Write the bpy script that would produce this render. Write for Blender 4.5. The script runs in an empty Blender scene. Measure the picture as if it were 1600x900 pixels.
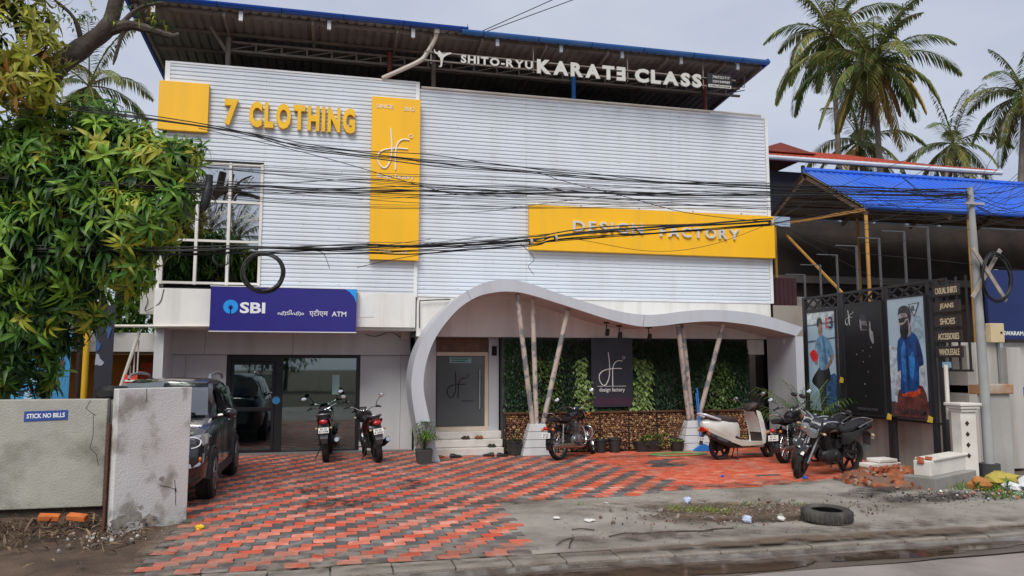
import bpy, bmesh, math, random
from math import sin, cos, pi, radians, atan, atan2, sqrt
from mathutils import Vector, Matrix, Euler, noise as mnoise
random.seed(7)
sc = bpy.context.scene
# ------------------------------------------------------------------ camera
# world axes: x runs along the shop front to the right, y runs back into the plot
# (the shop front is at y = -1, the road edge at y = -10), z is up
cam_d = bpy.data.cameras.new('camera'); cam = bpy.data.objects.new('camera', cam_d)
sc.collection.objects.link(cam); sc.camera = cam
cam.location = (0.809, -17.697, 1.95)
cam.rotation_euler = (radians(90) + atan(120 / 1180), 0, radians(-13.2))
cam_d.sensor_width = 36; cam_d.lens = 36 * 1180 / 1600; cam_d.clip_end = 2000; cam_d.clip_start = 0.05
# ------------------------------------------------------------------ sky and sun (bright overcast)
SUN_EL, SUN_AZ = radians(50), radians(205)      # azimuth clockwise from +y
wd = bpy.data.worlds.new('World'); sc.world = wd; wd.use_nodes = True
nt = wd.node_tree; nt.nodes.clear()
def wn(t, **k):
    n = nt.nodes.new(t)
    for a, b in k.items(): setattr(n, a, b)
    return n
out = wn('ShaderNodeOutputWorld'); mixs = wn('ShaderNodeMixShader')
bg1 = wn('ShaderNodeBackground'); bg2 = wn('ShaderNodeBackground')
sky = wn('ShaderNodeTexSky', sky_type='NISHITA'); sky.sun_disc = False
sky.sun_elevation = SUN_EL; sky.sun_rotation = SUN_AZ
tc = wn('ShaderNodeTexCoord'); mp = wn('ShaderNodeMapping'); mp.inputs['Scale'].default_value = (1.2, 1.2, 3.2)
nz = wn('ShaderNodeTexNoise'); nz.inputs['Scale'].default_value = 1.6; nz.inputs['Detail'].default_value = 5
rp = wn('ShaderNodeValToRGB'); e = rp.color_ramp.elements
e[0].position = .34; e[0].color = (.55, .60, .74, 1); e[1].position = .68; e[1].color = (.76, .80, .88, 1)
nt.links.new(tc.outputs['Generated'], mp.inputs[0]); nt.links.new(mp.outputs[0], nz.inputs['Vector'])
nt.links.new(nz.outputs['Fac'], rp.inputs[0]); nt.links.new(rp.outputs[0], bg2.inputs[0]); bg2.inputs[1].default_value = .45
nt.links.new(sky.outputs[0], bg1.inputs[0]); bg1.inputs[1].default_value = .06
mixs.inputs[0].default_value = .88
nt.links.new(bg1.outputs[0], mixs.inputs[1]); nt.links.new(bg2.outputs[0], mixs.inputs[2]); nt.links.new(mixs.outputs[0], out.inputs[0])
sun_d = bpy.data.lights.new('sun', 'SUN'); sun = bpy.data.objects.new('sun', sun_d); sc.collection.objects.link(sun)
sun_d.energy = 1.5; sun_d.angle = radians(30); sun_d.color = (1, .96, .9)
sd = Vector((sin(SUN_AZ) * cos(SUN_EL), cos(SUN_AZ) * cos(SUN_EL), sin(SUN_EL)))
sun.rotation_euler = sd.to_track_quat('Z', 'Y').to_euler()
vs = sc.view_settings; vs.view_transform = 'Standard'; vs.look = 'None'; vs.gamma = 1; vs.use_curve_mapping = False
vs.exposure = 1.05
sc.cycles.max_bounces = 8; sc.cycles.transparent_max_bounces = 12; sc.cycles.use_denoising = True

# ------------------------------------------------------------------ materials
MATS = {}
def mat(name, col, rough=.6, metal=0., var=.12, scale=2.5, bump=.0, bscale=60, dirt=None, damt=.4, dscale=1.2, dlo=.48, dhi=.7, streak=False,
        coat=0., spec=.5, attr=False, grime=None, trans=0., emit=None, rvar=0., ior=1.45, alpha=1., subs=0.):
    if name in MATS: return MATS[name]
    m = bpy.data.materials.new(name); m.use_nodes = True; MATS[name] = m
    n = m.node_tree.nodes; L = m.node_tree.links.new; b = n['Principled BSDF']
    def I(k, v): b.inputs[k].default_value = v
    I('Roughness', rough); I('Metallic', metal); I('Specular IOR Level', spec); I('Coat Weight', coat); I('Coat Roughness', .08)
    I('Transmission Weight', trans); I('IOR', ior); I('Alpha', alpha)
    c = (*col, 1)
    tcn = n.new('ShaderNodeNewGeometry'); co = tcn.outputs['Position']
    def noise(s, det=4, vec=None):
        q = n.new('ShaderNodeTexNoise'); q.inputs['Scale'].default_value = s; q.inputs['Detail'].default_value = det
        L(vec or co, q.inputs['Vector']); return q.outputs['Fac']
    if attr:
        a = n.new('ShaderNodeVertexColor'); a.layer_name = 'Col'; cur = a.outputs['Color']
    else:
        r = n.new('ShaderNodeRGB'); r.outputs[0].default_value = c; cur = r.outputs[0]
    if var > 0:
        rm = n.new('ShaderNodeMapRange'); rm.inputs['From Min'].default_value = .25; rm.inputs['From Max'].default_value = .75
        rm.inputs['To Min'].default_value = 1 - var; rm.inputs['To Max'].default_value = 1 + var
        L(noise(scale, 6), rm.inputs[0])
        mx = n.new('ShaderNodeVectorMath'); mx.operation = 'SCALE'; L(cur, mx.inputs[0]); L(rm.outputs[0], mx.inputs['Scale']); cur = mx.outputs[0]
    if dirt:
        vec = None
        if streak:
            mpn = n.new('ShaderNodeMapping'); mpn.inputs['Scale'].default_value = (2.2, 2.2, .16); L(co, mpn.inputs[0]); vec = mpn.outputs[0]
        dn = noise(dscale, 8, vec)
        dr = n.new('ShaderNodeMapRange'); dr.inputs['From Min'].default_value = dlo; dr.inputs['From Max'].default_value = dhi
        dr.inputs['To Max'].default_value = damt; L(dn, dr.inputs[0])
        mm = n.new('ShaderNodeMix'); mm.data_type = 'RGBA'; L(dr.outputs[0], mm.inputs[0]); L(cur, mm.inputs[6]); mm.inputs[7].default_value = (*dirt, 1); cur = mm.outputs[2]
    if grime:       # broad weathering on top: (colour, amount, scale)
        gn = noise(grime[2], 9); gr = n.new('ShaderNodeMapRange'); gr.inputs['From Min'].default_value = .46; gr.inputs['From Max'].default_value = .72; gr.inputs['To Max'].default_value = grime[1]; L(gn, gr.inputs[0])
        gm = n.new('ShaderNodeMix'); gm.data_type = 'RGBA'; L(gr.outputs[0], gm.inputs[0]); L(cur, gm.inputs[6]); gm.inputs[7].default_value = (*grime[0], 1); cur = gm.outputs[2]
    L(cur, b.inputs['Base Color'])
    if rvar > 0:
        rr = n.new('ShaderNodeMapRange'); rr.inputs['From Min'].default_value = .3; rr.inputs['From Max'].default_value = .7
        rr.inputs['To Min'].default_value = max(.02, rough - rvar); rr.inputs['To Max'].default_value = min(1, rough + rvar)
        L(noise(scale * 1.7, 5), rr.inputs[0]); L(rr.outputs[0], b.inputs['Roughness'])
    if bump > 0:
        bn = n.new('ShaderNodeBump'); bn.inputs['Strength'].default_value = bump; bn.inputs['Distance'].default_value = .02
        L(noise(bscale, 6), bn.inputs['Height']); L(bn.outputs[0], b.inputs['Normal'])
    if emit: I('Emission Color', (*emit[:3], 1)); I('Emission Strength', emit[3])
    return m
def glass_mat(name, tint=(.5, .6, .6), rough=.02, refl=.9, body=.25):
    """a tinted pane: sees through darkly, mirrors at its face"""
    if name in MATS: return MATS[name]
    m = bpy.data.materials.new(name); m.use_nodes = True; MATS[name] = m
    n = m.node_tree.nodes; L = m.node_tree.links.new; n.remove(n['Principled BSDF'])
    t = n.new('ShaderNodeBsdfTransparent'); t.inputs[0].default_value = (*tint, 1)
    gl = n.new('ShaderNodeBsdfGlossy'); gl.inputs['Roughness'].default_value = rough; gl.inputs[0].default_value = (refl, refl, refl, 1)
    fr = n.new('ShaderNodeFresnel'); fr.inputs[0].default_value = 1.5
    ad = n.new('ShaderNodeMath'); ad.operation = 'ADD'; ad.inputs[1].default_value = body; L(fr.outputs[0], ad.inputs[0])
    mx = n.new('ShaderNodeMixShader'); L(ad.outputs[0], mx.inputs[0]); L(t.outputs[0], mx.inputs[1]); L(gl.outputs[0], mx.inputs[2])
    L(mx.outputs[0], n['Material Output'].inputs[0]); return m

def smear_mat(name, col, dens=.6, scale=3., lo=.42, hi=.62, rough=.9):
    """thin film of dirt: patchy, see-through where the noise is low"""
    if name in MATS: return MATS[name]
    m = bpy.data.materials.new(name); m.use_nodes = True; MATS[name] = m; n = m.node_tree.nodes; L = m.node_tree.links.new; b = n['Principled BSDF']
    b.inputs['Base Color'].default_value = (*col, 1); b.inputs['Roughness'].default_value = rough
    gq = n.new('ShaderNodeNewGeometry'); q = n.new('ShaderNodeTexNoise'); q.inputs['Scale'].default_value = scale; q.inputs['Detail'].default_value = 9; q.inputs['Roughness'].default_value = .65; L(gq.outputs['Position'], q.inputs['Vector'])
    a = n.new('ShaderNodeVertexColor'); a.layer_name = 'Col'
    r = n.new('ShaderNodeMapRange'); r.inputs['From Min'].default_value = lo; r.inputs['From Max'].default_value = hi; r.inputs['To Max'].default_value = dens; L(q.outputs['Fac'], r.inputs[0])
    mu = n.new('ShaderNodeMath'); mu.operation = 'MULTIPLY'; L(r.outputs[0], mu.inputs[0]); L(a.outputs['Color'], mu.inputs[1]); L(mu.outputs[0], b.inputs['Alpha']); return m
# ------------------------------------------------------------------ mesh builder
class MB:
    def __init__(s): s.v = []; s.f = []; s.c = []; s.col = None; s.sm = []; s.smooth = False
    def add(s, vs, fs, smooth=None):
        o = len(s.v); s.v += [tuple(p) for p in vs]
        for f in fs: s.f.append([i + o for i in f]); s.c.append(s.col); s.sm.append(s.smooth if smooth is None else smooth)
        return s
    def box(s, x0, x1, y0, y1, z0, z1):
        x0, x1 = min(x0, x1), max(x0, x1); y0, y1 = min(y0, y1), max(y0, y1); z0, z1 = min(z0, z1), max(z0, z1)
        return s.add([(x0,y0,z0),(x1,y0,z0),(x1,y1,z0),(x0,y1,z0),(x0,y0,z1),(x1,y0,z1),(x1,y1,z1),(x0,y1,z1)],
              [(0,3,2,1),(4,5,6,7),(0,1,5,4),(1,2,6,5),(2,3,7,6),(3,0,4,7)], False)
    def obox(s, c, sx, sy, sz, rot=None):
        M = Matrix.Translation(Vector(c)) @ (rot.to_matrix().to_4x4() if rot else Matrix())
        a, b, d = sx/2, sy/2, sz/2
        vs = [M @ Vector(p) for p in [(-a,-b,-d),(a,-b,-d),(a,b,-d),(-a,b,-d),(-a,-b,d),(a,-b,d),(a,b,d),(-a,b,d)]]
        return s.add(vs, [(0,3,2,1),(4,5,6,7),(0,1,5,4),(1,2,6,5),(2,3,7,6),(3,0,4,7)], False)
    def beam(s, p0, p1, w, h):
        """rectangular bar between two points"""
        p0, p1 = Vector(p0), Vector(p1); d = (p1 - p0); L_ = d.length; q = d.to_track_quat('X', 'Z')
        return s.obox((p0 + p1) / 2, L_, w, h, q)
    def tube(s, pts, r, n=8, closed=False, caps=True):
        pts = [Vector(p) for p in pts]; N = len(pts)
        rs = r if isinstance(r, (list, tuple)) else [r] * N
        up = Vector((0, 0, 1)); ring = []; prevn = None
        for i, p in enumerate(pts):
            if closed: t = pts[(i + 1) % N] - pts[i - 1]
            else: t = pts[min(i + 1, N - 1)] - pts[max(i - 1, 0)]
            t = t.normalized() if t.length > 1e-9 else Vector((0, 0, 1))
            if prevn is None:
                a = t.cross(up)
                if a.length < .05: a = t.cross(Vector((1, 0, 0)))
                nn = a.normalized()
            else:
                nn = prevn - t * prevn.dot(t)
                nn = nn.normalized() if nn.length > 1e-6 else t.cross(up).normalized()
            prevn = nn; bb = t.cross(nn)
            ring.append([p + (nn * cos(2*pi*k/n) + bb * sin(2*pi*k/n)) * rs[i] for k in range(n)])
        vs = [q for rr in ring for q in rr]; fs = []
        for i in range(N if closed else N - 1):
            j = (i + 1) % N
            for k in range(n): fs.append((i*n+k, i*n+(k+1)%n, j*n+(k+1)%n, j*n+k))
        if caps and not closed: fs += [tuple(range(n))[::-1], tuple((N-1)*n + k for k in range(n))]
        return s.add(vs, fs, True)
    def cyl(s, p0, p1, r0, r1=None, n=12): return s.tube([p0, p1], [r0, r0 if r1 is None else r1], n)
    def lathe(s, prof, c=(0,0,0), axis='z', n=20, a0=0, a1=2*pi):
        """prof: list of (radius, height along axis)"""
        full = abs(a1 - a0 - 2*pi) < 1e-6; m = n if full else n + 1; vs = []; fs = []
        for k in range(m):
            a = a0 + (a1 - a0) * k / n
            for r, h in prof:
                p = (r*cos(a), r*sin(a), h)
                if axis == 'y': p = (p[0], p[2], p[1])
                elif axis == 'x': p = (p[2], p[0], p[1])
                vs.append((p[0]+c[0], p[1]+c[1], p[2]+c[2]))
        P = len(prof)
        for k in range(n):
            k2 = (k + 1) % m
            for i in range(P - 1): fs.append((k*P+i, k2*P+i, k2*P+i+1, k*P+i+1))
        return s.add(vs, fs, True)
    def ell(s, c, rx, ry, rz, n=12, m=7, rot=None):
        vs = []; fs = []
        for i in range(m + 1):
            th = pi * i / m
            for k in range(n):
                a = 2*pi*k/n; p = Vector((rx*sin(th)*cos(a), ry*sin(th)*sin(a), rz*cos(th)))
                if rot: p.rotate(rot)
                vs.append(p + Vector(c))
        for i in range(m):
            for k in range(n): fs.append((i*n+k, (i+1)*n+k, (i+1)*n+(k+1)%n, i*n+(k+1)%n))
        return s.add(vs, fs, True)
    def prism(s, poly, f0, f1, smooth=False):
        """poly of 2d points; f0/f1 map a 2d point to 3d for the two ends"""
        n = len(poly); vs = [f0(p) for p in poly] + [f1(p) for p in poly]
        fs = [tuple(range(n))[::-1], tuple(range(n, 2*n))] + [(i, (i+1)%n, n+(i+1)%n, n+i) for i in range(n)]
        return s.add(vs, fs, smooth)
    def loft(s, secs, closed=True, caps=True, smooth=True):
        n = len(secs[0]); vs = [p for q in secs for p in q]; fs = []
        for i in range(len(secs) - 1):
            for k in range(n if closed else n - 1): fs.append((i*n+k, i*n+(k+1)%n, (i+1)*n+(k+1)%n, (i+1)*n+k))
        if caps and closed: fs += [tuple(range(n))[::-1], tuple((len(secs)-1)*n + k for k in range(n))]
        return s.add(vs, fs, smooth)
    def xf(s, M, start=0):
        for i in range(start, len(s.v)): s.v[i] = tuple(M @ Vector(s.v[i]))
        return s
    def mesh(s, name, offset=None, recalc=True, sharp=40):
        me = bpy.data.meshes.new(name)
        vs = s.v if offset is None else [(p[0]-offset[0], p[1]-offset[1], p[2]-offset[2]) for p in s.v]
        me.from_pydata(vs, [], s.f)
        if any(c is not None for c in s.c):
            ca = me.color_attributes.new('Col', 'FLOAT_COLOR', 'CORNER'); buf = []
            for f, c in zip(s.f, s.c):
                c = c or (.5, .5, .5); buf += [c[0], c[1], c[2], 1.] * len(f)
            ca.data.foreach_set('color', buf)
        me.polygons.foreach_set('use_smooth', s.sm)
        if recalc:
            bm = bmesh.new(); bm.from_mesh(me); bmesh.ops.recalc_face_normals(bm, faces=bm.faces); bm.to_mesh(me); bm.free()
        if any(s.sm): me.set_sharp_from_angle(angle=radians(sharp))
        me.update(); return me
COL = sc.collection
def link(name, me, m, parent=None, loc=None):
    o = bpy.data.objects.new(name, me); COL.objects.link(o)
    if m is not None and len(me.materials) == 0: me.materials.append(m)
    if parent: o.parent = parent
    if loc is not None: o.location = loc
    return o
def tag(o, label=None, cat=None, group=None, kind=None):
    if label: o['label'] = label
    if cat: o['category'] = cat
    if group: o['group'] = group
    if kind: o['kind'] = kind
    return o
def thing(name, label, cat, loc=(0, 0, 0), rz=0, group=None, rx=0):
    o = bpy.data.objects.new(name, None); COL.objects.link(o); o.empty_display_size = .2
    o.location = loc; o.rotation_euler = (rx, 0, rz); return tag(o, label, cat, group)
def base_of(p):
    v = Vector((0, 0, 0))
    while p: v += p.location; p = p.parent
    return v
def part(parent, name, mb, m, world=True, bevel=0, recalc=True, kind=None, sharp=40, label=None):
    """a part under its thing; world=True means the mesh was laid out in world coordinates"""
    o = link(name, mb.mesh(name, base_of(parent) if world else None, recalc, sharp), m, parent)
    if bevel:
        b = o.modifiers.new('bevel', 'BEVEL'); b.width = bevel; b.segments = 2; b.limit_method = 'ANGLE'; b.angle_limit = radians(35)
    if kind: o['kind'] = kind
    if label: o['label'] = label
    return o
def solo(name, label, cat, mb, m, group=None, kind=None, bevel=0, recalc=True, sharp=40, base=None):
    """a thing that is one mesh; its origin sits at the base of the mesh"""
    if base is None:
        xs = [p[0] for p in mb.v]; ys = [p[1] for p in mb.v]; zs = [p[2] for p in mb.v]
        base = ((min(xs)+max(xs))/2, (min(ys)+max(ys))/2, min(zs))
    o = link(name, mb.mesh(name, base, recalc, sharp), m, None, base)
    if bevel:
        b = o.modifiers.new('bevel', 'BEVEL'); b.width = bevel; b.segments = 2; b.limit_method = 'ANGLE'; b.angle_limit = radians(35)
    return tag(o, label, cat, group, kind)
def struct(name, mb, m, recalc=True, label=None):
    o = link(name, mb.mesh(name, None, recalc), m); o['kind'] = 'structure'
    if label: o['label'] = label
    return o
def bez(pts, n=8):
    """smooth curve through points (Catmull-Rom)"""
    P = [Vector(p) for p in pts]; P = [P[0]*2 - P[1]] + P + [P[-1]*2 - P[-2]]; r = []
    for i in range(1, len(P) - 2):
        for k in range(n):
            t = k / n; a, b, c, d = P[i-1], P[i], P[i+1], P[i+2]
            r.append(.5*((2*b) + (c-a)*t + (2*a-5*b+4*c-d)*t*t + (3*b-a-3*c+d)*t**3))
    r.append(P[-2]); return r
# text -> flat or raised mesh pieces; returns list of (char, verts2d.., faces) in the box w x h
def char_mesh(ch, extrude, bold):
    cu = bpy.data.curves.new('txt', 'FONT'); cu.body = ch; cu.extrude = extrude; cu.offset = bold; cu.resolution_u = 3; cu.size = 1
    o = bpy.data.objects.new('txt', cu); me = bpy.data.meshes.new_from_object(o)
    vs = [tuple(v.co) for v in me.vertices]; fs = [tuple(p.vertices) for p in me.polygons]
    bpy.data.objects.remove(o); bpy.data.curves.remove(cu); bpy.data.meshes.remove(me); return vs, fs
def text_mb(s, w, h, place, depth=.0, bold=0., hcap=None):
    """whole string as one MB, fitted to a w x h box; place(x, y, d) -> world point, d = 0 back .. depth front"""
    vs, fs = char_mesh(s, .5 if depth else 0, bold)
    x0 = min(v[0] for v in vs); x1 = max(v[0] for v in vs); y0 = min(v[1] for v in vs); y1 = max(v[1] for v in vs)
    mb = MB(); mb.add([place((v[0]-x0)/(x1-x0)*w, (v[1]-y0)/(y1-y0)*h, (v[2]+.5)*depth) for v in vs], fs, False); return mb
def text_letters(s, w, h, place, depth=.05, bold=0., gap=.14, mirror=()):
    """one MB per letter"""
    cm = []; tot = 0
    for k, ch in enumerate(s):
        if ch == ' ': cm.append(None); tot += .42; continue
        vs, fs = char_mesh(ch, .5, bold); x0 = min(v[0] for v in vs); x1 = max(v[0] for v in vs)
        if k in mirror: vs = [(x0 + x1 - v[0], v[1], v[2]) for v in vs]
        cm.append((vs, fs, x0, x1)); tot += x1 - x0 + gap
    tot -= gap; sx = w / tot; x = 0; res = []
    ymax = max(v[1] for c in cm if c for v in c[0]); ymin = min(0, 0)
    for ch, c in zip(s, cm):
        if c is None: x += .42; continue
        vs, fs, x0, x1 = c; mb = MB()
        mb.add([place((v[0]-x0+x)*sx, v[1]/ymax*h, (v[2]+.5)*depth) for v in vs], fs, False)
        res.append((ch, mb)); x += x1 - x0 + gap
    return res
def front(x0, y, z0): return lambda a, b, d: (x0 + a, y - d, z0 + b)      # text on a face that looks towards the road
# logo strokes of the design shop (x right, y up, unit height 1)
LOGO_D = [(.33,1),(.36,.72),(.365,.5),(.34,.25),(.24,.06),(.13,.07),(.05,.22),(.06,.36),(.16,.46),(.33,.51),(.5,.53),(.74,.53)]
LOGO_F = [(.76,.75),(.62,.75),(.52,.68),(.465,.54),(.455,.35),(.455,.02)]
def logo(place, h, r):
    mb = MB()
    for st, rr in ((LOGO_D, 1.), (LOGO_F, 1.)):
        mb.tube([place(p.x, p.y, 0) for p in bez([(a*h, b*h, 0) for a, b in st], 6)], r*rr, 6)
    mb.tube([place(.80*h + .04*h*cos(a), .84*h + .04*h*sin(a), 0) for a in [2*pi*k/12 for k in range(12)]], r*.45, 5, closed=True)
    return mb
# ================================================================== materials in common
M_white = mat('white_clad', (.655, .70, .755), .38, 0, .05, 1.5, 0, dirt=(.55, .55, .53), damt=.22, dscale=1.6, streak=True)
M_trim = mat('white_trim', (.74, .75, .76), .5, 0, .06, dirt=(.4, .38, .34), damt=.3)
M_plaster = mat('white_plaster', (.72, .71, .68), .8, 0, .07, 1.4, .15, 50, dirt=(.38, .35, .30), damt=.45, dscale=1.4, streak=True)
M_yellow = mat('yellow_acp', (.88, .47, .010), .45, 0, .05, .8, dirt=(.62, .38, .05), damt=.35, dscale=1.2, streak=True)
M_grey = mat('grey_panel', (.54, .55, .56), .5, 0, .06, 1., dirt=(.27, .27, .27), damt=.3, streak=True)
M_canopy = mat('canopy_grey', (.47, .49, .53), .45, 0, .06, .9, dirt=(.33, .33, .34), damt=.35, streak=True)
M_soffit = mat('soffit_pink', (.60, .54, .52), .8, 0, .06, dirt=(.36, .32, .31), damt=.35)
M_black = mat('black_metal', (.014, .014, .016), .45, 0, .2)
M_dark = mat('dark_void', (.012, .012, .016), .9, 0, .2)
M_alu = mat('window_frame', (.68, .66, .62), .45, 0, .08, dirt=(.4, .36, .3), damt=.35)
M_glass_d = glass_mat('door_glass', (.42, .70, .68), .02, .85, .15)
M_glass_w = glass_mat('window_glass', (.10, .13, .14), .015, .98, .60)
M_steel = mat('galvanised', (.46, .47, .48), .42, .6, .15, 4, dirt=(.3, .2, .12), damt=.35)
M_brownsteel = mat('brown_steel', (.22, .185, .16), .7, 0, .25, 4, dirt=(.10, .06, .04), damt=.5)
M_sheet_under = mat('roof_underside', (.225, .21, .20), .75, 0, .25, 1.5, dirt=(.08, .07, .07), damt=.6, dscale=.8)
M_blue = mat('blue_sheet', (.010, .075, .42), .35, 0, .15, 1.2, dirt=(.05, .09, .2), damt=.35)
M_lblue = mat('blue_gutter', (.04, .16, .46), .45, 0, .2, 1.2, dirt=(.2, .22, .28), damt=.35)
M_concrete = mat('concrete', (.27, .26, .245), .85, 0, .2, 1.8, .35, 45, dirt=(.13, .12, .105), damt=.7, dscale=.9)
M_letter = mat('white_letter', (.78, .78, .76), .5, 0, .05)
M_pvc = mat('pvc_pipe', (.62, .58, .52), .5, 0, .12, 3, dirt=(.4, .3, .2), damt=.4)

# ================================================================== ground, road, forecourt
def sheet(poly, z, nx=60, ny=40, amp=0., fs=1., fine=0.):
    """height-varied sheet clipped to a convex-ish polygon by triangulating a grid over its bounding box (points inside kept)"""
    mb = MB(); n = len(poly); mb.add([(p[0], p[1], z) for p in poly], [tuple(range(n))]); return mb
g = MB(); g.add([(-300,-300,-.16),(300,-300,-.16),(300,400,-.16),(-300,400,-.16)], [(0,1,2,3)])
struct('ground', g, mat('soil', (.115, .085, .062), .95, 0, .35, .8, .5, 20, dirt=(.06, .07, .03), damt=.6, dscale=.25))
# road: a gridded sheet with shallow dips where the puddles lie
M_road = mat('asphalt', (.29, .25, .23), .85, 0, .16, 1.6, .6, 160, dirt=(.13, .105, .09), damt=.7, dscale=.7, grime=((.28,.25,.23),.5,9))
r = MB(); NX, NY = 120, 34
for j in range(NY + 1):
    for i in range(NX + 1):
        x = -45 + 100 * i / NX; y = -10.22 - 10 * (j / NY) ** 1.6
        r.v.append((x, y, -.075 + .02 * mnoise.noise(Vector((x*.5, y*.9, 1.3))) - (.012 if j < 6 else 0)))
for j in range(NY):
    for i in range(NX):
        a = j*(NX+1)+i; r.f.append([a, a+1, a+NX+2, a+NX+1]); r.c.append(None); r.sm.append(True)
struct('road', r, M_road)
w = MB()
def blob(mb, cx, cy, rx, ry, z, seed, n=40, amp=.35, rot=0.):
    pts = []
    for k in range(n):
        a = 2*pi*k/n; q = 1 + amp * mnoise.noise(Vector((cos(a)*1.6+seed, sin(a)*1.6, seed*2.3))) + amp*.4*mnoise.noise(Vector((cos(a)*5+seed, sin(a)*5, seed)))
        x, y = rx*q*cos(a), ry*q*sin(a); pts.append((cx + x*cos(rot) - y*sin(rot), cy + x*sin(rot) + y*cos(rot), z))
    mb.add(pts, [tuple(range(n))], False)
M_puddle = mat('puddle_water', (.062, .043, .028), .06, 0, .3, 1.4, rvar=.05, spec=.6)
for nm, lab, bl in (('puddle', 'long brown puddle in the road gutter below the paved forecourt', [(3.5,-10.62,1.3,.22,1),(4.9,-10.66,.75,.16,2)]),
                    ('puddle', 'brown puddle in the road gutter below the dumped tyre', [(6.7,-10.55,.9,.15,4),(7.75,-10.47,.6,.11,5)]),
                    ('puddle', 'thin brown puddle at the far right end of the road edge', [(8.9,-10.43,.6,.09,6)])):
    w = MB()
    for k, (cx, cy, rx, ry, sd_) in enumerate(bl): blob(w, cx, cy, rx, ry, -.062 + k*.002, sd_)
    o = solo(nm, lab, 'puddle', w, M_puddle, recalc=False); o['kind'] = 'structure'; del o['category']
M_wet = mat('wet_asphalt', (.105, .082, .066), .4, 0, .3, 2, .3, 120)
w = MB()
for k, (cx, cy, rx, ry, sd_) in enumerate([(2.0,-10.5,3.4,.20,11),(4.6,-10.62,3.0,.26,12),(7.5,-10.52,2.4,.22,13)]): blob(w, cx, cy, rx, ry, -.070+k*.002, sd_, 60, .4)
struct('wet_road_edge', w, M_wet, False)

# bed under the pavers and the concrete apron
M_bed = mat('paver_joint', (.055, .045, .038), .95, 0, .3, 6)
bedp = [(-1.02,-9.86),(3.02,-9.86),(3.22,-6.93),(5.42,-6.86),(6.05,-6.5),(7.6,-6.55),(9.6,-5.95),(10.7,-5.8),(11.5,-5.3),(11.5,.4),(-2.75,.4),(-2.75,-7.0),(-1.02,-7.2)]
bed = MB(); bed.add([(x, y, -.014) for x, y in bedp], [tuple(range(len(bedp)))]); FORE = struct('forecourt', bed, M_bed)
# -- pavers: notched blocks laid in a running bond along the shop front
PL, PW = .25, .168
def inside(x, y, poly):
    c = False; n = len(poly)
    for i in range(n):
        x1, y1 = poly[i]; x2, y2 = poly[(i+1) % n]
        if (y1 > y) != (y2 > y) and x < (x2-x1)*(y-y1)/(y2-y1)+x1: c = not c
    return c
def paver_shape(L_, W_, g_=.004):
    a, b, t = L_/2-g_, W_/2-g_, .022
    t = .012; return [(-a-t*.5,-b),(0,-b),(a-t*.5,-b),(a+t*.5,0),(a-t*.5,b),(0,b),(-a-t*.5,b),(-a+t*.5,0)]
shape = paver_shape(PL, PW)
def paver_mb(mb, cx, cy, z, tilt=(0, 0), inset=.005):
    o = len(mb.v); n = len(shape)
    for k, s_ in ((0, 1.), (1, 1 - inset*6)):
        for p in shape:
            x, y = p[0]*s_, p[1]*s_
            mb.v.append((cx+x, cy+y, z + (0 if k else -.006) + x*tilt[0] + y*tilt[1]))
    fs = [tuple(range(n, 2*n))] + [(i, (i+1)%n, n+(i+1)%n, n+i) for i in range(n)]
    for f in fs: mb.f.append([q+o for q in f]); mb.c.append(mb.col); mb.sm.append(False)
pmats = {}
def pmat(kind):
    specs = {'red': ((.58,.12,.062),(.68,.28,.20)), 'red_b': ((.66,.18,.11),(.74,.40,.32)), 'red_c': ((.56,.075,.03),(.60,.13,.06)),
             'grey': ((.080,.074,.074),(.17,.16,.16)), 'grey_b': ((.125,.115,.112),(.30,.28,.27)), 'paint': ((.60,.10,.045),(.62,.24,.16)), 'paint_b': ((.66,.15,.08),(.50,.34,.28))}
    c, d = specs[kind]
    return mat('paver_' + kind, c, .56, 0, .22, 5, .35, 140, dirt=d, damt=.75, dscale=4.5, dlo=.48, dhi=.66, rvar=.26, grime=((.16,.105,.085),.5,1.1))
allp = []
rng = random.Random(3)
for j in range(-4, 62):
    y = -9.78 + j*PW
    for i in range(-22, 60):
        x = -1.0 + i*PL + (j*.5 % 2)*PL
        idx = i + (0 if (j*.5 % 2) < 2 else 0)
        # colour follows the diagonal: every row moves half a block to the right
        d = round((x - (-1.0) - j*.5*PL) / PL)
        if not inside(x, y, bedp) : continue
        if not all(inside(x+dx, y+dy, bedp) for dx in (-.10, .10) for dy in (-.06, .06)): continue
        if x > 2.7 and y > -1.25: continue
        if y > .12 : continue
        bx = 5.78 + (-y - .97) * .13
        if x > bx + .05: kind = 'grey' if (mnoise.noise(Vector((x*.9, y*2.2, 4))) > .42) else rng.choice(['paint','paint','paint_b'])
        else: kind = rng.choice(['red','red','red_b','red_c']) if d % 2 == 0 else rng.choice(['grey','grey_b'])
        allp.append(((x-.809)**2+(y+17.697)**2, x, y, kind))
allp.sort()
protos = {}
for kk in range(8):
    for kind in ('red','red_b','red_c','grey','grey_b','paint','paint_b'): pass
near = [p for p in allp if not (p[1] < -.9 and p[2] > -7.2)][:300]; ns = set((p[1], p[2]) for p in near)
def pmesh(kind):
    if kind not in protos:
        m_ = MB(); paver_mb(m_, 0, 0, 0); protos[kind] = m_.mesh('paver'); protos[kind].materials.append(pmat(kind))
        # texture varies over the court: use world-wide coordinates
    return protos[kind]
for d_, x, y, kind in near:
    o = bpy.data.objects.new('paver', pmesh(kind)); COL.objects.link(o); o.parent = FORE
    o.location = (x, y, rng.uniform(-.006, .003) + .008*mnoise.noise(Vector((x*.8, y*.8, 9)))); o.rotation_euler = (rng.gauss(0,.016), rng.gauss(0,.012), rng.gauss(0,.016) + (pi if rng.random() < .5 else 0))
rest = {}
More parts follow.
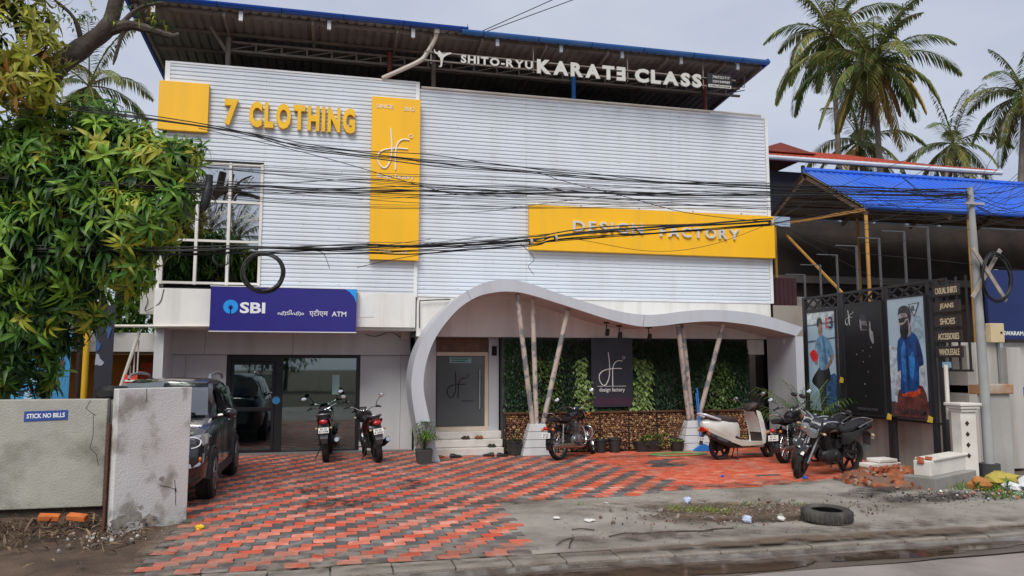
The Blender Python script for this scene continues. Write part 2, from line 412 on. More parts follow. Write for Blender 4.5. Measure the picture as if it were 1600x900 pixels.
for d_, x, y, kind in allp:
    if (x, y) in ns: continue
    m_ = rest.setdefault('all', MB()); m_.kinds = getattr(m_, 'kinds', []); f0 = len(m_.f)
    paver_mb(m_, x, y, rng.uniform(-.002, .002), (rng.gauss(0,.008), rng.gauss(0,.008))); m_.kinds += [kind]*(len(m_.f)-f0)
m_ = rest['all']; me = m_.mesh('paver_field', recalc=True); ks = ['red','red_b','red_c','grey','grey_b','paint','paint_b']
for k in ks: me.materials.append(pmat(k))
for p, k in zip(me.polygons, m_.kinds): p.material_index = ks.index(k)
o = link('paver_field', me, None, FORE); o['kind'] = 'stuff'

# concrete apron: heaved sheet right of the pavers, down to the kerb
apoly = [(2.7,-9.9),(2.9,-6.6),(5.3,-6.5),(6.05,-6.1),(7.6,-6.2),(9.6,-5.6),(10.7,-5.5),(12.6,-6.4),(16,-7.5),(16,-9.84)]
ap = MB(); gx, gy = 130, 44; idx = {}
for j in range(gy + 1):
    for i in range(gx + 1):
        x = 2.6 + 13.4*i/gx; y = -9.9 + 4.4*j/gy
        dip = max(0, 1 - ((x-6.35)/1.0)**2 - ((y+8.4)/.75)**2)
        z = .012*mnoise.noise(Vector((x*.7, y*.9, 0))) + .006*mnoise.noise(Vector((x*2.5, y*3, 2))) - .03*dip - .004
        if inside(x, y, bedp): z = -.0105
        idx[i, j] = len(ap.v); ap.v.append((x, y, z))
for j in range(gy):
    for i in range(gx):
        cx = 2.6 + 13.4*(i+.5)/gx; cy = -9.9 + 4.4*(j+.5)/gy
        if inside(cx, cy, apoly): ap.f.append([idx[i,j], idx[i+1,j], idx[i+1,j+1], idx[i,j+1]]); ap.c.append(None); ap.sm.append(True)
M_apron = mat('apron_concrete', (.295, .27, .235), .9, 0, .22, 2.2, .7, 70, dirt=(.125, .10, .078), damt=.75, dscale=.9, dlo=.42, dhi=.66, grime=((.33,.30,.26),.6,3.4))
APR = struct('concrete_apron', ap, M_apron)
# kerb stones along the road
KERB = MB(); KERB.box(-12, 20, -10.2, -9.9, -.16, -.05); KERB = struct('kerb', KERB, M_concrete)
M_kerb = mat('kerb_stone', (.24, .212, .18), .92, 0, .2, 3, .7, 60, dirt=(.13, .105, .08), damt=.8, dscale=1.8, grime=((.30,.27,.235),.5,5))
x = -6.; kk = 0
while x < 17:
    L_ = rng.uniform(.52, .62); m_ = MB(); m_.box(-L_/2+.006, L_/2-.006, -.155, .155, -.1, 0)
    o = part(KERB, 'kerb_stone', m_, M_kerb, world=False, bevel=.012); o.location = (x+L_/2, -10.04 + rng.uniform(-.012,.012), -.012 + rng.uniform(-.010,.004)); o.rotation_euler = (rng.gauss(.015,.012), rng.gauss(0,.008), rng.gauss(0,.012)); x += L_
# unpaved earth at the left, under the wall
de = MB(); idx = {}; gx, gy = 60, 40
for j in range(gy + 1):
    for i in range(gx + 1):
        x = -7.0 + 6.0*i/gx; y = -10.0 + 4.4*j/gy
        z = -.02 + .05*mnoise.noise(Vector((x*1.3, y*1.3, 5))) + .02*mnoise.noise(Vector((x*5, y*5, 1))) + .12*max(0, 1-abs(y+6.6)/1.2)*(1 if x < -2 else 0)
        if x > -1.25: z = min(z, -.012 - .02)
        idx[i, j] = len(de.v); de.v.append((x, y, z))
for j in range(gy):
    for i in range(gx): de.f.append([idx[i,j], idx[i+1,j], idx[i+1,j+1], idx[i,j+1]]); de.c.append(None); de.sm.append(True)
struct('earth_verge', de, mat('verge_earth', (.095, .062, .042), .95, 0, .4, 3, .8, 40, dirt=(.045, .03, .02), damt=.8, dscale=1.6))
# ================================================================== the shop building
BLD = thing('shop_building', 'two storey shop building clad in white ribbed sheet with open metal roof shelter', 'building', (0, 0, 0))
FY = -1.0                                     # face of the upper storey
def P(name, mb, m, **k): return part(BLD, name, mb, m, **k)
# core walls
m = MB(); m.box(-2.74, 11.30, -.80, 7.0, 2.80, 8.0); P('upper_core', m, M_plaster)
m = MB(); m.box(11.302, 11.36, -1.0, 7.0, 2.6, 8.14); P('side_wall', m, M_plaster)
m = MB(); m.box(-2.80, -2.742, -.98, 7.0, 2.9, 8.2); P('side_wall', m, M_plaster)
# ribbed cladding sheets (each sheet a part, ribs are geometry)
def ribbed(x0, x1, z0, z1, y, pitch=.0885, d=.020):
    mb = MB(); z = z0; prof = []
    while z < z1 - .001:
        for f, o in ((0, 0), (.16, d), (.30, d), (.46, 0)):
            zz = z + f*pitch
            if zz <= z1: prof.append((zz, o))
        z += pitch
    prof.append((z1, 0)); n = len(prof)
    jit = [.0]*n
    vs = [(x0, y+o, zz) for zz, o in prof] + [(x1, y+o, zz) for zz, o in prof]
    mb.add(vs, [(i, i+1, n+i+1, n+i) for i in range(n-1)], False); return mb
P('cladding_sheet', ribbed(-2.70, -.752, 3.52+.0885*31, 8.30, FY-.05), M_white, recalc=False)
P('cladding_sheet', ribbed(-.75, 2.48, 3.52+.0885*0, 8.30, FY-.05), M_white, recalc=False)
for x0, x1 in ((2.56, 5.07), (5.074, 8.72), (8.724, 11.31)): P('cladding_sheet', ribbed(x0, x1, 3.50, 8.16, FY), M_white, recalc=False)
m = MB(); rs = random.Random(5)
for xa, xb, y in ((-.7, 2.4, FY-.05), (2.7, 11.2, FY)):
    x = xa
    while x < xb:
        z = 3.62 + rs.random()*.1
        while z < 8.1:
            if not (xb < 3 and z < 6 and x < -.6): m.ell((x+rs.uniform(-.02,.02), y-.004, z), .011, .008, .011, 6, 4)
            z += .62
        x += .78
P('screw_heads', m, M_steel, kind='stuff')
for x0, x1, z0, z1, y in ((-2.80,-2.70,6.2,8.34,FY-.056), (2.48,2.56,3.44,8.34,FY-.062), (11.31,11.385,3.46,8.2,FY-.02)):
    m = MB(); m.box(x0, x1, y, y+.12, z0, z1); P('corner_trim', m, M_trim)
m = MB(); m.box(-2.70, 2.48, FY-.062, FY+.05, 8.302, 8.345); P('top_trim', m, M_trim)
m = MB(); m.box(2.562, 11.31, FY-.012, FY+.08, 8.162, 8.20); P('top_trim', m, M_trim)
m = MB(); m.box(2.562, 11.31, FY-.016, FY+.08, 3.455, 3.498); P('bottom_trim', m, M_trim)
m = MB(); m.tube([(2.6, FY-.02, 8.235), (11.2, FY-.02, 8.235)], .03, 8); P('conduit', m, M_pvc)
# white fascia over the bank
m = MB(); m.box(-2.80, 2.53, -1.06, -.85, 2.76, 3.515); P('fascia', m, M_plaster, bevel=.008)
m = MB(); m.box(-2.80, 2.56, -.96, .15, 2.70, 2.758); P('fascia_soffit', m, M_plaster)
m = MB(); m.box(1.33, 1.62, -1.068, -1.0601, 2.98, 3.50); P('fascia_patch', m, mat('patch', (.76, .77, .77), .7))
m = MB(); m.box(2.56, 11.36, -1.0, -.82, 2.575, 3.454); P('beam', m, M_plaster)
# ---- upper window, three by three panes
WX = [-2.70, -2.05, -1.42, -.78]; WZ = [3.64, 4.53, 5.37, 6.18]
win = MB()
for x in WX: win.box(x-.028, x+.028, FY-.075, FY+.04, WZ[0]-.035, WZ[-1]+.035)
for k in range(3):
    for z in WZ: win.box(WX[k]+.029, WX[k+1]-.029, FY-.07, FY+.04, z-.024, z+.024)
WIN = P('window', win, M_alu)
for k in range(3):
    for q in range(3):
        m = MB(); t = .0035*((k*7+q*5) % 5 - 2)
        m.add([(WX[k]+.034, FY-.02+t, WZ[q]+.03), (WX[k+1]-.034, FY-.02-t, WZ[q]+.03), (WX[k+1]-.034, FY-.02-t*.4, WZ[q+1]-.03), (WX[k]+.034, FY-.02+t*1.2, WZ[q+1]-.03)], [(0,1,2,3)])
        part(WIN, 'pane', m, M_glass_w, recalc=False)
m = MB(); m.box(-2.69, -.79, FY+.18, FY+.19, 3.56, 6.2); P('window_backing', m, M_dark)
# ---- bank lobby: recessed front, black framed glass
LY = .12
m = MB(); m.box(-2.62, 11.3, 3.2, 3.3, 0, 2.7); P('back_wall', m, mat('lobby_wall', (.10, .36, .36), .7))
m = MB(); m.box(-2.8, -2.62, -.86, 6.9, 0, 2.70); P('lobby_wall', m, M_grey)
m = MB(); m.box(-2.62, 11.3, .2, 3.2, -.012, .0); P('lobby_floor', m, mat('lobby_floor', (.3, .3, .29), .3))
m = MB(); m.box(-2.6, 3, .3, 3.2, 2.55, 2.6); P('lobby_ceiling', m, mat('lobby_ceiling', (.03, .12, .12), .6))
m = MB(); m.box(-1.4, -.3, 1.6, 2.6, .0, 1.55); m.box(-1.25, -.45, 1.52, 1.6, .8, 1.4); P('cash_machine', m, mat('cash_machine', (.07, .10, .16), .4), bevel=.02)
for x0, x1 in ((-2.62, -1.95), (-1.944, -.10), (-.094, 2.53)):
    m = MB(); m.box(x0, x1, LY-.16, LY-.02, 2.175, 2.70); P('header_panel', m, M_grey, bevel=.004)
for x0, x1, z0, z1 in ((-2.62,-2.35,0,2.17),(-2.345,-1.50,0,2.17),(1.40,2.32,0,2.17),(2.325,2.60,0,2.17)):
    m = MB(); m.box(x0, x1, LY-.06, LY+.1, z0, z1); P('wall_panel', m, M_grey, bevel=.004)
m = MB()
for x0, x1, z0, z1 in ((-1.50,-1.40,0,2.17),(-.46,-.30,0,2.17),(1.31,1.395,0,2.17),(-1.40,-.46,2.03,2.17),(-.30,1.31,2.10,2.17),(-.30,1.31,0,.05),): m.box(x0, x1, LY-.05, LY+.06, z0, z1)
P('door_frame', m, M_black, bevel=.004)
m = MB()
for x0, x1, z0, z1 in ((-1.392,-1.34,.01,2.022),(-.53,-.468,.01,2.022),(-1.34,-.53,1.95,2.022),(-1.34,-.53,.01,.09),(-1.34,-.53,.93,1.01)): m.box(x0, x1, LY-.035, LY+.03, z0, z1)
DOOR = P('door', m, M_black, bevel=.003)
for z0, z1 in ((.09,.93),(1.01,1.95)):
    m = MB(); m.box(-1.34, -.53, LY-.006, LY+.006, z0, z1); part(DOOR, 'pane', m, M_glass_d)
m = MB(); m.lathe([(.0,-.004),(.085,-.004),(.085,.0),(0,.0)], (-.43, LY-.052, 1.16), 'y', 20); part(DOOR, 'round_sticker', m, mat('sticker_blue', (.06, .30, .62), .4))
m = MB(); m.box(-.30, .50, LY-.006, LY+.006, .05, 2.10); P('glass_panel', m, M_glass_d)
m = MB(); m.box(.503, 1.31, LY-.006, LY+.006, .05, 2.10); P('glass_panel', m, M_glass_d)
m = MB(); m.box(.78, .94, LY-.014, LY-.009, 1.28, 1.72); P('notice', m, mat('notice_pale', (.35, .55, .50), .6))
m = MB(); m.box(-2.3, 2.5, -.25, -.06, -.005, .035); P('threshold', m, mat('granite_sill', (.20, .18, .17), .4, 0, .3, 30))
# ---- entrance bay
EY = -.50
m = MB(); m.box(2.60, 3.07, EY, EY+.12, 0, 2.574); P('wall_panel', m, M_grey)
m = MB(); m.box(4.27, 4.50, EY-.14, EY+.12, 0, 2.574); P('pilaster', m, M_canopy, bevel=.005)
m = MB(); m.box(3.07, 4.27, EY-.02, EY+.1, 2.24, 2.574); P('wood_transom', m, mat('transom_wood', (.13, .055, .03), .5, 0, .35, 9))
m = MB(); m.box(3.07, 4.27, EY-.06, EY+.1, 2.155, 2.238); P('lintel', m, mat('cream_trim', (.58, .48, .38), .6))
m = MB(); m.box(4.19, 4.268, EY-.05, EY+.1, .48, 2.153); P('door_jamb', m, mat('cream_trim', (.58, .48, .38), .6))
m = MB(); m.box(3.09, 4.185, EY, EY+.03, .56, 2.15); ED = P('entrance_door', m, mat('door_grey_glass', (.082, .092, .098), .12, 0, .08, 1.5, coat=.3), bevel=.004)
part(ED, 'logo', logo(lambda a, b, d: (3.30+a, EY-.006, 1.18+b), .62, .010), M_black)
part(ED, 'lettering', text_mb('design factory', .28, .06, front(3.66, EY-.003, 1.10), .003), M_black)
m = MB(); m.tube([(4.07, EY-.06, .95), (4.07, EY-.06, 1.85)], .014, 8); m.cyl((4.07, EY, 1.0), (4.07, EY-.06, 1.0), .009); m.cyl((4.07, EY, 1.8), (4.07, EY-.06, 1.8), .009); part(ED, 'handle', m, M_steel)
m = MB(); m.box(3.38, 3.88, EY-.008, EY-.001, 1.99, 2.13); st = part(ED, 'notice', m, mat('notice_teal', (.22, .42, .40), .6))
for k in range(3):
    m = MB(); m.box(3.41, 3.85-.05*k, EY-.0105, EY-.0081, 2.098-k*.042, 2.116-k*.042); part(st, 'print_line', m, M_black)
m = MB(); m.box(4.33, 4.45, EY-.149, EY-.1405, 2.16, 2.38); P('house_number', m, M_dark)
for k in range(3):
    m = MB(); m.box(2.72, 4.46+.02*k, -1.36+.22*k, EY-.02 if k == 2 else -1.10+.22*k, .16*k+.0, .16*k+.155); st = P('step', m, mat('step_marble', (.60, .57, .53), .35, 0, .1, 4, dirt=(.35, .3, .26), damt=.5), bevel=.012)
m = MB(); m.box(2.72, 4.46, -1.10, -.52, .0, .3); P('step_core', m, M_concrete)
m = MB(); m.box(3.05, 4.30, -.62, EY-.002, .475, .556); P('door_sill', m, mat('cream_trim', (.58, .48, .38), .6))
# ---- wall behind the hanging garden
m = MB(); m.box(4.50, 10.64, -.97, -.80, 0, 2.574); P('garden_wall', m, mat('garden_wall', (.05, .05, .055), .8))
m = MB(); m.box(10.64, 11.14, .6, .7, 0, 2.574); P('alley_wall', m, M_dark)
m = MB(); m.box(10.62, 11.14, -.9, .6, 2.2, 2.56); P('alley_lintel', m, M_plaster)
# ---- roof shelter
RZ = lambda y: 9.36 + (-1.6 - y) * .075          # falls slightly to the back
def roofsheet(x0, x1, y0, y1, pitch=.2, d=.03):
    mb = MB(); n = int((x1-x0)/pitch); prof = []
    for i in range(n):
        x = x0 + i*pitch
        prof += [(x, 0), (x+pitch*.55, 0), (x+pitch*.68, d), (x+pitch*.87, d)]
    prof.append((x1, 0)); N = len(prof)
    mb.add([(x, y0, RZ(y0)+o) for x, o in prof] + [(x, y1, RZ(y1)+o) for x, o in prof], [(i, i+1, N+i+1, N+i) for i in range(N-1)], False); return mb
def two_sided(name, over, under):
    """blue paint on top, grey primer below (chosen by which side of the sheet is seen)"""
    if name in MATS: return MATS[name]
    m = bpy.data.materials.new(name); m.use_nodes = True; MATS[name] = m; n = m.node_tree.nodes; L = m.node_tree.links.new
    b = n['Principled BSDF']; b.inputs['Roughness'].default_value = .5
    gq = n.new('ShaderNodeNewGeometry'); sx = n.new('ShaderNodeSeparateXYZ'); L(gq.outputs['True Normal'], sx.inputs[0])
    nzn = n.new('ShaderNodeTexNoise'); nzn.inputs['Scale'].default_value = 1.3; L(gq.outputs['Position'], nzn.inputs['Vector'])
    rr = n.new('ShaderNodeMapRange'); rr.inputs['To Min'].default_value = .55; rr.inputs['To Max'].default_value = 1.35; L(nzn.outputs['Fac'], rr.inputs[0])
    mx = n.new('ShaderNodeMix'); mx.data_type = 'RGBA'; mx.inputs[6].default_value = (*over, 1); mx.inputs[7].default_value = (*under, 1)
    L(gq.outputs['Backfacing'], mx.inputs[0])
    sc_ = n.new('ShaderNodeVectorMath'); sc_.operation = 'SCALE'; L(mx.outputs[2], sc_.inputs[0]); L(rr.outputs[0], sc_.inputs['Scale']); L(sc_.outputs[0], b.inputs['Base Color']); return m
M_roof2 = two_sided('roof_sheet', (.02, .10, .45), (.30, .255, .22))
o = P('roof_sheet', roofsheet(-3.45, 11.0, -1.66, 6.5), M_sheet_under, recalc=False)
m = MB(); m.box(-3.45, 11.02, -1.66, 6.5, 0, .012)
m.v = [(x, y, RZ(y) + .05 + z) for x, y, z in m.v]; P('roof_top', m, M_blue)
for x0, x1, dz in ((-3.5, 3.55, .0), (3.4, 11.04, -.06)):
    m = MB(); pr = [(-.09*cos(a), -.075*sin(a)) for a in [pi*k/8 for k in range(9)]]
    m.loft([[(x, -1.70+a, 9.42+dz+b) for a, b in pr] + [(x, -1.70+a*.9, 9.42+dz+b*.9+.004) for a, b in pr[::-1]] for x in (x0, x1)], True, True)
    gt = P('gutter', m, M_blue if dz == 0 else M_lblue)
    x = x0 + .5
    while x < x1:
        m = MB(); m.tube([(x, -1.70-.094*cos(a), 9.42+dz-.079*sin(a)) for a in [pi*k/6 for k in range(7)]], .008, 5); part(gt, 'gutter_strap', m, M_black); x += 1.28
for x in (-3.46, 11.02):
    m = MB(); m.box(x-.03, x+.03, -1.72, 6.5, -.07, .06); m.v = [(a, b, RZ(b) + .0 + c) for a, b, c in m.v]; P('rake_trim', m, M_blue)
# purlins, brackets, lattice girder and posts
for k, y in enumerate((-1.45, -.6, .3, 1.3, 2.3, 3.4, 4.6, 5.8)):
    m = MB(); m.box(-3.4, 10.95, y-.03, y+.03, RZ(y)-.075, RZ(y)-.012); P('purlin', m, M_brownsteel)
for x in (-3.3, -1.6, .2, 2.0, 3.9, 5.4, 6.9, 8.4, 9.9, 10.9):
    m = MB(); m.box(x-.025, x+.025, -1.6, 6.4, -.16, -.078); m.v = [(a, b, RZ(b) + c) for a, b, c in m.v]; P('rafter', m, M_brownsteel)
    if x < 10: m = MB(); m.box(x+.3, x+.38, -1.64, -1.56, 9.12, 9.33); P('gutter_bracket', m, M_steel)
GY = -.55
m = MB(); m.box(-1.6, 10.9, GY-.03, GY+.03, 9.06, 9.11); m.box(-1.6, 10.9, GY-.03, GY+.03, 8.86, 8.91); P('girder_chord', m, M_brownsteel)
x = -1.6
while x < 10.8:
    m = MB(); m.beam((x, GY, 8.91), (x, GY, 9.06), .035, .035); m.beam((x, GY, 8.91), (x+.55, GY, 9.06), .02, .02); P('girder_web', m, M_brownsteel); x += .55
for x, mm in ((-1.62, M_brownsteel), (1.9, mat('red_primer', (.16, .03, .025), .6)), (2.92, M_brownsteel), (6.35, mat('blue_post', (.03, .20, .60), .5)), (9.85, mat('red_primer', (.16, .03, .025), .6))):
    m = MB(); m.cyl((x, GY-.1, 8.0), (x, GY-.1, 9.15), .055, n=12); P('post', m, mm)
m = MB(); m.beam((-1.62, GY-.1, 8.75), (-1.95, GY-.5, 9.2), .05, .05); P('brace', m, M_brownsteel)
m = MB(); m.box(-2.6, 10.6, 1.5, 1.56, 7.9, 9.05); P('roof_shade_sheet', m, mat('roof_shade_sheet', (.018, .02, .03), .9))  # near-black sheet standing in for the shaded depth under the roof
m = MB(); m.box(-2.7, 11.2, -.8, 6.8, 8.0, 8.05); P('terrace_floor', m, mat('terrace', (.12, .11, .11), .8))
# rain pipe with its bend
m = MB(); m.tube(bez([(2.86,-1.62,9.34),(2.83,-1.56,9.16),(2.66,-1.45,8.86),(2.52,-1.40,8.70),(2.1,-1.2,8.52),(1.72,-1.06,8.36)], 6), .05, 10); m.cyl((2.86,-1.66,9.44), (2.86,-1.62,9.28), .07); P('rain_pipe', m, M_pvc)
m = MB(); m.box(2.30, 2.50, LY-.30, LY-.16, 2.52, 2.70); P('junction_box', m, mat('cream_box', (.55, .52, .46), .6), bevel=.01)
m = MB(); m.tube(bez([(1.3,-.02,2.72),(1.7,-.05,2.60),(2.05,-.05,2.70),(2.3,-.08,2.58)], 6), .008, 5); P('wire', m, M_black)
m = MB(); m.tube(bez([(2.62,-1.07,2.75),(2.62,-1.07,3.30),(2.70,-1.07,3.36),(3.3,-1.07,3.40)], 6), .012, 5); P('wire', m, M_black)

# ================================================================== signs on the front
def sign_board(name, label, x0, x1, z0, z1, y0, y1, m_, bev=.006):
    t = thing(name, label, 'sign', ((x0+x1)/2, y1, z0)); m = MB(); m.box(x0, x1, y0, y1, z0, z1); part(t, 'board', m, m_, bevel=bev); return t
sign_board('blank_sign', 'plain yellow panel at the top left corner of the white cladding', -2.88, -1.90, 6.82, 7.87, FY-.16, FY-.052, M_yellow)
S = thing('channel_letter_sign', 'raised yellow letters reading 7 CLOTHING on the white ribbed cladding', 'sign', (-.2, FY-.05, 7.05))
m = MB()
for z in (7.16, 7.46): m.box(-1.62, 1.18, FY-.062, FY-.051, z-.008, z+.008)
part(S, 'mounting_rail', m, M_trim)
M_yl = mat('yellow_letter', (.82, .47, .01), .42)
for ch, mb in text_letters('7', .27, .52, front(-1.58, FY-.062, 7.06), .09, .05): part(S, 'letter', mb, M_yl)
for ch, mb in text_letters('CLOTHING', 2.22, .52, front(-1.08, FY-.062, 7.05), .09, .05, .14): part(S, 'letter', mb, M_yl)
S = sign_board('tall_yellow_sign', 'tall narrow yellow sign with thin white logo and SINCE 2012', 1.50, 2.57, 4.23, 7.88, FY-.19, FY-.066, M_yellow)
yy = FY-.1905
part(S, 'lettering', text_mb('SINCE', .36, .085, front(1.60, yy, 7.62), .012), M_letter)
part(S, 'lettering', text_mb('2012', .24, .085, front(2.20, yy, 7.60), .012), M_letter)
part(S, 'logo', logo(lambda a, b, d: (1.60+a, yy-.012, 6.22+b), .95, .016), M_letter)
part(S, 'lettering', text_mb('design factory', .82, .12, front(1.62, yy, 6.02), .012), M_letter)
part(S, 'lettering', text_mb('CREATIVE', .62, .06, front(1.70, yy, 4.38), .010), M_letter)
S = sign_board('yellow_fascia_sign', 'long yellow sign with raised white letters reading DESIGN FACTORY', 5.10, 11.38, 4.57, 5.62, FY-.17, FY-.024, M_yellow)
M_cl = mat('brushed_letter', (.66, .66, .64), .35, .3, .1)
for w_, x0, z0, ww in (('DESIGN', 6.13, 5.04, 1.74), ('FACTORY', 8.30, 5.0, 2.08)):
    for ch, mb in text_letters(w_, ww, .235, front(x0, FY-.17, z0), .05, .018, .2): part(S, 'letter', mb, M_cl)
for x in (6.35, 7.8, 9.2, 10.5):
    m = MB(); m.box(x-.015, x+.015, FY-.15, FY-.12, 5.6202, 5.67); part(S, 'fixing', m, M_steel)
S = sign_board('bank_sign', 'blue illuminated box sign reading SBI ATM above the glass doors', -1.69, 1.25, 2.64, 3.56, FY-.26, FY-.061, mat('sbi_blue', (.028, .024, .20), .32, 0, .04))
yy = FY-.2605; M_sw = mat('sign_white', (.75, .76, .8), .45); M_sb = mat('sign_cyan', (.02, .30, .78), .4)
m = MB(); m.lathe([(0, 0), (.145, 0), (.145, -.006), (0, -.006)], (-1.29, yy, 3.14), 'y', 28); part(S, 'emblem', m, M_sb)
m = MB(); m.lathe([(0, 0), (.045, 0), (.045, -.009), (0, -.009)], (-1.29, yy, 3.13), 'y', 16); m.box(-1.303, -1.277, yy-.009, yy, 2.985, 3.13); part(S, 'keyhole', m, mat('sbi_blue', (.028, .024, .20)))
part(S, 'lettering', text_mb('SBI', .50, .23, front(-1.11, yy, 3.01), .006, .03), M_sw)
part(S, 'lettering', text_mb('എടിഎം', .53, .13, front(-.36, yy, 2.965), .006, .006), M_sw)
part(S, 'lettering', text_mb('एटीएम', .38, .155, front(.28, yy, 2.955), .006, .008), M_sw)
part(S, 'lettering', text_mb('ATM', .30, .105, front(.74, yy, 2.97), .006, .012), M_sw)
m = MB(); pts = [(1.246, 3.556), (1.0, 3.556), (1.10, 3.50), (1.19, 3.40), (1.246, 3.26)]; m.prism(pts, lambda p: (p[0], yy, p[1]), lambda p: (p[0], yy-.003, p[1])); part(S, 'corner_swoosh', m, M_sb)
m = MB()
for a in ((-1.70,1.26,2.625,2.642),(-1.70,1.26,3.558,3.572)): m.box(a[0], a[1], FY-.268, FY-.10, a[2], a[3])
part(S, 'edge_trim', m, M_trim)
# karate sign under the eaves
KY = -1.60
S = thing('letter_sign', 'white cut out letters reading SHITO-RYU KARATE CLASS hung under the roof edge', 'sign', (6.3, KY, 8.57))
m = MB()
for z in (8.66, 8.86): m.box(2.6, 10.2, KY+.02, KY+.045, z-.012, z+.012)
for x in (2.75, 5.1, 7.4, 9.35): m.box(x-.012, x+.012, KY+.046, KY+.07, 8.6, 9.28)
part(S, 'rail', m, M_brownsteel)
M_kl = mat('karate_letter', (.56, .555, .52), .6, 0, .06, dirt=(.5, .47, .4), damt=.4)
for w_, x0, x1, z0, h, bold, mir in (('SHITO-RYU', 3.41, 5.07, 8.665, .175, .03, ()), ('KARATE', 5.17, 7.32, 8.60, .31, .05, (5,)), ('CLASS', 7.56, 9.27, 8.605, .31, .05, ())):
    for ch, mb in text_letters(w_, x1-x0, h, front(x0, KY+.018, z0), .035, bold, .13, mir): part(S, 'letter', mb, M_kl)
S = thing('figure_cutout', 'small flat white cut out of a high kicking fighter beside the karate letters', 'sign', (3.0, KY, 8.5))
kick = [(.42,0),(.47,.04),(.50,.30),(.54,.50),(.60,.60),(.80,.74),(.98,.80),(1.0,.87),(.80,.86),(.62,.78),(.50,.74),(.48,.80),(.40,.80),(.36,.90),(.30,.93),(.25,.89),(.24,.82),(.14,.80),(.04,.98),(.0,.95),(.08,.74),(.22,.70),(.27,.58),(.36,.52),(.40,.30),(.38,.06),(.30,.03),(.30,0)]
m = MB(); m.prism(kick, lambda p: (2.80+.40*p[0], KY+.01, 8.52+.40*p[1]), lambda p: (2.80+.40*p[0], KY-.01, 8.52+.40*p[1])); part(S, 'silhouette', m, M_kl)
S = sign_board('phone_board', 'small black board with two telephone numbers at the right end of karate letters', 9.42, 10.06, 8.60, 8.96, KY-.03, KY, M_black, .003)
for t_, z in (('7907321717', 8.84), ('7591949989', 8.73)): part(S, 'lettering', text_mb(t_, .46, .065, front(9.55, KY-.0305, z), .004, .012), M_kl)
m = MB(); m.box(9.44, 10.04, KY-.034, KY-.0305, 8.615, 8.685); st = part(S, 'name_strip', m, M_kl)
part(st, 'lettering', text_mb('KAMALESWARAM', .54, .04, front(9.47, KY-.0345, 8.63), .003, .012), M_black)
m = MB(); m.tube([(10.06,KY,8.70),(10.42,KY,8.70),(10.42,KY,8.98)], .012, 6); part(S, 'bracket', m, M_black)

# ================================================================== curved canopy
OUT = [(2.62,0),(2.52,.45),(2.42,.95),(2.35,1.43),(2.36,1.76),(2.44,2.18),(2.63,2.6),(2.88,2.94),(3.22,3.29),(3.61,3.56),(3.96,3.7),(4.27,3.74),(4.63,3.72),(4.99,3.63),(5.36,3.51),(5.78,3.39),(6.15,3.29),(6.58,3.17),(7.0,3.09),(7.44,3.045),(7.87,3.07),(8.23,3.12),(8.59,3.16),(8.95,3.18),(9.32,3.18),(9.69,3.16),(10.06,3.13),(10.43,3.07),(10.81,2.97),(11.09,2.89),(11.30,2.83),(11.36,2.80)]
INN = [(2.95,0),(2.82,.45),(2.70,.95),(2.60,1.43),(2.61,1.80),(2.69,2.16),(2.83,2.50),(3.06,2.84),(3.34,3.14),(3.68,3.36),(3.98,3.45),(4.27,3.49),(4.60,3.48),(4.94,3.41),(5.30,3.31),(5.72,3.19),(6.09,3.08),(6.5,2.96),(6.95,2.85),(7.4,2.785),(7.85,2.81),(8.2,2.855),(8.57,2.895),(8.93,2.92),(9.31,2.92),(9.68,2.89),(10.04,2.85),(10.40,2.79),(10.77,2.71),(11.0,2.66),(11.15,2.62),(11.18,2.60)]
CAN = thing('entrance_canopy', 'grey flowing wave shaped canopy curling down beside the glass entrance door', 'canopy', (6.9, -1.6, 0))
def strip(y0, y1):
    so = [(p.x, p.y) for p in bez([(a, b, 0) for a, b in OUT], 3)]; si = [(p.x, p.y) for p in bez([(a, b, 0) for a, b in INN], 3)]; return so, si
so, si = strip(0, 0); CF, CB = -2.2, -1.004
m = MB(); n = len(so)
m.add([(x, CF, z) for x, z in so] + [(x, CF, z) for x, z in si], [(i, i+1, n+i+1, n+i) for i in range(n-1)], False)
m.add([(x, CF, z) for x, z in so] + [(x, CB, z) for x, z in so], [(i, i+1, n+i+1, n+i) for i in range(n-1)], True)
part(CAN, 'band', m, M_canopy, recalc=True)
m = MB(); m.add([(x, CF+.001, z) for x, z in si] + [(x, CB, z) for x, z in si], [(i, i+1, n+i+1, n+i) for i in range(n-1)], True); part(CAN, 'soffit', m, M_soffit)
m = MB(); m.box(11.16, 11.36, CF+.002, CB, 0, 2.60); part(CAN, 'end_wall', m, M_canopy, bevel=.004)
for x in (7.42, 3.52):
    k = min(range(n), key=lambda i: abs(so[i][0]-x) - (so[i][1] > 2)*.5); m = MB(); a, b = so[k], si[k]
    m.beam((a[0], CF-.001, a[1]), (b[0], CF-.001, b[1]), .003, .006); part(CAN, 'panel_joint', m, M_black)
M_pole = mat('peeling_pole', (.50, .42, .37), .75, 0, .15, 3, .3, 40, dirt=(.17, .18, .20), damt=.9, dscale=4, dlo=.50, dhi=.56)
for top, bot in (((4.60,-2.0,3.46),(5.06,-1.55,.66)), ((4.98,-1.85,3.38),(5.16,-1.50,.66)), ((5.76,-1.95,3.16),(5.30,-1.52,.66)),
                 ((8.33,-2.0,2.86),(8.83,-1.42,.66)), ((8.48,-1.9,2.88),(8.93,-1.38,.66)), ((9.48,-1.95,2.90),(9.08,-1.38,.66))):
    m = MB(); m.cyl(bot, top, .055, n=12); part(CAN, 'support_pole', m, M_pole)
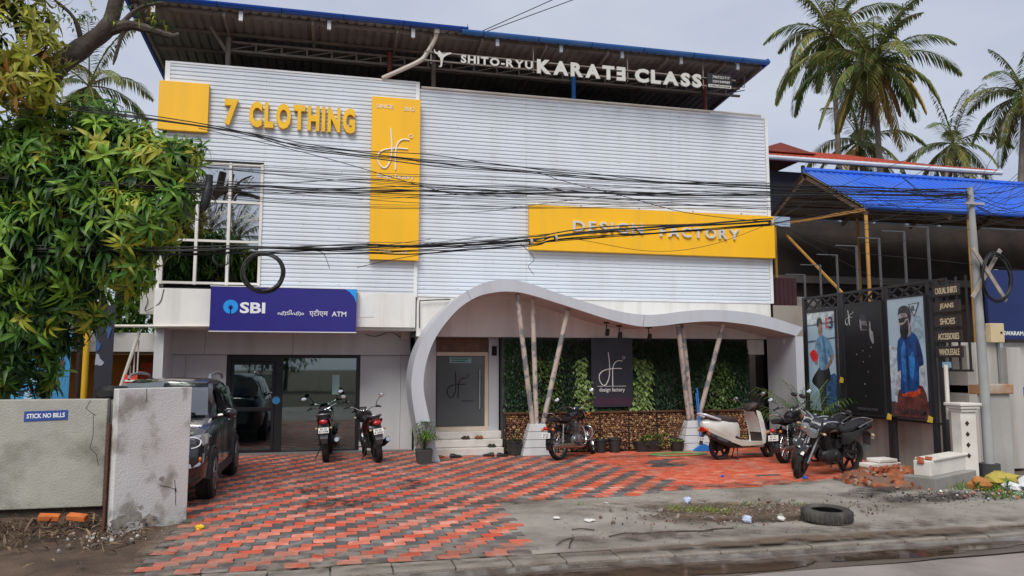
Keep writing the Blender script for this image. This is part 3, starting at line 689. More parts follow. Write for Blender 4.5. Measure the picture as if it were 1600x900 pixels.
for cx, cy in ((5.16, -1.50), (8.95, -1.38)):
    for k in range(4):
        a = .37 - .05*k; b = a - .045; m = MB()
        z0, z1 = .168*k+.004, .168*k+.162
        m.loft([[(cx-a,cy-a*.62,z0),(cx+a,cy-a*.62,z0),(cx+a,cy+a*.62,z0),(cx-a,cy+a*.62,z0)],[(cx-b,cy-b*.62,z1),(cx+b,cy-b*.62,z1),(cx+b,cy+b*.62,z1),(cx-b,cy+b*.62,z1)]], smooth=False)
        part(CAN, 'pedestal_block', m, M_grey, bevel=.006)
# spotlights under the canopy
for x, y, z, l in ((6.72,-1.75,2.90,'black spotlight under the canopy left of the dark logo board'), (7.02,-1.75,2.83,'black spotlight under the canopy above the dark logo board'), (7.75,-1.7,2.80,'black spotlight under the canopy right of the dark logo board')):
    t = thing('spotlight', l, 'lamp', (x, y, z-.3), group='spotlights under the canopy')
    m = MB(); m.box(x-.06, x+.06, y-.04, y+.04, z-.03, z); part(t, 'bracket', m, M_black)
    m = MB(); m.tube([(x, y, z-.02), (x, y, z-.14)], .012, 6); part(t, 'arm', m, M_black)
    m = MB(); m.lathe([(0,0),(.045,0),(.05,.06),(.045,.15),(.0,.15)], (0,0,0), 'z', 14); m.xf(Matrix.Translation((x, y-.02, z-.30)) @ Matrix.Rotation(radians(18), 4, 'X')); part(t, 'lamp_head', m, M_black)
m = MB(); m.lathe([(0,0),(.05,0),(.05,.03),(.02,.06),(0,.06)], (11.155,-1.75,2.5), 'x', 12); solo('dome_lamp', 'small round white lamp high on the canopy end wall', 'lamp', m, M_trim)
# ================================================================== left boundary wall and gate pier
M_wall = mat('stained_wall', (.34, .335, .29), .9, 0, .12, 1.2, .4, 40, dirt=(.075, .07, .05), damt=.8, dscale=1.5, dlo=.5, dhi=.72, grime=((.40,.39,.35),.6,5))
T = thing('boundary_wall', 'low stained greenish grey plaster wall at the left with blue painted notice', 'wall', (-3.6, -7.0, 0))
m = MB(); m.box(-8, -2.00, -7.0, -6.84, .17, 1.515); part(T, 'wall_panel', m, M_wall, bevel=.012)
m = MB(); m.box(-1.998, -1.72, -6.88, -6.74, .17, 1.51); part(T, 'wall_panel', m, M_wall, bevel=.01)
m = MB(); m.box(-2.06, -1.72, -6.96, -6.882, .20, .34); part(T, 'plinth', m, M_wall, bevel=.02)
m = MB(); m.box(-8, -1.75, -6.94, -6.8, -.3, .168); part(T, 'footing', m, mat('old_footing', (.045, .035, .028), .95, 0, .4, 5, .6, 30))
m = MB()
for pts in ([(-2.20,1.50),(-2.25,1.40),(-2.18,1.34),(-2.13,1.31)], [(-2.16,1.32),(-2.15,1.06),(-2.18,.90),(-2.10,.82),(-2.07,.68)]):
    for a, b in zip(pts, pts[1:]): m.beam((a[0],-7.001,a[1]), (b[0],-7.001,b[1]), .003, .005)
part(T, 'crack', m, M_dark)
S = thing('painted_notice', 'blue rectangle reading STICK NO BILLS on the left boundary wall', 'sign', (-2.7,-7.005,1.25))
m = MB(); m.prism([(-2.945,1.245),(-2.455,1.262),(-2.455,1.382),(-2.945,1.37)], lambda p: (p[0],-7.001,p[1]), lambda p: (p[0],-7.008,p[1])); part(S, 'panel', m, mat('notice_blue', (.02, .06, .26), .7, 0, .1))
part(S, 'lettering', text_mb('STICK NO BILLS', .43, .058, lambda a, b, d: (-2.915+a, -7.009-d, 1.28+b+a*.03), .003, .025), M_letter)
T = thing('gate_pier', 'white weathered slab pier standing in front of the dark car', 'pier', (-1.33,-7.5,0))
A, B = Vector((-1.68,-7.80,0)), Vector((-.96,-7.21,0)); dn = Vector((B.y-A.y, -(B.x-A.x), 0)).normalized()*-.13
m = MB(); q = [A, B, B+dn, A+dn]
m.loft([[(p.x,p.y,-.05) for p in q], [(p.x,p.y,.8) for p in q], [(p.x*.998,p.y,1.665) for p in q]], smooth=False)
M_pier = mat('pier_paint', (.56, .55, .54), .85, 0, .06, 2, .35, 50, dirt=(.20, .185, .155), damt=.85, dscale=3.2, dlo=.54, dhi=.68, grime=((.40,.37,.33),.5,1.6))
part(T, 'slab', m, M_pier, bevel=.01)
m = MB()
def onp(t, z): p = A.lerp(B, t) - dn.normalized()*.003; return (p.x, p.y, z)
for pts in ([(.36,1.66),(.365,1.58),(.36,1.5)], [(.60,.47),(.72,.44),(.82,.40)], [(.80,.52),(.82,.40),(.83,.20)]):
    for a, b in zip(pts, pts[1:]): m.beam(onp(*a), onp(*b), .004, .004)
m.ell(onp(.82,.39), .010, .010, .025, 8, 5); part(T, 'crack', m, M_dark)
nn_ = dn.normalized(); tt_ = (B-A).normalized()
for cx, cz, s_, sd_ in ((.30,.14,.07,1),(.36,.24,.03,2),(.10,.10,.10,3),(.5,.05,.10,4),(.62,.55,.03,5)):
    c = Vector(onp(cx, cz)) - nn_*.001*sd_*.3; m = MB(); pts = []
    for k in range(22):
        a = 2*pi*k/22; q = s_*(1+.7*mnoise.noise(Vector((cos(a)*2+sd_*3, sin(a)*2, sd_)))); pts.append(c + tt_*q*cos(a) + Vector((0,0,q*sin(a)*.8)))
    m.add(pts, [tuple(range(22))]); part(T, 'moss_stain', m, mat('moss_stain', (.26, .235, .20), .95, 0, .5, 14), recalc=False)
m = MB(); p = A + dn*.5; m.box(p.x-.07, p.x-.045, p.y-.02, p.y+.08, 0, 1.25); part(T, 'gate_hinge_bar', m, mat('rusty_iron', (.11, .05, .03), .85, .2, .3, 9))
# ================================================================== things behind the left wall
M_orange = mat('orange_wall', (.50, .20, .03), .8, 0, .15, 1.5, .1, dirt=(.2, .09, .03), damt=.5)
T = thing('neighbour_shed', 'small orange walled shop with white stained concrete beam left of the building', 'building', (-4.3, 0, 0))
m = MB(); m.box(-7.5, -2.86, .9, 1.1, 0, 2.2); part(T, 'wall', m, M_orange)
m = MB(); m.box(-4.6, -2.85, -.35, .95, 2.22, 2.62); part(T, 'concrete_beam', m, mat('stained_beam', (.60, .58, .55), .9, 0, .1, 2, .3, dirt=(.08, .07, .06), damt=.8, dscale=1.8, dlo=.52, dhi=.66), bevel=.01)
m = MB(); m.box(-7.5, -2.85, -.30, .9, 2.16, 2.215); part(T, 'soffit', m, mat('shed_soffit', (.16, .08, .03), .8))
m = MB(); m.box(-4.6, -3.6, .6, .86, .75, 1.1); part(T, 'counter', m, mat('counter', (.06, .05, .045), .6))
m = MB(); m.box(-3.3, -2.85, .3, .86, 0, 2.0); part(T, 'red_panel', m, mat('red_panel', (.45, .06, .02), .7))
T = thing('stair_railing', 'white pipe stair railing climbing beside the left edge of the building', 'railing', (-3.05, -.6, 0))
m = MB(); m.tube([(-3.52,-1.0,.9),(-3.07,-.95,2.62)], .035, 8); part(T, 'handrail', m, M_pvc)
for k in range(5):
    t = .3 + .15*k; x = -3.52+.45*t; z = .9+1.72*t; m = MB(); m.tube([(x+.03,-.9,z-.8),(x+.03,-.9,z)], .014, 6); part(T, 'baluster', m, M_pvc)
m = MB(); m.tube([(-3.95,-1.10,2.72),(-1.7,-1.10,2.745)], .03, 8); solo('pvc_pipe', 'white horizontal drain pipe along the foot of the white fascia', 'pipe', m, M_pvc)
T = thing('meter_box', 'grey electric meter box on the left side wall below the window', 'box', (-2.95, -.9, 3.0))
m = MB(); m.box(-3.08,-2.81,-.98,-.72,2.98,3.62); part(T, 'case', m, mat('meter_case', (.48,.47,.44), .6, dirt=(.2,.16,.1), damt=.5), bevel=.01)
m = MB(); m.box(-3.03,-2.92,-.986,-.981,3.42,3.54); part(T, 'window', m, M_dark)
m = MB(); m.tube(bez([(-2.98,-.99,3.40),(-2.93,-1.0,3.25),(-2.97,-1.0,3.05),(-2.7,-1.07,3.2),(-2.62,-1.07,3.5)],5), .007, 5); part(T, 'wire', m, M_black)
def banner(name, label, x0, x1, z0, z1, y, cols, seed, cat='banner'):
    t = thing(name, label, cat, ((x0+x1)/2, y, z0)); m = MB(); m.box(x0, x1, y-.02, y, z0, z1); part(t, 'sheet', m, mat(name+str(seed), cols[0], .6))
    rr = random.Random(seed)
    for k in range(len(cols)-1):
        m = MB(); 
        for q in range(9): 
            a = rr.uniform(x0+.03, x1-.03); b = rr.uniform(z0+.1, z1-.1); w_ = rr.uniform(.03,.12); h_ = rr.uniform(.03,.16)
            pts = [(min(max(a+w_*cos(g)*rr.uniform(.2,1.4), x0+.005), x1-.005), b+h_*sin(g)*rr.uniform(.2,1.4)) for g in [2*pi*i/9 for i in range(9)]]
            yk = y-.021-.001*(k*9+q); m.add([(p[0], yk, p[1]) for p in pts], [tuple(range(9))])
        part(t, 'print_patch', m, mat(name+str(seed)+'p'+str(k), cols[k+1], .6), recalc=False, kind='stuff')
    return t
banner('printed_banner', 'blue printed banner behind the low wall under the mango tree', -4.50, -3.62, .3, 2.55, -3.2, [(.05,.26,.50),(.02,.03,.06),(.35,.55,.68),(.16,.06,.04)], 1)
banner('printed_banner', 'narrow dark printed banner beside the yellow post behind the low wall', -3.26, -2.98, .3, 3.0, -3.1, [(.035,.035,.05),(.40,.42,.50),(.05,.12,.3)], 2)
T = banner('standee_sign', 'small red standee with white lines left of the orange wall', -3.22, -2.98, .55, 1.75, -1.3, [(.62,.05,.02),(.62,.12,.03)], 3, 'sign')
for k in range(5):
    m = MB(); m.box(-3.20, -3.02-.02*(k%3), -1.35, -1.345, 1.62-k*.09, 1.655-k*.09); part(T, 'print_line', m, M_letter)
for x, c, l in ((-3.50, (.03,.012,.01), 'dark round post behind the low wall left of the yellow post'), (-3.40, (.72,.42,.02), 'thin yellow post behind the low wall')):
    m = MB(); m.cyl((x,-3.15,0), (x,-3.15,2.75), .05, n=10); solo('post', l, 'post', m, mat('post'+l[:4], c, .6))
m = MB(); m.lathe([(.0,.02),(.16,.0),(.21,.05),(.21,.12),(.16,.17),(0,.15)], (-2.02,-6.72,1.50), 'z', 18); solo('rubber_bowl', 'dark rubber bowl lying behind the top of the low wall', 'bowl', m, M_black)

# ================================================================== poster hoarding along the right side (runs out from the shop front)
HX = 11.60
HO = thing('poster_hoarding', 'black steel hoarding frame with lattice top along the right side', 'hoarding', (HX, -4, 0))
M_bf = mat('hoarding_black', (.022, .022, .026), .5, 0, .2)
for v in (1.96, 3.24, 3.34, 4.64, 4.72, 5.80, 6.02):
    m = MB(); m.box(HX-.04, HX+.04, -v-.045, -v+.045, 0, 3.5); part(HO, 'upright', m, M_bf)
for z in (3.21, 3.50):
    m = MB(); m.box(HX-.03, HX+.03, -6.2, -1.9, z-.025, z+.025); part(HO, 'rail', m, M_bf)
m = MB(); m.box(HX-.03, HX+.03, -6.0, -1.9, .86, .90); part(HO, 'rail', m, M_bf)
v = 1.95
while v < 6.0:
    for a, b in ((v, v+.34), (v+.34, v)):
        m = MB(); m.beam((HX, -a, 3.235), (HX, -b, 3.475), .03, .035); part(HO, 'lattice_bar', m, M_bf)
    v += .34
M_gp = mat('grey_post', (.075, .08, .09), .6)
for v, h in ((2.0,.55),(2.6,.7),(3.2,.85),(3.85,.95),(4.55,1.0),(5.25,1.02),(5.85,1.0)):
    m = MB(); m.beam((HX, -v, 3.52), (HX, -v, 3.52+h), .035, .035); m.beam((HX+.02, -v, 3.52+h), (HX-.5, -v, 3.52+h), .022, .022); part(HO, 'frame_post', m, M_gp)
# sign boards at the road end
BS = thing('sign_ladder', 'black ladder frame of five small boards listing clothes at the road end', 'sign', (HX-.05, -6.3, 1.9))
for v in (5.97, 6.22, 6.44, 6.66):
    m = MB(); m.beam((HX, -v, 1.85), (HX, -v, 3.52), .03, .03); part(BS, 'bar', m, M_bf)
m = MB(); m.beam((HX,-5.95,1.85), (HX,-6.7,1.85), .03, .04); part(BS, 'bar', m, M_bf)
M_bb = mat('board_brown', (.035, .026, .026), .5); M_gold = mat('gold_letter', (.60, .50, .33), .5)
rot = radians(8)
def slant(v0, z0, dx):      # text on a face that looks towards -x, running out to the road
    return lambda a, b, d: (HX - dx - d, -v0 - a, z0 + b)
for t_, z, l in (('CASUAL SHIRTS', 3.29, .50), ('JEANS', 3.00, .32), ('SHOES', 2.73, .34), ('ACCESSORIES', 2.46, .48), ('WHOLESALE', 2.18, .46)):
    m = MB(); m.box(HX-.055, HX-.02, -6.55, -5.95, z-.10, z+.10); bd = part(BS, 'board', m, M_bb, bevel=.004)
    part(bd, 'lettering', text_mb(t_, l, .115, slant(6.0+(.52-l)/2, z-.058, .0555), .004, .012), M_gold)
m = MB(); m.box(HX-.04, HX-.02, -6.25, -6.05, 1.90, 2.0); part(BS, 'label_plate', m, mat('label_plate', (.25,.42,.55), .5))
# posters
def poster(label, v0, v1, z0, z1, bg, shapes, texts=(), tilt=0):
    t = thing('poster', label, 'poster', (HX-.05, -(v0+v1)/2, z0), group='fashion posters on the hoarding')
    m = MB(); m.box(HX-.075, HX-.047, -v1, -v0, z0, z1); part(t, 'panel', m, bg)
    W_, H_ = v1-v0, z1-z0
    m = MB()
    for a in ((v0-.03,v1+.03,z0-.03,z0-.001),(v0-.03,v1+.03,z1+.001,z1+.03),(v0-.03,v0-.001,z0,z1),(v1+.001,v1+.03,z0,z1)): m.box(HX-.085, HX-.046, -a[1], -a[0], a[2], a[3])
    part(t, 'frame', m, M_bf)
    for k, (nm, c, pts) in enumerate(shapes):
        m = MB(); pts = [(p[0], p[1]) for p in pts]
        if len(pts) > 4: pts = [(p.x, p.y) for p in bez([(a, b, 0) for a, b in pts] + [(pts[0][0], pts[0][1], 0)], 4)][:-1]
        x = HX-.0762-.0006*k; m.add([(x, -(v0+W_*min(max(a,0.),1.)), z1-H_*min(max(b,0.),1.)) for a, b in pts], [tuple(range(len(pts)))])
        part(t, nm, m, mat('pp_%.2f_%.2f_%.2f' % c, c, .35, 0, .35, 22, dirt=tuple(q*.3 for q in c), damt=.75, dscale=6, dlo=.46, dhi=.66, grime=(tuple(min(.8,q*1.7+.02) for q in c),.55,8.), coat=.3), recalc=False)
    for s_, a, b, w_, h_, c in texts:
        part(t, 'lettering', text_mb(s_, w_*W_, h_*H_, lambda p, q, d: (HX-.092-d, -(v0+W_*a+p), z1-H_*b+q), .002, .02), mat('pt_%.2f_%.2f_%.2f' % c, c, .5))
    return t
SK = (.30,.19,.15); SKP = (.46,.48,.54); BK = (.012,.012,.016); NAVY = (.015,.03,.09)
poster('poster of a man in a light blue shirt holding a red book', 2.14, 3.13, .92, 3.14, mat('poster_sky', (.36,.50,.60), .4, 0, .12, 2),
  [('print_wall',(.50,.60,.66),[(0,0),(1,0),(1,.10),(0,.12)]), ('print_line',(.10,.13,.16),[(0,.125),(1,.105),(1,.118),(0,.14)]), ('print_line',(.12,.16,.2),[(0,.29),(.4,.28),(.4,.30),(0,.31)]), ('print_line',(.14,.17,.2),[(.7,.27),(1,.26),(1,.275),(.7,.285)]),
   ('barrel_print',(.03,.09,.22),[(.66,.66),(.98,.64),(1,.98),(.62,.99),(.60,.8)]), ('trousers_print',BK,[(.40,.56),(.72,.55),(.78,.68),(.62,.74),(.60,.99),(.42,.98),(.36,.8),(.12,.72),(.16,.66)]),
   ('shirt_print',(.13,.28,.45),[(.30,.29),(.46,.24),(.60,.24),(.80,.30),(.92,.42),(.88,.47),(.72,.46),(.70,.57),(.42,.58),(.40,.45),(.26,.44)]), ('shirt_fold',(.06,.15,.28),[(.52,.26),(.60,.25),(.66,.40),(.70,.56),(.62,.57),(.58,.42)]),
   ('arm_print',SK,[(.86,.43),(.93,.44),(.84,.52),(.66,.58),(.62,.56),(.76,.50)]), ('hand_print',SK,[(.26,.43),(.36,.46),(.34,.54),(.24,.52)]), ('book_print',(.75,.02,.02),[(.06,.42),(.20,.38),(.34,.41),(.36,.48),(.20,.50),(.12,.47)]),
   ('face_print',SK,[(.40,.13),(.50,.10),(.56,.15),(.55,.22),(.47,.25),(.42,.21)]), ('hair_print',BK,[(.37,.14),(.38,.08),(.46,.055),(.54,.07),(.57,.13),(.48,.115),(.42,.15)])],
  [('3', .80, .175, .16, .12, (.04,.03,.10)), ('E', .70, .165, .08, .10, (.6,.03,.04))])
poster('black poster with the half lit face of a man and thin logo', 3.44, 4.58, .94, 3.22, mat('poster_black', (.012,.012,.014), .4, 0, .1),
  [('face_print',(.20,.20,.21),[(.44,.15),(.52,.12),(.60,.14),(.64,.20),(.60,.27),(.52,.28),(.46,.24)]), ('hair_print',BK,[(.42,.17),(.46,.10),(.56,.10),(.66,.15),(.58,.16),(.50,.155)]), ('glasses_print',BK,[(.45,.195),(.64,.205),(.63,.235),(.54,.235),(.46,.225)]), ('beard_print',BK,[(.46,.25),(.54,.24),(.62,.25),(.60,.32),(.52,.33),(.47,.29)]),
   ('light_streak',(.32,.32,.33),[(.445,.15),(.475,.14),(.49,.20),(.475,.24),(.45,.21)]), ('hand_print',(.27,.27,.28),[(.70,.17),(.73,.17),(.74,.24),(.79,.27),(.80,.36),(.75,.36),(.70,.30),(.69,.24)])] +
  [('spark',(.5,.5,.48),[(a-.012,b),(a,b-.006),(a+.012,b),(a,b+.006)]) for a, b in ((.33,.46),(.50,.43),(.72,.40),(.50,.53),(.62,.62),(.52,.73),(.53,.84),(.68,.48))],
  [('DESIGN FACTORY', .30, .965, .55, .022, (.08,.09,.11))])
part(bpy.data.objects['poster.001'], 'logo', logo(lambda a, b, d: (HX-.092, -3.50-a, 2.78+b), .33, .006), mat('pale_logo', (.45,.5,.48), .5))
poster('poster of a bearded man in sunglasses and blue denim shirt', 4.78, 5.74, .96, 3.24, mat('poster_pale', (.40,.53,.62), .4, 0, .15, 1.5),
  [('print_arch',(.30,.42,.52),[(.68,.22),(.80,.16),(.92,.20),(.96,.38),(.70,.38)]), ('print_wall',(.52,.62,.68),[(0,.40),(.22,.42),(.20,.75),(0,.78)]), ('print_ground',(.10,.05,.05),[(0,.88),(1,.86),(1,1),(0,1)]),
   ('arm_print',SKP,[(.20,.62),(.30,.62),(.26,.74),(.18,.88),(.10,.86),(.12,.76)]), ('arm_print',SKP,[(.82,.56),(.93,.55),(.96,.72),(.98,.86),(.90,.90),(.86,.80)]),
   ('jeans_print',(.12,.035,.03),[(.22,.78),(.86,.74),(.92,.99),(.20,.99),(.16,.88)]), ('belt_print',(.55,.06,.02),[(.30,.80),(.52,.79),(.74,.745),(.80,.80),(.62,.83),(.34,.83)]),
   ('shirt_print',(.012,.06,.22),[(.26,.36),(.42,.30),(.58,.28),(.78,.33),(.88,.44),(.92,.56),(.80,.585),(.76,.76),(.50,.79),(.28,.80),(.30,.62),(.22,.62),(.22,.46)]),
   ('shirt_light',(.03,.17,.50),[(.34,.42),(.44,.37),(.46,.55),(.42,.70),(.34,.66)]), ('shirt_light',(.03,.19,.52),[(.54,.50),(.66,.46),(.70,.56),(.62,.68),(.54,.64)]), ('shirt_dark',NAVY,[(.76,.36),(.84,.40),(.90,.55),(.80,.57),(.76,.48)]), ('placket',NAVY,[(.485,.34),(.505,.34),(.51,.78),(.485,.78)]),
   ('neck_print',(.34,.29,.30),[(.46,.24),(.62,.20),(.64,.30),(.52,.335),(.46,.30)]), ('face_print',(.38,.30,.29),[(.32,.16),(.42,.12),(.58,.13),(.60,.22),(.50,.27),(.36,.26)]), ('beard_print',BK,[(.35,.23),(.46,.22),(.56,.19),(.58,.25),(.52,.34),(.40,.345),(.34,.29)]),
   ('hair_print',BK,[(.30,.14),(.34,.085),(.48,.065),(.62,.09),(.66,.15),(.62,.22),(.58,.18),(.54,.135),(.40,.13)]), ('glasses_print',BK,[(.31,.175),(.50,.165),(.58,.17),(.50,.185),(.46,.205),(.34,.21)]),
   ('triangle_print',(.04,.045,.06),[(.60,.06),(.90,.05),(.75,.17)]), ('triangle_print',(.44,.56,.65),[(.635,.066),(.865,.058),(.75,.152)])],
  [('LAB DENIM', .26, .975, .68, .045, (.03,.03,.04)), ('II.', .70, .118, .09, .045, (.03,.03,.04))])
for v, z, l in ((3.30,1.62,'tall'),(4.70,.93,'low'),(5.76,.95,'end')):
    m = MB(); m.prism([(-.07,-.05),(.06,-.06),(.08,.04),(-.02,.07)], lambda p: (HX-.10, -v-p[0], z+p[1]), lambda p: (HX-.095, -v-p[0], z+p[1])); part(HO, 'yellow_tag', m, mat('yellow_tag', (.70,.48,.06), .5))
# boundary wall under and behind the hoarding
T = thing('side_wall', 'pale beige boundary wall behind the row of posters', 'wall', (12.0, -4, 0))
m = MB(); m.box(11.92, 12.10, -6.25, -1.0, -.1, 2.3); part(T, 'wall', m, mat('beige_wall', (.50,.455,.40), .85, 0, .1, 1.5, .2, dirt=(.24,.2,.16), damt=.6, streak=True))
m = MB(); m.box(11.37, 12.3, -1.0, -.85, -.1, 3.42); part(T, 'wall', m, mat('dun_wall', (.30,.265,.235), .85, 0, .12, 1.2, dirt=(.16,.13,.11), damt=.5))

# ================================================================== blue roofed shed on the right
SH = thing('open_shed', 'open shed with bright blue ribbed roof on thin yellow posts', 'shed', (15, -2, 0))
def slope_sheet(x0, x1, ya, za, yb, zb, pitch=.19, d=.035):
    mb = MB(); prof = []; n = int((x1-x0)/pitch)
    for i in range(n):
        x = x0+i*pitch; prof += [(x,0),(x+pitch*.5,0),(x+pitch*.64,d),(x+pitch*.86,d)]
    prof.append((x0+n*pitch,0)); N = len(prof)
    mb.add([(x,ya,za+o) for x,o in prof]+[(x,yb,zb+o) for x,o in prof], [(i,i+1,N+i+1,N+i) for i in range(N-1)], False); return mb
M_bs = mat('shed_blue', (.012, .10, .56), .45, 0, .15, .9, dirt=(.05,.13,.36), damt=.5, dscale=1.6, grime=((.10,.18,.40),.35,.7))
SX = 12.22; RD, FE, BE = (-1.25, 6.80), (-3.42, 5.46), (.35, 5.98)
part(SH, 'roof_sheet', slope_sheet(SX, 30, RD[0], RD[1], FE[0], FE[1]), M_bs, recalc=False)
part(SH, 'roof_sheet', slope_sheet(SX, 30, RD[0], RD[1], BE[0], BE[1]), M_bs, recalc=False)
for a, b in ((FE, RD), (BE, RD)):
    m = MB(); m.add([(SX-.03,a[0],a[1]-.03),(30,a[0],a[1]-.03),(30,b[0],b[1]-.03),(SX-.03,b[0],b[1]-.03)], [(0,1,2,3)]); part(SH, 'roof_lining', m, mat('shed_lining', (.20,.16,.125), .8, 0, .3, 2, dirt=(.07,.05,.04), damt=.7))
    for k in range(5):
        t = .06+.22*k; y = a[0]+(b[0]-a[0])*t; z = a[1]+(b[1]-a[1])*t-.07; m = MB(); m.box(SX, 30, y-.025, y+.025, z-.03, z+.03); part(SH, 'purlin', m, mat('shed_purlin', (.11,.07,.05), .7))
    x = SX+.04
    while x < 30:
        m = MB(); m.beam((x,a[0],a[1]-.16),(x,b[0]+(a[0]-b[0])*.03,b[1]-.18), .06, .09); part(SH, 'rafter', m, mat('shed_rafter', (.17,.11,.065), .7)); x += 2.2
m = MB(); m.tube([(SX,FE[0]-.03,FE[1]-.02),(30,FE[0]-.03,FE[1]-.02)], .06, 8); part(SH, 'gutter', m, M_bs)
m = MB(); m.tube([(SX,RD[0],RD[1]+.02),(30,RD[0],RD[1]+.02)], .08, 6); part(SH, 'ridge_cap', m, M_bs)
M_yp = mat('yellow_post', (.44,.23,.05), .6, 0, .2, 4, dirt=(.25,.12,.04), damt=.5)
for x, y in ((SX+.05,-3.36),(15.0,-3.36),(18.0,-3.36),(SX+.05,.2),(14.2,-.6)):
    m = MB(); m.cyl((x,y,0), (x,y,5.40 if y < -1 else 5.8), .04, n=10); part(SH, 'post', m, M_yp)
m = MB(); m.beam((SX,-3.4,5.38),(SX,-.45,5.62), .05, .07); part(SH, 'tie_beam', m, M_yp)
m = MB(); m.beam((SX,-.35,5.35),(SX+.1,-2.4,3.6), .045, .045); part(SH, 'brace', m, M_yp)
rc_ = random.Random(19)
for k, (lab, x0, x1, y, z0, z1, c) in enumerate((('white painted low wall under the blue shed', 12.4, 14.4, .6, 2.2, 3.55, (.42,.39,.36)), ('stack of dark crates under the blue shed', 14.6, 15.8, .3, 2.0, 3.2, (.03,.025,.03)), ('brown timber stack under the blue shed', 16.9, 18.6, .2, 2.0, 3.5, (.10,.06,.04)))):
    m = MB(); m.box(x0, x1, y, y+.4, 0, z1)
    for q in range(4): a = rc_.uniform(x0, x1-.3); m.box(a, a+.3, y-.05-.01*q, y+.3, z1, z1+rc_.uniform(.05,.25))
    solo('stored_goods' if k else 'low_wall', lab, 'stack' if k else 'wall', m, mat('goods%d' % k, c, .8, 0, .25, 3), bevel=.01)
m = MB(); m.box(12.3, 32, .80, .86, 3.3, 6.0); part(SH, 'shade_sheet', m, mat('shed_shade', (.035,.026,.022), .9, 0, .4, 2))  # dark sheet added so the space under the shed roof reads as shade
T = thing('house', 'pale two storey house with red tiled roof behind the blue shed', 'house', (17, 3, 0))
M_hw = mat('house_wall', (.17,.155,.145), .85, 0, .12, .8, dirt=(.2,.17,.15), damt=.6)
m = MB(); m.box(12.2, 34, 1.6, 8, 0, 5.6); part(T, 'wall', m, M_hw)
m = MB(); m.box(13.3, 21.0, 3.0, 8, 4.2, 8.0); part(T, 'wall', m, mat('house_dark', (.07,.075,.085), .8))
m = MB(); m.box(21.002, 36, 3.0, 8, 5.6, 7.0); part(T, 'wall', m, mat('house_dark', (.07,.075,.085), .8))
for x in (13.4, 14.6, 15.8, 17.0, 18.2, 19.4, 20.6):
    m = MB(); m.box(x-.04, x+.04, 2.2, 2.28, 6.2, 8.0); part(T, 'veranda_post', m, mat('veranda_post', (.20,.24,.28), .5))
for x0, x1, z0, z1 in ((12.4,13.6,1.2,3.9),(14.8,15.9,.8,3.3),(16.9,18.2,.8,3.5),(19.5,21,.8,3.5)):
    m = MB(); m.box(x0, x1, 1.56, 1.62, z0, z1); part(T, 'opening', m, mat('house_opening', (.03,.02,.025), .6))
m = MB(); m.cyl((16.4,1.2,0),(16.4,1.2,4.2), .22, n=14); m.box(16.1,16.7,.9,1.5,3.7,3.95); part(T, 'column', m, M_trim)
m = MB(); m.box(12.2, 34, .6, 1.6, 4.2, 4.4); part(T, 'slab', m, M_hw)
M_tile = mat('red_tile', (.42,.075,.04), .7, 0, .25, 3, dirt=(.22,.06,.04), damt=.6)
hr = MB(); nr = 17
for k in range(nr):
    y0 = 1.7+4.0*k/nr; z0 = 8.02+1.52*k/nr
    hr.box(12.9+k*.18, 21.3-k*.18, y0, y0+.30, z0, z0+.045)
R_ = part(T, 'roof', hr, M_tile)
x = 12.95
tm = MB()
while x < 21.2:
    tm.cyl((x,1.66,8.075),(x,2.0,8.19), .05, n=6); x += .2
part(R_, 'eave_tiles', tm, M_tile, kind='stuff')
m = MB(); m.prism([(13.6,8.85),(14.5,9.15),(15.8,8.85)], lambda p: (p[0],3.2,p[1]-.15), lambda p: (p[0],6,p[1]-.15)); part(R_, 'dormer', m, mat('tile_dark', (.20,.05,.035), .8))
m = MB(); m.tube([(12.9,1.62,8.0),(21.3,1.62,8.0)], .07, 8); part(T, 'gutter', m, mat('white_gutter', (.55,.58,.62), .5))
# white roof edge and fence details beside the building
m = MB(); m.box(11.4, 12.2, -.6, -.5, 5.5, 5.75); solo('flashing_strip', 'short pale blue strip of wall top between the white cladding and the shed', 'wall', m, mat('pale_blue', (.35,.45,.60), .6))
m = MB(); m.box(11.38, 12.25, -.7, -.6, 3.43, 4.15)
for k in range(7): m.box(11.40+.12*k, 11.43+.12*k, -.72, -.70, 3.45, 4.12)
solo('shutter', 'dark maroon slatted shutter between the white cladding and the shed posts', 'shutter', m, mat('maroon', (.045,.015,.02), .6))

# ================================================================== utility pole, boxes, right hand walls
UP = thing('utility_pole', 'pale grey concrete utility pole standing at the right road edge', 'pole', (11.66, -6.80, 0))
m = MB(); m.tube([(11.72,-6.80,-.1),(11.70,-6.8,2.5),(11.66,-6.8,5.06)], [.085,.074,.056], 14); part(UP, 'shaft', m, mat('pole_paint', (.30,.31,.305), .8, 0, .15, 2, .3, dirt=(.2,.19,.17), damt=.6))
m = MB(); m.cyl((11.72,-6.8,-.1),(11.72,-6.8,.28), .16, n=14); part(UP, 'base_collar', m, mat('pole_base', (.05,.05,.05), .9))
m = MB(); m.beam((11.45,-6.93,3.10),(12.10,-6.93,3.95), .02, .07); part(UP, 'cross_brace', m, mat('grey_timber', (.30,.26,.22), .85, 0, .3, 8))
m = MB(); m.beam((11.50,-6.96,3.95),(12.12,-6.96,3.05), .02, .07); part(UP, 'cross_brace', m, mat('grey_timber', (.30,.26,.22), .85, 0, .3, 8))
m = MB(); m.box(11.48,11.86,-6.9,-6.86,4.74,4.78); part(UP, 'cross_arm', m, M_steel)
m = MB(); m.box(11.74,12.02,-6.98,-6.86,2.33,2.66); bx_ = part(UP, 'switch_box', m, mat('switch_box', (.50,.40,.24), .6), bevel=.012)
m = MB(); m.lathe([(0,0),(.02,0),(.02,-.01),(0,-.01)], (11.95,-6.981,2.5), 'y', 10); part(bx_, 'lock', m, M_black)
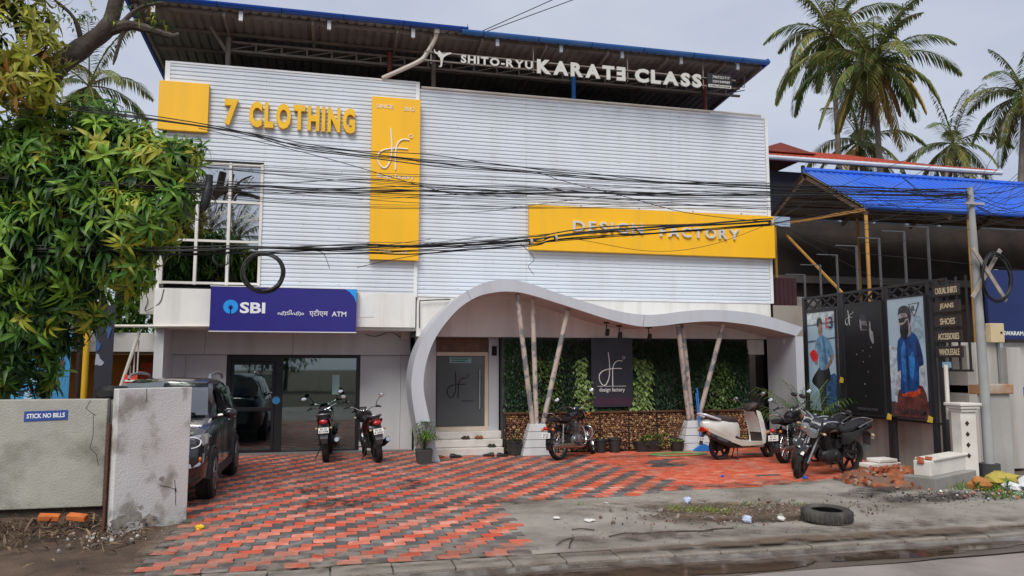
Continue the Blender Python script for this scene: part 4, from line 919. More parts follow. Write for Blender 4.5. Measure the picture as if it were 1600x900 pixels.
T = thing('name_board', 'large dark blue board with white address line at the right edge', 'sign', (16, -5.0, 2.4))
m = MB(); m.box(13.66, 19, -5.06, -5.0, 2.47, 3.88); part(T, 'board', m, mat('board_navy', (.008,.022,.11), .45))
part(T, 'lettering', text_mb('KAMALESWARAM, TRIVANDRUM', 1.75, .10, front(13.55, -5.061, 2.53), .004, .02), M_letter)
for x in (14.0, 15.2, 16.6, 18):
    m = MB(); m.box(x-.04,x+.04,-4.995,-4.93,0,3.9); part(T, 'post', m, M_steel)
T = thing('right_wall', 'white wall with blue stripe behind the utility pole', 'wall', (15,-4.8,0))
m = MB(); m.box(12.9, 19, -4.9, -4.75, -.1, 2.4); part(T, 'wall', m, mat('right_plaster', (.44,.42,.39), .85, 0, .1, 1.2, dirt=(.2,.18,.15), damt=.6, streak=True))
m = MB(); m.box(14.05, 19, -4.925, -4.901, 1.32, 1.50); part(T, 'stripe', m, mat('stripe_blue', (.02,.07,.28), .6))
m = MB(); m.box(14.0, 14.35, -5.1, -4.93, -.1, 2.3); part(T, 'buttress', m, mat('right_plaster', (.44,.42,.39)))
T = thing('gate_pillar', 'thick grey gate pillar with rusty capping behind the utility pole', 'pillar', (12.4,-6.0,0))
m = MB(); m.box(11.98, 12.86, -6.2, -5.7, -.1, 1.42); part(T, 'shaft', m, mat('pillar_grey', (.34,.33,.31), .85, 0, .12, 1.5, .25, dirt=(.16,.15,.12), damt=.6, streak=True), bevel=.012)
m = MB(); m.box(11.92, 12.90, -6.26, -5.64, 1.422, 1.60); part(T, 'capping', m, mat('rust_cap', (.42,.36,.29), .85, 0, .2, 2, .3, dirt=(.30,.10,.02), damt=.8, dscale=1.8, dlo=.45, dhi=.6), bevel=.02)
T = thing('ornate_post', 'short white moulded post with four dark diamond slots', 'post', (11.48,-6.75,0))
CX, CY = 11.34, -6.70
m = MB(); m.box(CX-.155,CX+.155,CY-.11,CY+.11,-.1,1.15); part(T, 'shaft', m, mat('post_white', (.62,.59,.54), .8, 0, .08, 2, .2, dirt=(.3,.24,.18), damt=.6), bevel=.012)
for z, a in ((1.152,.165),(1.205,.195),(1.255,.22)):
    m = MB(); m.box(CX-a,CX+a,CY-a*.85,CY+a*.85,z,z+.048); part(T, 'moulding', m, mat('post_white', (.62,.59,.54)), bevel=.01)
for z in (.42,.60,.78,.96):
    m = MB(); m.prism([(0,-.045),(.042,0),(0,.045),(-.042,0)], lambda p: (CX-.04+p[0],CY-.112,z+p[1]), lambda p: (CX-.04+p[0],CY-.116,z+p[1])); part(T, 'diamond_slot', m, mat('slot', (.03,.012,.01), .8))
m = MB(); m.cyl((CX-.02,CY+.3,1.0),(CX-.02,CY+.3,1.95), .035, n=8); part(T, 'pipe_stub', m, M_pvc)
T = thing('broken_parapet', 'broken white parapet block with exposed brick end beside the moulded post', 'wall', (10.6,-6.95,0))
d_ = Vector((1.32,.62,0)).normalized(); q_ = d_.to_track_quat('X','Z')
m = MB(); m.obox(Vector((10.56,-6.98,.06)), 1.56, .50, .26, q_); part(T, 'plinth', m, M_concrete, bevel=.015)
m = MB(); m.obox(Vector((10.60,-6.96,.31)), 1.42, .26, .24, q_); part(T, 'block', m, mat('post_white', (.62,.59,.54)), bevel=.01)
m = MB(); m.obox(Vector((10.66,-6.93,.445)), 1.30, .32, .035, q_); part(T, 'coping', m, mat('post_white', (.62,.59,.54)), bevel=.008)
M_brick = mat('raw_brick', (.30,.075,.035), .9, 0, .3, 8, .5, 40)
for k in range(4):
    m = MB(); m.obox((0,0,0), .11, .10, .06); o = part(T, 'brick', m, M_brick, world=False, bevel=.01); o.location = Vector((9.98+.05*k,-7.24+.09*(k%3),.40+.04*(k%2))) - base_of(T); o.rotation_euler = (.2*k,.3-.1*k,.4+.5*k)
T = thing('coping_slab', 'fallen white coping slab lying on the brick rubble', 'slab', (9.9,-6.1,.1))
m = MB(); m.obox(Vector((10.25,-5.95,.20)), .95, .22, .07, Euler((.05,.04,.35)).to_quaternion()); m.obox(Vector((10.33,-5.90,.27)), .55, .26, .06, Euler((.05,.04,.35)).to_quaternion()); part(T, 'slab', m, mat('post_white', (.62,.59,.54)), bevel=.012)
# little gilded roof ornament far behind the eaves
T = thing('roof_ornament', 'small yellow gabled turret with red finial peeping over the roof edge', 'turret', (5.7, 12, 0))
m = MB(); m.prism([(5.35,13.6),(5.35,14.5),(5.9,15.05),(6.9,14.5),(6.9,13.6)], lambda p: (p[0],12,p[1]), lambda p: (p[0],13.2,p[1])); part(T, 'gable', m, mat('gilt', (.55,.40,.12), .6, 0, .4, 6))
m = MB(); m.beam((5.1,11.95,14.4),(5.9,11.95,15.2), .12, .1); m.beam((5.9,11.95,15.2),(7.2,11.95,14.45), .12, .1); part(T, 'verge', m, M_black)
m = MB(); m.lathe([(.0,0),(.16,.05),(.14,.18),(.07,.24),(.12,.36),(.05,.5),(.05,.6),(0,.95)], (5.9,12.1,15.15), 'z', 12); part(T, 'finial', m, mat('finial', (.25,.04,.03), .5))
m = MB(); m.box(5.2,7,12.01,13.2,0,13.6); part(T, 'tower', m, M_hw)
# ================================================================== two wheelers
M_tyre = mat('tyre_rubber', (.016,.015,.014), .85, 0, .3, 9, .3, 60, dirt=(.07,.055,.045), damt=.4, dscale=6)
M_chrome = mat('chrome', (.62,.62,.63), .2, 1, .1, 9, dirt=(.30,.26,.22), damt=.35, dscale=8)
M_alloy = mat('alloy_grey', (.22,.22,.23), .4, .7, .15, 9)
M_engine = mat('engine_black', (.03,.03,.032), .5, .3, .3, 14)
M_gloss = mat('gloss_black', (.009,.009,.011), .16, 0, .1, 9, coat=.8)
M_plastic = mat('black_plastic', (.018,.018,.02), .5, 0, .2, 9)
M_seat = mat('seat_vinyl', (.016,.016,.018), .55, 0, .15, 20, .15, 300)
M_greyplast = mat('grey_plastic', (.09,.095,.10), .5, 0, .2, 9)
M_red = mat('tail_red', (.45,.012,.01), .2, 0, .1, coat=.6)
M_amber = mat('amber_lens', (.60,.16,.015), .25, 0, .1, coat=.6)
M_lens = mat('clear_lens', (.30,.32,.33), .10, .75, .5, 60, coat=1.)
M_mirror = mat('mirror_glass', (.80,.82,.85), .03, 1, 0)
M_plate = mat('number_plate', (.70,.70,.66), .5, 0, .06)
M_rust = mat('old_chrome', (.36,.27,.21), .4, .8, .3, 12, dirt=(.16,.07,.04), damt=.5)
def arc(cx, cz, r, a0, a1, n=10): return [(cx + r*cos(radians(a0+(a1-a0)*k/n)), cz + r*sin(radians(a0+(a1-a0)*k/n))) for k in range(n+1)]
def fender(mb, cx, cz, r, a0, a1, w, n=12, lip=.03):
    prof = [(-w/2, -lip), (-w/2*.85, 0), (0, .012), (w/2*.85, 0), (w/2, -lip)]
    secs = []
    for k in range(n+1):
        a = radians(a0+(a1-a0)*k/n); secs.append([(cx+(r+h)*cos(a), y, cz+(r+h)*sin(a)) for y, h in prof])
    mb.loft(secs, closed=False, caps=False)
def ring_loft(mb, secs, n=14, pw=2.3):
    """secs: (x, zc, half width, half height[, y]) -> superellipse loft along x"""
    L_ = []
    for s in secs:
        x, zc, hw, hh = s[:4]; yc = s[4] if len(s) > 4 else 0; q = []
        for k in range(n):
            a = 2*pi*k/n; ca, sa = cos(a), sin(a)
            q.append((x, yc+hw*abs(ca)**(2/pw)*(1 if ca >= 0 else -1), zc+hh*abs(sa)**(2/pw)*(1 if sa >= 0 else -1)))
        L_.append(q)
    mb.loft(L_)
def wheel(T, x, R, w, spoked, X=None, disc=False, chrome=False, hub=.06):
    rim = R - .055; c = (x, 0, R)
    m = MB(); m.lathe([(rim-.012,-.03),(rim+.012,-.032),(rim+.014,.0),(rim+.012,.032),(rim-.012,.03),(rim-.02,0),(rim-.012,-.03)], c, 'y', 28)
    m.lathe([(.0,-.06),(hub,-.05),(hub,.05),(0,.06)], c, 'y', 14)
    if spoked:
        for k in range(18):
            a = 2*pi*k/18; b = a + (.35 if k % 2 else -.35); y = .04 if k % 2 else -.04
            m.tube([(x+hub*.9*cos(b), y, R+hub*.9*sin(b)), (x+rim*cos(a), 0, R+rim*sin(a))], .004, 4)
    else:
        for k in range(5):
            a = 2*pi*k/5 + .3
            for s in (-.16, .16):
                m.beam((x+hub*.8*cos(a+s), 0, R+hub*.8*sin(a+s)), (x+rim*cos(a+s*.55), 0, R+rim*sin(a+s*.55)), .028, .022)
    if disc: m.lathe([(.05,.055),(.12,.055),(.12,.06),(.05,.06)], c, 'y', 20)
    if X: m.xf(X)
    W = part(T, 'wheel', m, M_chrome if chrome else (M_engine if not spoked else M_alloy), world=False)
    m = MB(); h = w/2; m.lathe([(rim,-h*.55),(rim+.025,-h*.95),(R-.02,-h),(R-.004,-h*.6),(R,0),(R-.004,h*.6),(R-.02,h),(rim+.025,h*.95),(rim,h*.55)], c, 'y', 32)
    nb = 40
    for k in range(nb):
        a = 2*pi*k/nb
        for s in (-1, 1): m.obox((x+(R-.006)*cos(a), s*h*.55, R+(R-.006)*sin(a)), .012, h*.5, .018, Euler((0, -a, 0)).to_quaternion())
    if X: m.xf(X)
    part(W, 'tyre', m, M_tyre, world=False)
def steer_matrix(x, z, rake, ang):
    ax = Vector((-sin(rake), 0, cos(rake))); p = Vector((x, 0, z))
    return Matrix.Translation(p) @ Matrix.Rotation(ang, 4, ax) @ Matrix.Translation(-p)
def plate(T, c, w, h, tiltx, rows, X=None, face=-1, yaw=0):
    m = MB(); m.obox((0,0,0), .006, w, h); M_ = Matrix.Translation(Vector(c)) @ Matrix.Rotation(yaw, 4, 'Z') @ Matrix.Rotation(tiltx, 4, 'Y')
    m.xf(M_); 
    if X: m.xf(X)
    pl = part(T, 'number_plate', m, M_plate, world=False)
    for k, s in enumerate(rows):
        hh = h*.30; ww = w*(.62 if len(s) < 6 else .84); z = h*.06 if k == 0 else -h*.38
        t = text_mb(s, ww, hh, lambda a, b, d: (face*.0045, face*(-1)*(-ww/2+a)*-1 if face < 0 else (-ww/2+a), z+b), 0, .03)
        t = text_mb(s, ww, hh, lambda a, b, d: (face*.0045, (ww/2-a) if face < 0 else (-ww/2+a), z+b), 0, .03)
        t.xf(M_)
        if X: t.xf(X)
        part(pl, 'lettering', t, M_black, world=False, recalc=False)
def motorbike(label, loc, yaw, lean=-.12, style='commuter', steer=.35, body=None, rows=('KL 01', '4788'), wb=1.32, panel=None, group='motorcycles parked on the forecourt', bikini=True, rackbar=True, mirrors=True, plate_y=0, muff=1):
    T = thing('motorcycle', label, 'motorcycle', loc, yaw, group, lean)
    classic = style == 'classic'; R = .315 if classic else .30; body = body or M_gloss
    def A(n_, m_, mt, **k): return part(T, n_, m_, mt, world=False, **k)
    rake = radians(26); hx, hz = wb-.42, .93                     # steering head
    X = steer_matrix(hx, hz, rake, steer)
    wheel(T, 0, R, .125, classic, None, False, classic, .075)
    wheel(T, wb, R, .095, classic, X, True, classic, .05)
    # frame and swing arm
    m = MB()
    m.tube([(hx,0,hz-.04),(hx-.12,0,.62),(hx-.22,0,.34),(.55,0,.26),(.30,0,.36)], .018, 8)
    m.tube([(hx-.02,0,hz-.02),(.60,.0,.78),(.32,0,.72),(-.12,.06,.82)], .018, 8); m.tube([(.32,.09,.72),(.30,.09,.36)], .016, 6); m.tube([(.32,-.09,.72),(.30,-.09,.36)], .016, 6)
    for s in (-1, 1): m.beam((.32, s*.10, .36), (-.02, s*.09, R), .022, .045); m.tube([(.55,s*.08,.30),(.55,s*.17,.30)], .012, 6); m.tube([(.24,s*.08,.40),(.20,s*.19,.33)], .010, 6); m.beam((.50,s*.17,.30),(.58,s*.24,.30), .03, .02)
    A('frame', m, M_engine)
    # engine
    m = MB(); ring_loft(m, [(.42,.36,.06,.06),(.46,.36,.12,.12),(.60,.37,.13,.13),(.74,.36,.12,.12),(.82,.36,.05,.06)], 12, 3)
    for s in (-1, 1): m.lathe([(0,s*.16),(.09,s*.155),(.11,s*.14),(.115,s*.10)], (.70,0,.36), 'y', 18); m.lathe([(0,s*.15),(.07,s*.145),(.085,s*.12),(.085,s*.10)], (.52,0,.37), 'y', 16)
    en = A('engine', m, M_alloy if classic else M_engine)
    m = MB()
    for k in range(8):
        z = .50+.028*k; s = .085-.002*k; m.obox((.70+.008*k,0,z), s*2, s*2, .012, Euler((0,.12,0)).to_quaternion())
    m.cyl((.69,0,.46),(.76,0,.74), .055, n=12); part(en, 'cylinder', m, M_alloy if classic else M_engine, world=False)
    m = MB(); m.obox((.42,0,.56), .16, .13, .16); m.tube([(.50,0,.58),(.66,0,.62)], .03, 8); part(en, 'airbox', m, M_plastic, world=False, bevel=.02)
    # exhaust on the right (y < 0)
    m = MB(); ey = -.15*muff
    m.tube(bez([(.80,-.02*muff,.66),(.93,-.06*muff,.62),(.97,-.10*muff,.42),(.88,-.13*muff,.25),(.62,ey,.22),(.42,ey,.24)],6), .022 if not classic else .026, 10); ex = A('exhaust_pipe', m, M_chrome if classic else M_engine)
    m = MB()
    if classic: m.tube([(.46,ey,.24),(.40,ey-.01*muff,.245),(.15,ey-.03*muff,.27),(-.26,ey-.04*muff,.29),(-.42,ey-.04*muff,.295)], [.028,.045,.052,.050,.022], 14)
    else: m.tube([(.44,ey,.25),(.38,ey-.02*muff,.27),(.15,ey-.05*muff,.34),(-.12,ey-.08*muff,.43)], [.026,.045,.062,.058], 14); m.tube([(-.121,ey-.08*muff,.43),(-.16,ey-.083*muff,.44)], [.05,.03], 12)
    part(ex, 'muffler', m, M_rust if classic else M_plastic, world=False)
    if not classic:
        m = MB(); m.tube([(.30,ey-.075*muff,.36),(.0,ey-.125*muff,.455)], .025, 8); part(ex, 'heat_shield', m, M_alloy, world=False)
        m = MB(); m.tube([(-.16,ey-.083*muff,.44),(-.164,ey-.083*muff,.441)], .045, 12); part(ex, 'end_cap', m, M_chrome, world=False)
    # fuel tank and seat
    m = MB()
    if classic: ring_loft(m, [(.50,.86,.06,.05),(.55,.87,.10,.085),(.68,.89,.135,.11),(.82,.905,.14,.115),(.92,.90,.11,.10),(.96,.90,.04,.05)], 16, 2.2)
    else: ring_loft(m, [(.44,.82,.07,.045),(.50,.84,.11,.08),(.62,.87,.15,.115),(.76,.89,.165,.13),(.88,.875,.13,.12),(.94,.86,.05,.06)], 16, 2.6)
    tk = A('fuel_tank', m, body)
    m = MB(); m.lathe([(0,.02),(.035,.018),(.04,0)], (.78,0,1.01 if not classic else 1.015), 'z', 12); part(tk, 'filler_cap', m, M_chrome, world=False)
    m = MB()
    if classic: ring_loft(m, [(-.20,.82,.08,.03),(-.12,.825,.125,.055),(.12,.815,.13,.055),(.26,.79,.13,.05),(.40,.785,.125,.055),(.50,.80,.09,.05),(.54,.82,.05,.03)], 14, 3.2)
    else: ring_loft(m, [(-.30,.92,.07,.022),(-.22,.92,.115,.045),(.05,.875,.125,.05),(.18,.83,.135,.05),(.38,.80,.12,.055),(.50,.82,.07,.05)], 14, 3.2)
    A('seat', m, M_seat)
    # side and tail panels
    for s in (-1, 1):
        m = MB()
        if classic: m.ell((.34, s*.115, .60), .13, .035, .10, 14, 8)
        else: m.prism([(.46,.78),(.20,.78),(-.34,.90),(-.40,.86),(-.05,.72),(.22,.56),(.44,.56)], lambda p: (p[0], s*.10, p[1]), lambda p: (p[0], s*.135, p[1]))
        A('side_panel', m, panel or body, bevel=0 if classic else .012)
    m = MB(); 
    if not classic: ring_loft(m, [(-.46,.875,.03,.02),(-.42,.875,.07,.035),(-.30,.86,.11,.045),(-.05,.82,.11,.05)], 12, 3); A('tail_cowl', m, panel or body)
    # rear mudguard, tail lamp, indicators, plate
    m = MB()
    if classic: fender(m, 0, R, R+.045, 30, 195, .15, 16)
    else: m.loft([[(-.24,y,.80),(-.40,y*.9,.72),(-.46,y*.7,.50),(-.40,y*.55,.40)] for y in (-.10,-.05,0,.05,.10)], False, False); m.loft([[(-.22,y,.79),(-.38,y*.9,.71),(-.44,y*.7,.50),(-.385,y*.55,.40)] for y in (-.10,-.05,0,.05,.10)], False, False)
    A('rear_mudguard', m, body if classic else M_greyplast)
    if classic:
        m = MB(); m.ell((-.40,0,.66), .05, .055, .04, 12, 8); m.tube([(-.30,0,.64),(-.39,0,.65)], .03, 8); A('tail_lamp', m, M_red)
        px, pz, tl = -.415, .515, radians(12); sy, sx, sz = .13, -.33, .63
    else:
        m = MB(); m.ell((-.455,0,.83), .035, .085, .045, 14, 8); A('tail_lamp', m, M_red)
        px, pz, tl = -.475, .665, radians(16); sy, sx, sz = .14, -.40, .70
    plate(T, (px, plate_y, pz), .20, .11, tl, rows)
    for s in (-1, 1):
        m = MB(); m.ell((sx, s*sy, sz), .04, .03, .026 if not classic else .032, 10, 6); ind = A('indicator', m, M_amber if classic else mat('smoke_amber', (.42,.30,.17), .25, coat=.5))
        m = MB(); m.tube([(sx+.02, s*.04, sz),(sx, s*(sy-.02), sz)], .009, 6); part(ind, 'stalk', m, M_plastic, world=False)
    # rear shocks
    for s in (-1, 1):
        m = MB(); m.cyl((.02,s*.115,.34),(.10,s*.115,.72), .013, n=8)
        L_ = []
        for k in range(60): t = k/59; a = t*2*pi*8; L_.append((.03+.06*t+.022*cos(a), s*.115+.022*sin(a), .40+.26*t))
        m.tube(L_, .006, 5); A('shock_absorber', m, M_chrome if classic else M_engine)
    if rackbar and not classic:
        m = MB(); m.tube(bez([(.02,.13,.86),(-.20,.14,.94),(-.38,.11,.97),(-.43,0,.975),(-.38,-.11,.97),(-.20,-.14,.94),(.02,-.13,.86)],5), .013, 8); A('grab_rail', m, M_alloy)
    if classic:
        m = MB(); m.tube(bez([(.02,.13,.80),(-.16,.14,.88),(-.27,.10,.95),(-.29,0,.96),(-.27,-.10,.95),(-.16,-.14,.88),(.02,-.13,.80)],5), .010, 8); A('grab_rail', m, M_chrome)
    # forks
    for s in (-1, 1):
        m = MB(); a = Vector((wb, s*.085, R)); d = Vector((-sin(rake), 0, cos(rake))); m.cyl(a, a+d*.34, .026, n=10); m.cyl(a+d*.34, a+d*.74, .017, n=10); m.xf(X); A('fork', m, M_alloy if not classic else M_chrome)
    m = MB(); c = Vector((wb,0,R)); d = Vector((-sin(rake),0,cos(rake)))
    for t in (.52,.70): p = c+d*t; m.obox(p, .07, .22, .03, Euler((0,-rake,0)).to_quaternion())
    m.xf(X); A('yoke', m, M_engine)
    m = MB(); fender(m, wb, R, R+.025, 35, 165 if not classic else 185, .115, 14); m.xf(X); A('front_mudguard', m, body)
    # handlebar
    top = c+d*.74; m = MB()
    if classic: hb = [(-.02,0,.02),(.0,.10,.05),(-.02,.20,.12),(-.14,.33,.13),(-.22,.38,.11)]
    else: hb = [(.0,0,.02),(.0,.10,.04),(-.03,.20,.09),(-.10,.33,.11),(-.14,.37,.10)]
    pts = [top+Vector((a, -b, z)) for a, b, z in hb[::-1]] + [top+Vector(p) for p in hb[1:]]
    m.tube(bez(pts,4), .012, 8); m.xf(X); HB = A('handlebar', m, M_chrome)
    for s in (-1, 1):
        e0, e1 = top+Vector((hb[-2][0]-.01, s*(hb[-2][1]+.0), hb[-2][2])), top+Vector((hb[-1][0]-.01, s*(hb[-1][1]+.01), hb[-1][2]-.004))
        m = MB(); m.cyl(e0, e1, .018, n=10); m.obox(e0+Vector((.02,-s*.03,.0)), .05, .06, .045); m.tube([e0+Vector((.03,-s*.03,0)), e0+Vector((.06,s*.02,-.005)), e1+Vector((.05,0,-.01))], .006, 6); m.xf(X); part(HB, 'grip', m, M_plastic, world=False)
        if mirrors:
            q = top+Vector((hb[-2][0]+.02, s*(hb[-2][1]-.05), hb[-2][2])); q2 = q+Vector((.02, s*.10, .20 if not classic else .17))
            m = MB(); m.tube(bez([q, q+Vector((.01,s*.02,.10)), q2],4), .007, 6); m.ell(q2+Vector((.012,s*.02,.03)), .016, .062, .042, 14, 8); m.xf(X); MR = A('mirror', m, M_plastic)
            m = MB(); m.ell(q2+Vector((-.004,s*.02,.03)), .003, .054, .035, 14, 6); m.xf(X); part(MR, 'mirror_glass', m, M_mirror, world=False)
    # headlamp, instruments, front indicators
    hl = c+d*.60+Vector((.10,0,.02))
    if classic:
        m = MB(); m.lathe([(.0,-.14),(.05,-.125),(.085,-.06),(.095,0),(.10,.02),(.09,.03)], hl, 'x', 20); m.xf(X); HL = A('headlamp', m, body)
        m = MB(); m.lathe([(.0,.05),(.05,.042),(.088,.02)], hl, 'x', 20); m.xf(X); part(HL, 'lens', m, M_lens, world=False)
    else:
        m = MB(); ring_loft(m, [(hl.x-.13,hl.z+.08,.07,.06),(hl.x-.06,hl.z+.03,.12,.13),(hl.x+.02,hl.z-.01,.115,.135),(hl.x+.07,hl.z-.03,.085,.11)], 16, 2.8); m.xf(X); HL = A('headlamp_cowl', m, body)
        m = MB(); m.loft([[(hl.x+.075+.016*(1-abs(y)/.09), y, hl.z-.14+abs(y)*.5), (hl.x+.088, y*1.02, hl.z-.06), (hl.x+.062+.01*(1-abs(y)/.1), y*.98, hl.z+.03+abs(y)*.35)] for y in (-.095,-.06,-.02,.02,.06,.095)], False, False); m.xf(X); part(HL, 'lens', m, M_lens, world=False)
        m = MB(); m.loft([[(hl.x+.055, y*.85, hl.z+.06),(hl.x+.02, y*.95, hl.z+.13),(hl.x-.06, y*.8, hl.z+.20)] for y in (-.09,-.05,0,.05,.09)], False, False); m.xf(X); part(HL, 'visor', m, mat('smoke_visor', (.03,.03,.035), .1, coat=.5), world=False)
    m = MB(); m.obox(top+Vector((.05,0,.06)), .08, .14, .05, Euler((0,-.6,0)).to_quaternion()); m.xf(X); A('instruments', m, M_plastic, bevel=.015)
    for s in (-1, 1):
        m = MB(); p = hl+Vector((-.05, s*.17, -.03)); m.ell(p, .04, .035, .026, 10, 6); m.tube([p, p-Vector((0,s*.10,0))], .009, 6); m.xf(X); A('indicator', m, M_amber if classic else mat('smoke_amber', (.42,.30,.17), .25, coat=.5))
    # side stand, chain guard, crash bar
    m = MB(); m.tube([(.50,.10,.28),(.46,.24,.015)], .012, 6); m.obox((.455,.255,.012), .06, .04, .012); A('side_stand', m, M_engine)
    m = MB(); m.beam((.30,.10,.44),(-.02,.10,.40), .02, .05); A('chain_guard', m, M_plastic)
    if classic:
        m = MB(); m.tube(bez([(.96,.05,.62),(1.0,.22,.60),(1.0,.26,.46),(.95,.20,.34),(.88,.05,.32)],5), .012, 8); m.tube(bez([(.96,-.05,.62),(1.0,-.22,.60),(1.0,-.26,.46),(.95,-.20,.34),(.88,-.05,.32)],5), .012, 8); A('leg_guard', m, M_chrome)
    return T
def heading(du, dv): return atan2(-dv, du)      # (along the front, out to the road) -> yaw
motorbike('black motorcycle parked nose in before the bank doors, left of the pair', (.70,-1.70,0), heading(.03,-1), -.07, steer=.30, rows=('KL 01','B7 4788'), muff=1)
motorbike('black motorcycle leaning before the grey wall panel right of the bank doors', (1.72,-2.02,0), heading(-.16,-1), -.16, steer=-.25, rows=('KL 22','E 2020'), panel=mat('dark_red_gloss', (.10,.008,.01), .2, coat=.7))
motorbike('classic black motorcycle with chrome exhaust before the pale canopy poles', (5.38,-2.48,0), heading(.76,-.65), -.10, 'classic', .45, wb=1.37, rows=('KL 20','K 95'))
motorbike('classic motorcycle with spoked wheel squeezed between white scooter and front motorcycle', (9.62,-3.98,0), heading(.80,-.60), -.10, 'classic', .35, wb=1.37, rows=('KL 01','AF 8471'))
motorbike('black motorcycle half hidden behind the foremost motorcycle at the right', (10.45,-4.35,0), heading(-.90,.42), -.12, steer=.35, rows=('KL 01','C 410'))
motorbike('foremost black motorcycle with big clear headlamp facing the road', (9.98,-5.44,0), heading(-.96,.28), -.16, steer=.42, rows=('KL 01','BD 33'))

# ---------------------------------------------------------------- scooter
def scooter(label, loc, yaw, lean):
    T = thing('scooter', label, 'scooter', loc, yaw, None, lean)
    def A(n_, m_, mt, **k): return part(T, n_, m_, mt, world=False, **k)
    W_ = mat('scooter_white', (.66,.66,.62), .28, 0, .06, 6, coat=.5, dirt=(.4,.36,.3), damt=.4); BR = mat('scooter_brown', (.045,.032,.03), .55, 0, .2, 8, dirt=(.12,.10,.09), damt=.5)
    wb = 1.24; R = .245; X = steer_matrix(wb-.22, .7, radians(25), .38)
    wheel(T, 0, R, .10, False, None, False, False, .08); wheel(T, wb, R, .095, False, X, False, False, .06)
    # rear body: widening tub from tail to the seat front
    m = MB(); ring_loft(m, [(-.43,.69,.05,.05),(-.36,.665,.125,.10),(-.15,.615,.18,.165),(.08,.575,.195,.185),(.28,.53,.19,.20),(.40,.51,.165,.21),(.44,.50,.13,.20)], 18, 3.0); A('rear_body', m, W_)
    for s in (-1, 1):
        m = MB(); m.prism([(-.40,.56),(-.10,.42),(.18,.33),(.44,.25),(1.0,.25),(1.02,.33),(.50,.35),(.20,.43),(-.08,.53),(-.38,.64)], lambda p: (p[0], s*.17, p[1]), lambda p: (p[0], s*.198, p[1])); A('lower_trim', m, mat('scooter_beige', (.54,.51,.44), .4, dirt=(.3,.25,.2), damt=.5), bevel=.008)
        m = MB(); m.beam((.28,s*.19,.44),(.43,s*.182,.36), .02, .04); A('body_vent', m, BR)
        m = MB(); m.prism([(.96,.28),(1.0,.30),(1.02,.50),(.97,.72),(.90,.90),(.82,.93),(.88,.74),(.93,.52)], lambda p: (p[0], s*.20, p[1]), lambda p: (p[0]+.03, s*.225, p[1])); A('apron_side', m, W_, bevel=.008)
    m = MB(); ring_loft(m, [(-.28,.79,.10,.03),(-.22,.805,.15,.055),(.05,.79,.16,.06),(.16,.765,.16,.06),(.30,.76,.145,.065),(.42,.735,.10,.06)], 16, 3); A('seat', m, BR)
    m = MB(); m.tube(bez([(-.08,.17,.77),(-.26,.175,.82),(-.42,.13,.87),(-.46,0,.885),(-.42,-.13,.87),(-.26,-.175,.82),(-.08,-.17,.77)],5), .022, 8); A('grab_rail', m, mat('rail_white', (.66,.68,.74), .35, .2))
    m = MB(); m.ell((-.40,0,.585), .035, .11, .05, 14, 8); TL = A('tail_lamp', m, M_red)
    for s in (-1, 1): m = MB(); m.ell((-.375,s*.125,.59), .045, .03, .04, 10, 6); A('indicator', m, M_amber)
    plate(T, (-.44,0,.39), .20, .11, radians(14), ('KL 01','BM 5'))
    m = MB(); m.loft([[(-.30,y,.58),(-.42,y*.9,.46),(-.47,y*.8,.30)] for y in (-.07,0,.07)], False, False); A('rear_mudguard', m, BR)
    # floor, leg shield, front apron
    m = MB(); m.box(.36,.95,-.17,.17,.25,.31); A('floor_board', m, BR, bevel=.02)
    m = MB(); m.loft([[(.93-.0*k, y*(1 if k < 5 else 1), 0) and ([.92,.95,.975,.96,.92,.875,.84][k], y*[.60,.80,.98,1.0,.98,.85,.6][k], [.27,.36,.48,.60,.72,.82,.90][k]) for k in range(7)] for y in (-.20,-.13,-.06,0,.06,.13,.20)], False, False); m.c = [None]*len(m.c); A('inner_shield', m, BR)
    m = MB(); m.loft([[([.955,.945,.905,.86,.825][k], y*[.96,1.0,.98,.85,.6][k], [.50,.60,.72,.82,.90][k]) for k in range(5)] for y in (-.21,-.14,-.06,0,.06,.14,.21)], False, False); A('shield_liner', m, W_)
    m = MB(); m.loft([[([.98,1.03,1.06,1.04,.985,.93,.88][k] - abs(y)**2*1.6, y*[.62,.82,1.0,1.02,1.0,.88,.6][k], [.29,.38,.48,.60,.72,.83,.91][k]) for k in range(7)] for y in (-.23,-.16,-.07,0,.07,.16,.23)], False, False); A('front_apron', m, W_)
    m = MB(); fender(m, wb, R, R+.035, 20, 190, .14, 14, .05); m.xf(X); A('front_mudguard', m, W_)
    for s in (-1, 1): m = MB(); m.cyl((wb,s*.07,R),(wb-.16,s*.06,.62), .02, n=8); m.xf(X); A('fork', m, M_engine)
    # handle cowl with headlamp
    c = Vector((.86,0,.98)); m = MB(); ring_loft(m, [(.74,.97,.06,.05),(.80,.99,.16,.07),(.88,1.0,.17,.085),(.97,.97,.12,.08),(1.02,.95,.06,.05)], 16, 2.4); m.xf(X); A('handle_cowl', m, BR)
    m = MB(); m.ell((1.0,0,.955), .04, .09, .055, 14, 8); m.xf(X); A('headlamp', m, M_lens)
    for s in (-1, 1):
        m = MB(); m.cyl((.84,s*.14,.99),(.76,s*.34,1.0), .019, n=10); m.tube([(.87,s*.15,.99),(.86,s*.33,.995)], .006, 6); m.xf(X); A('grip', m, M_plastic)
        m = MB(); m.tube(bez([(.85,s*.18,1.0),(.86,s*.22,1.10),(.86,s*.30,1.18)],4), .007, 6); m.ell((.868,s*.33,1.20), .016, .065, .042, 14, 8); m.xf(X); MR = A('mirror', m, BR)
        m = MB(); m.ell((.850,s*.33,1.20), .003, .056, .035, 14, 6); m.xf(X); part(MR, 'mirror_glass', m, M_mirror, world=False)
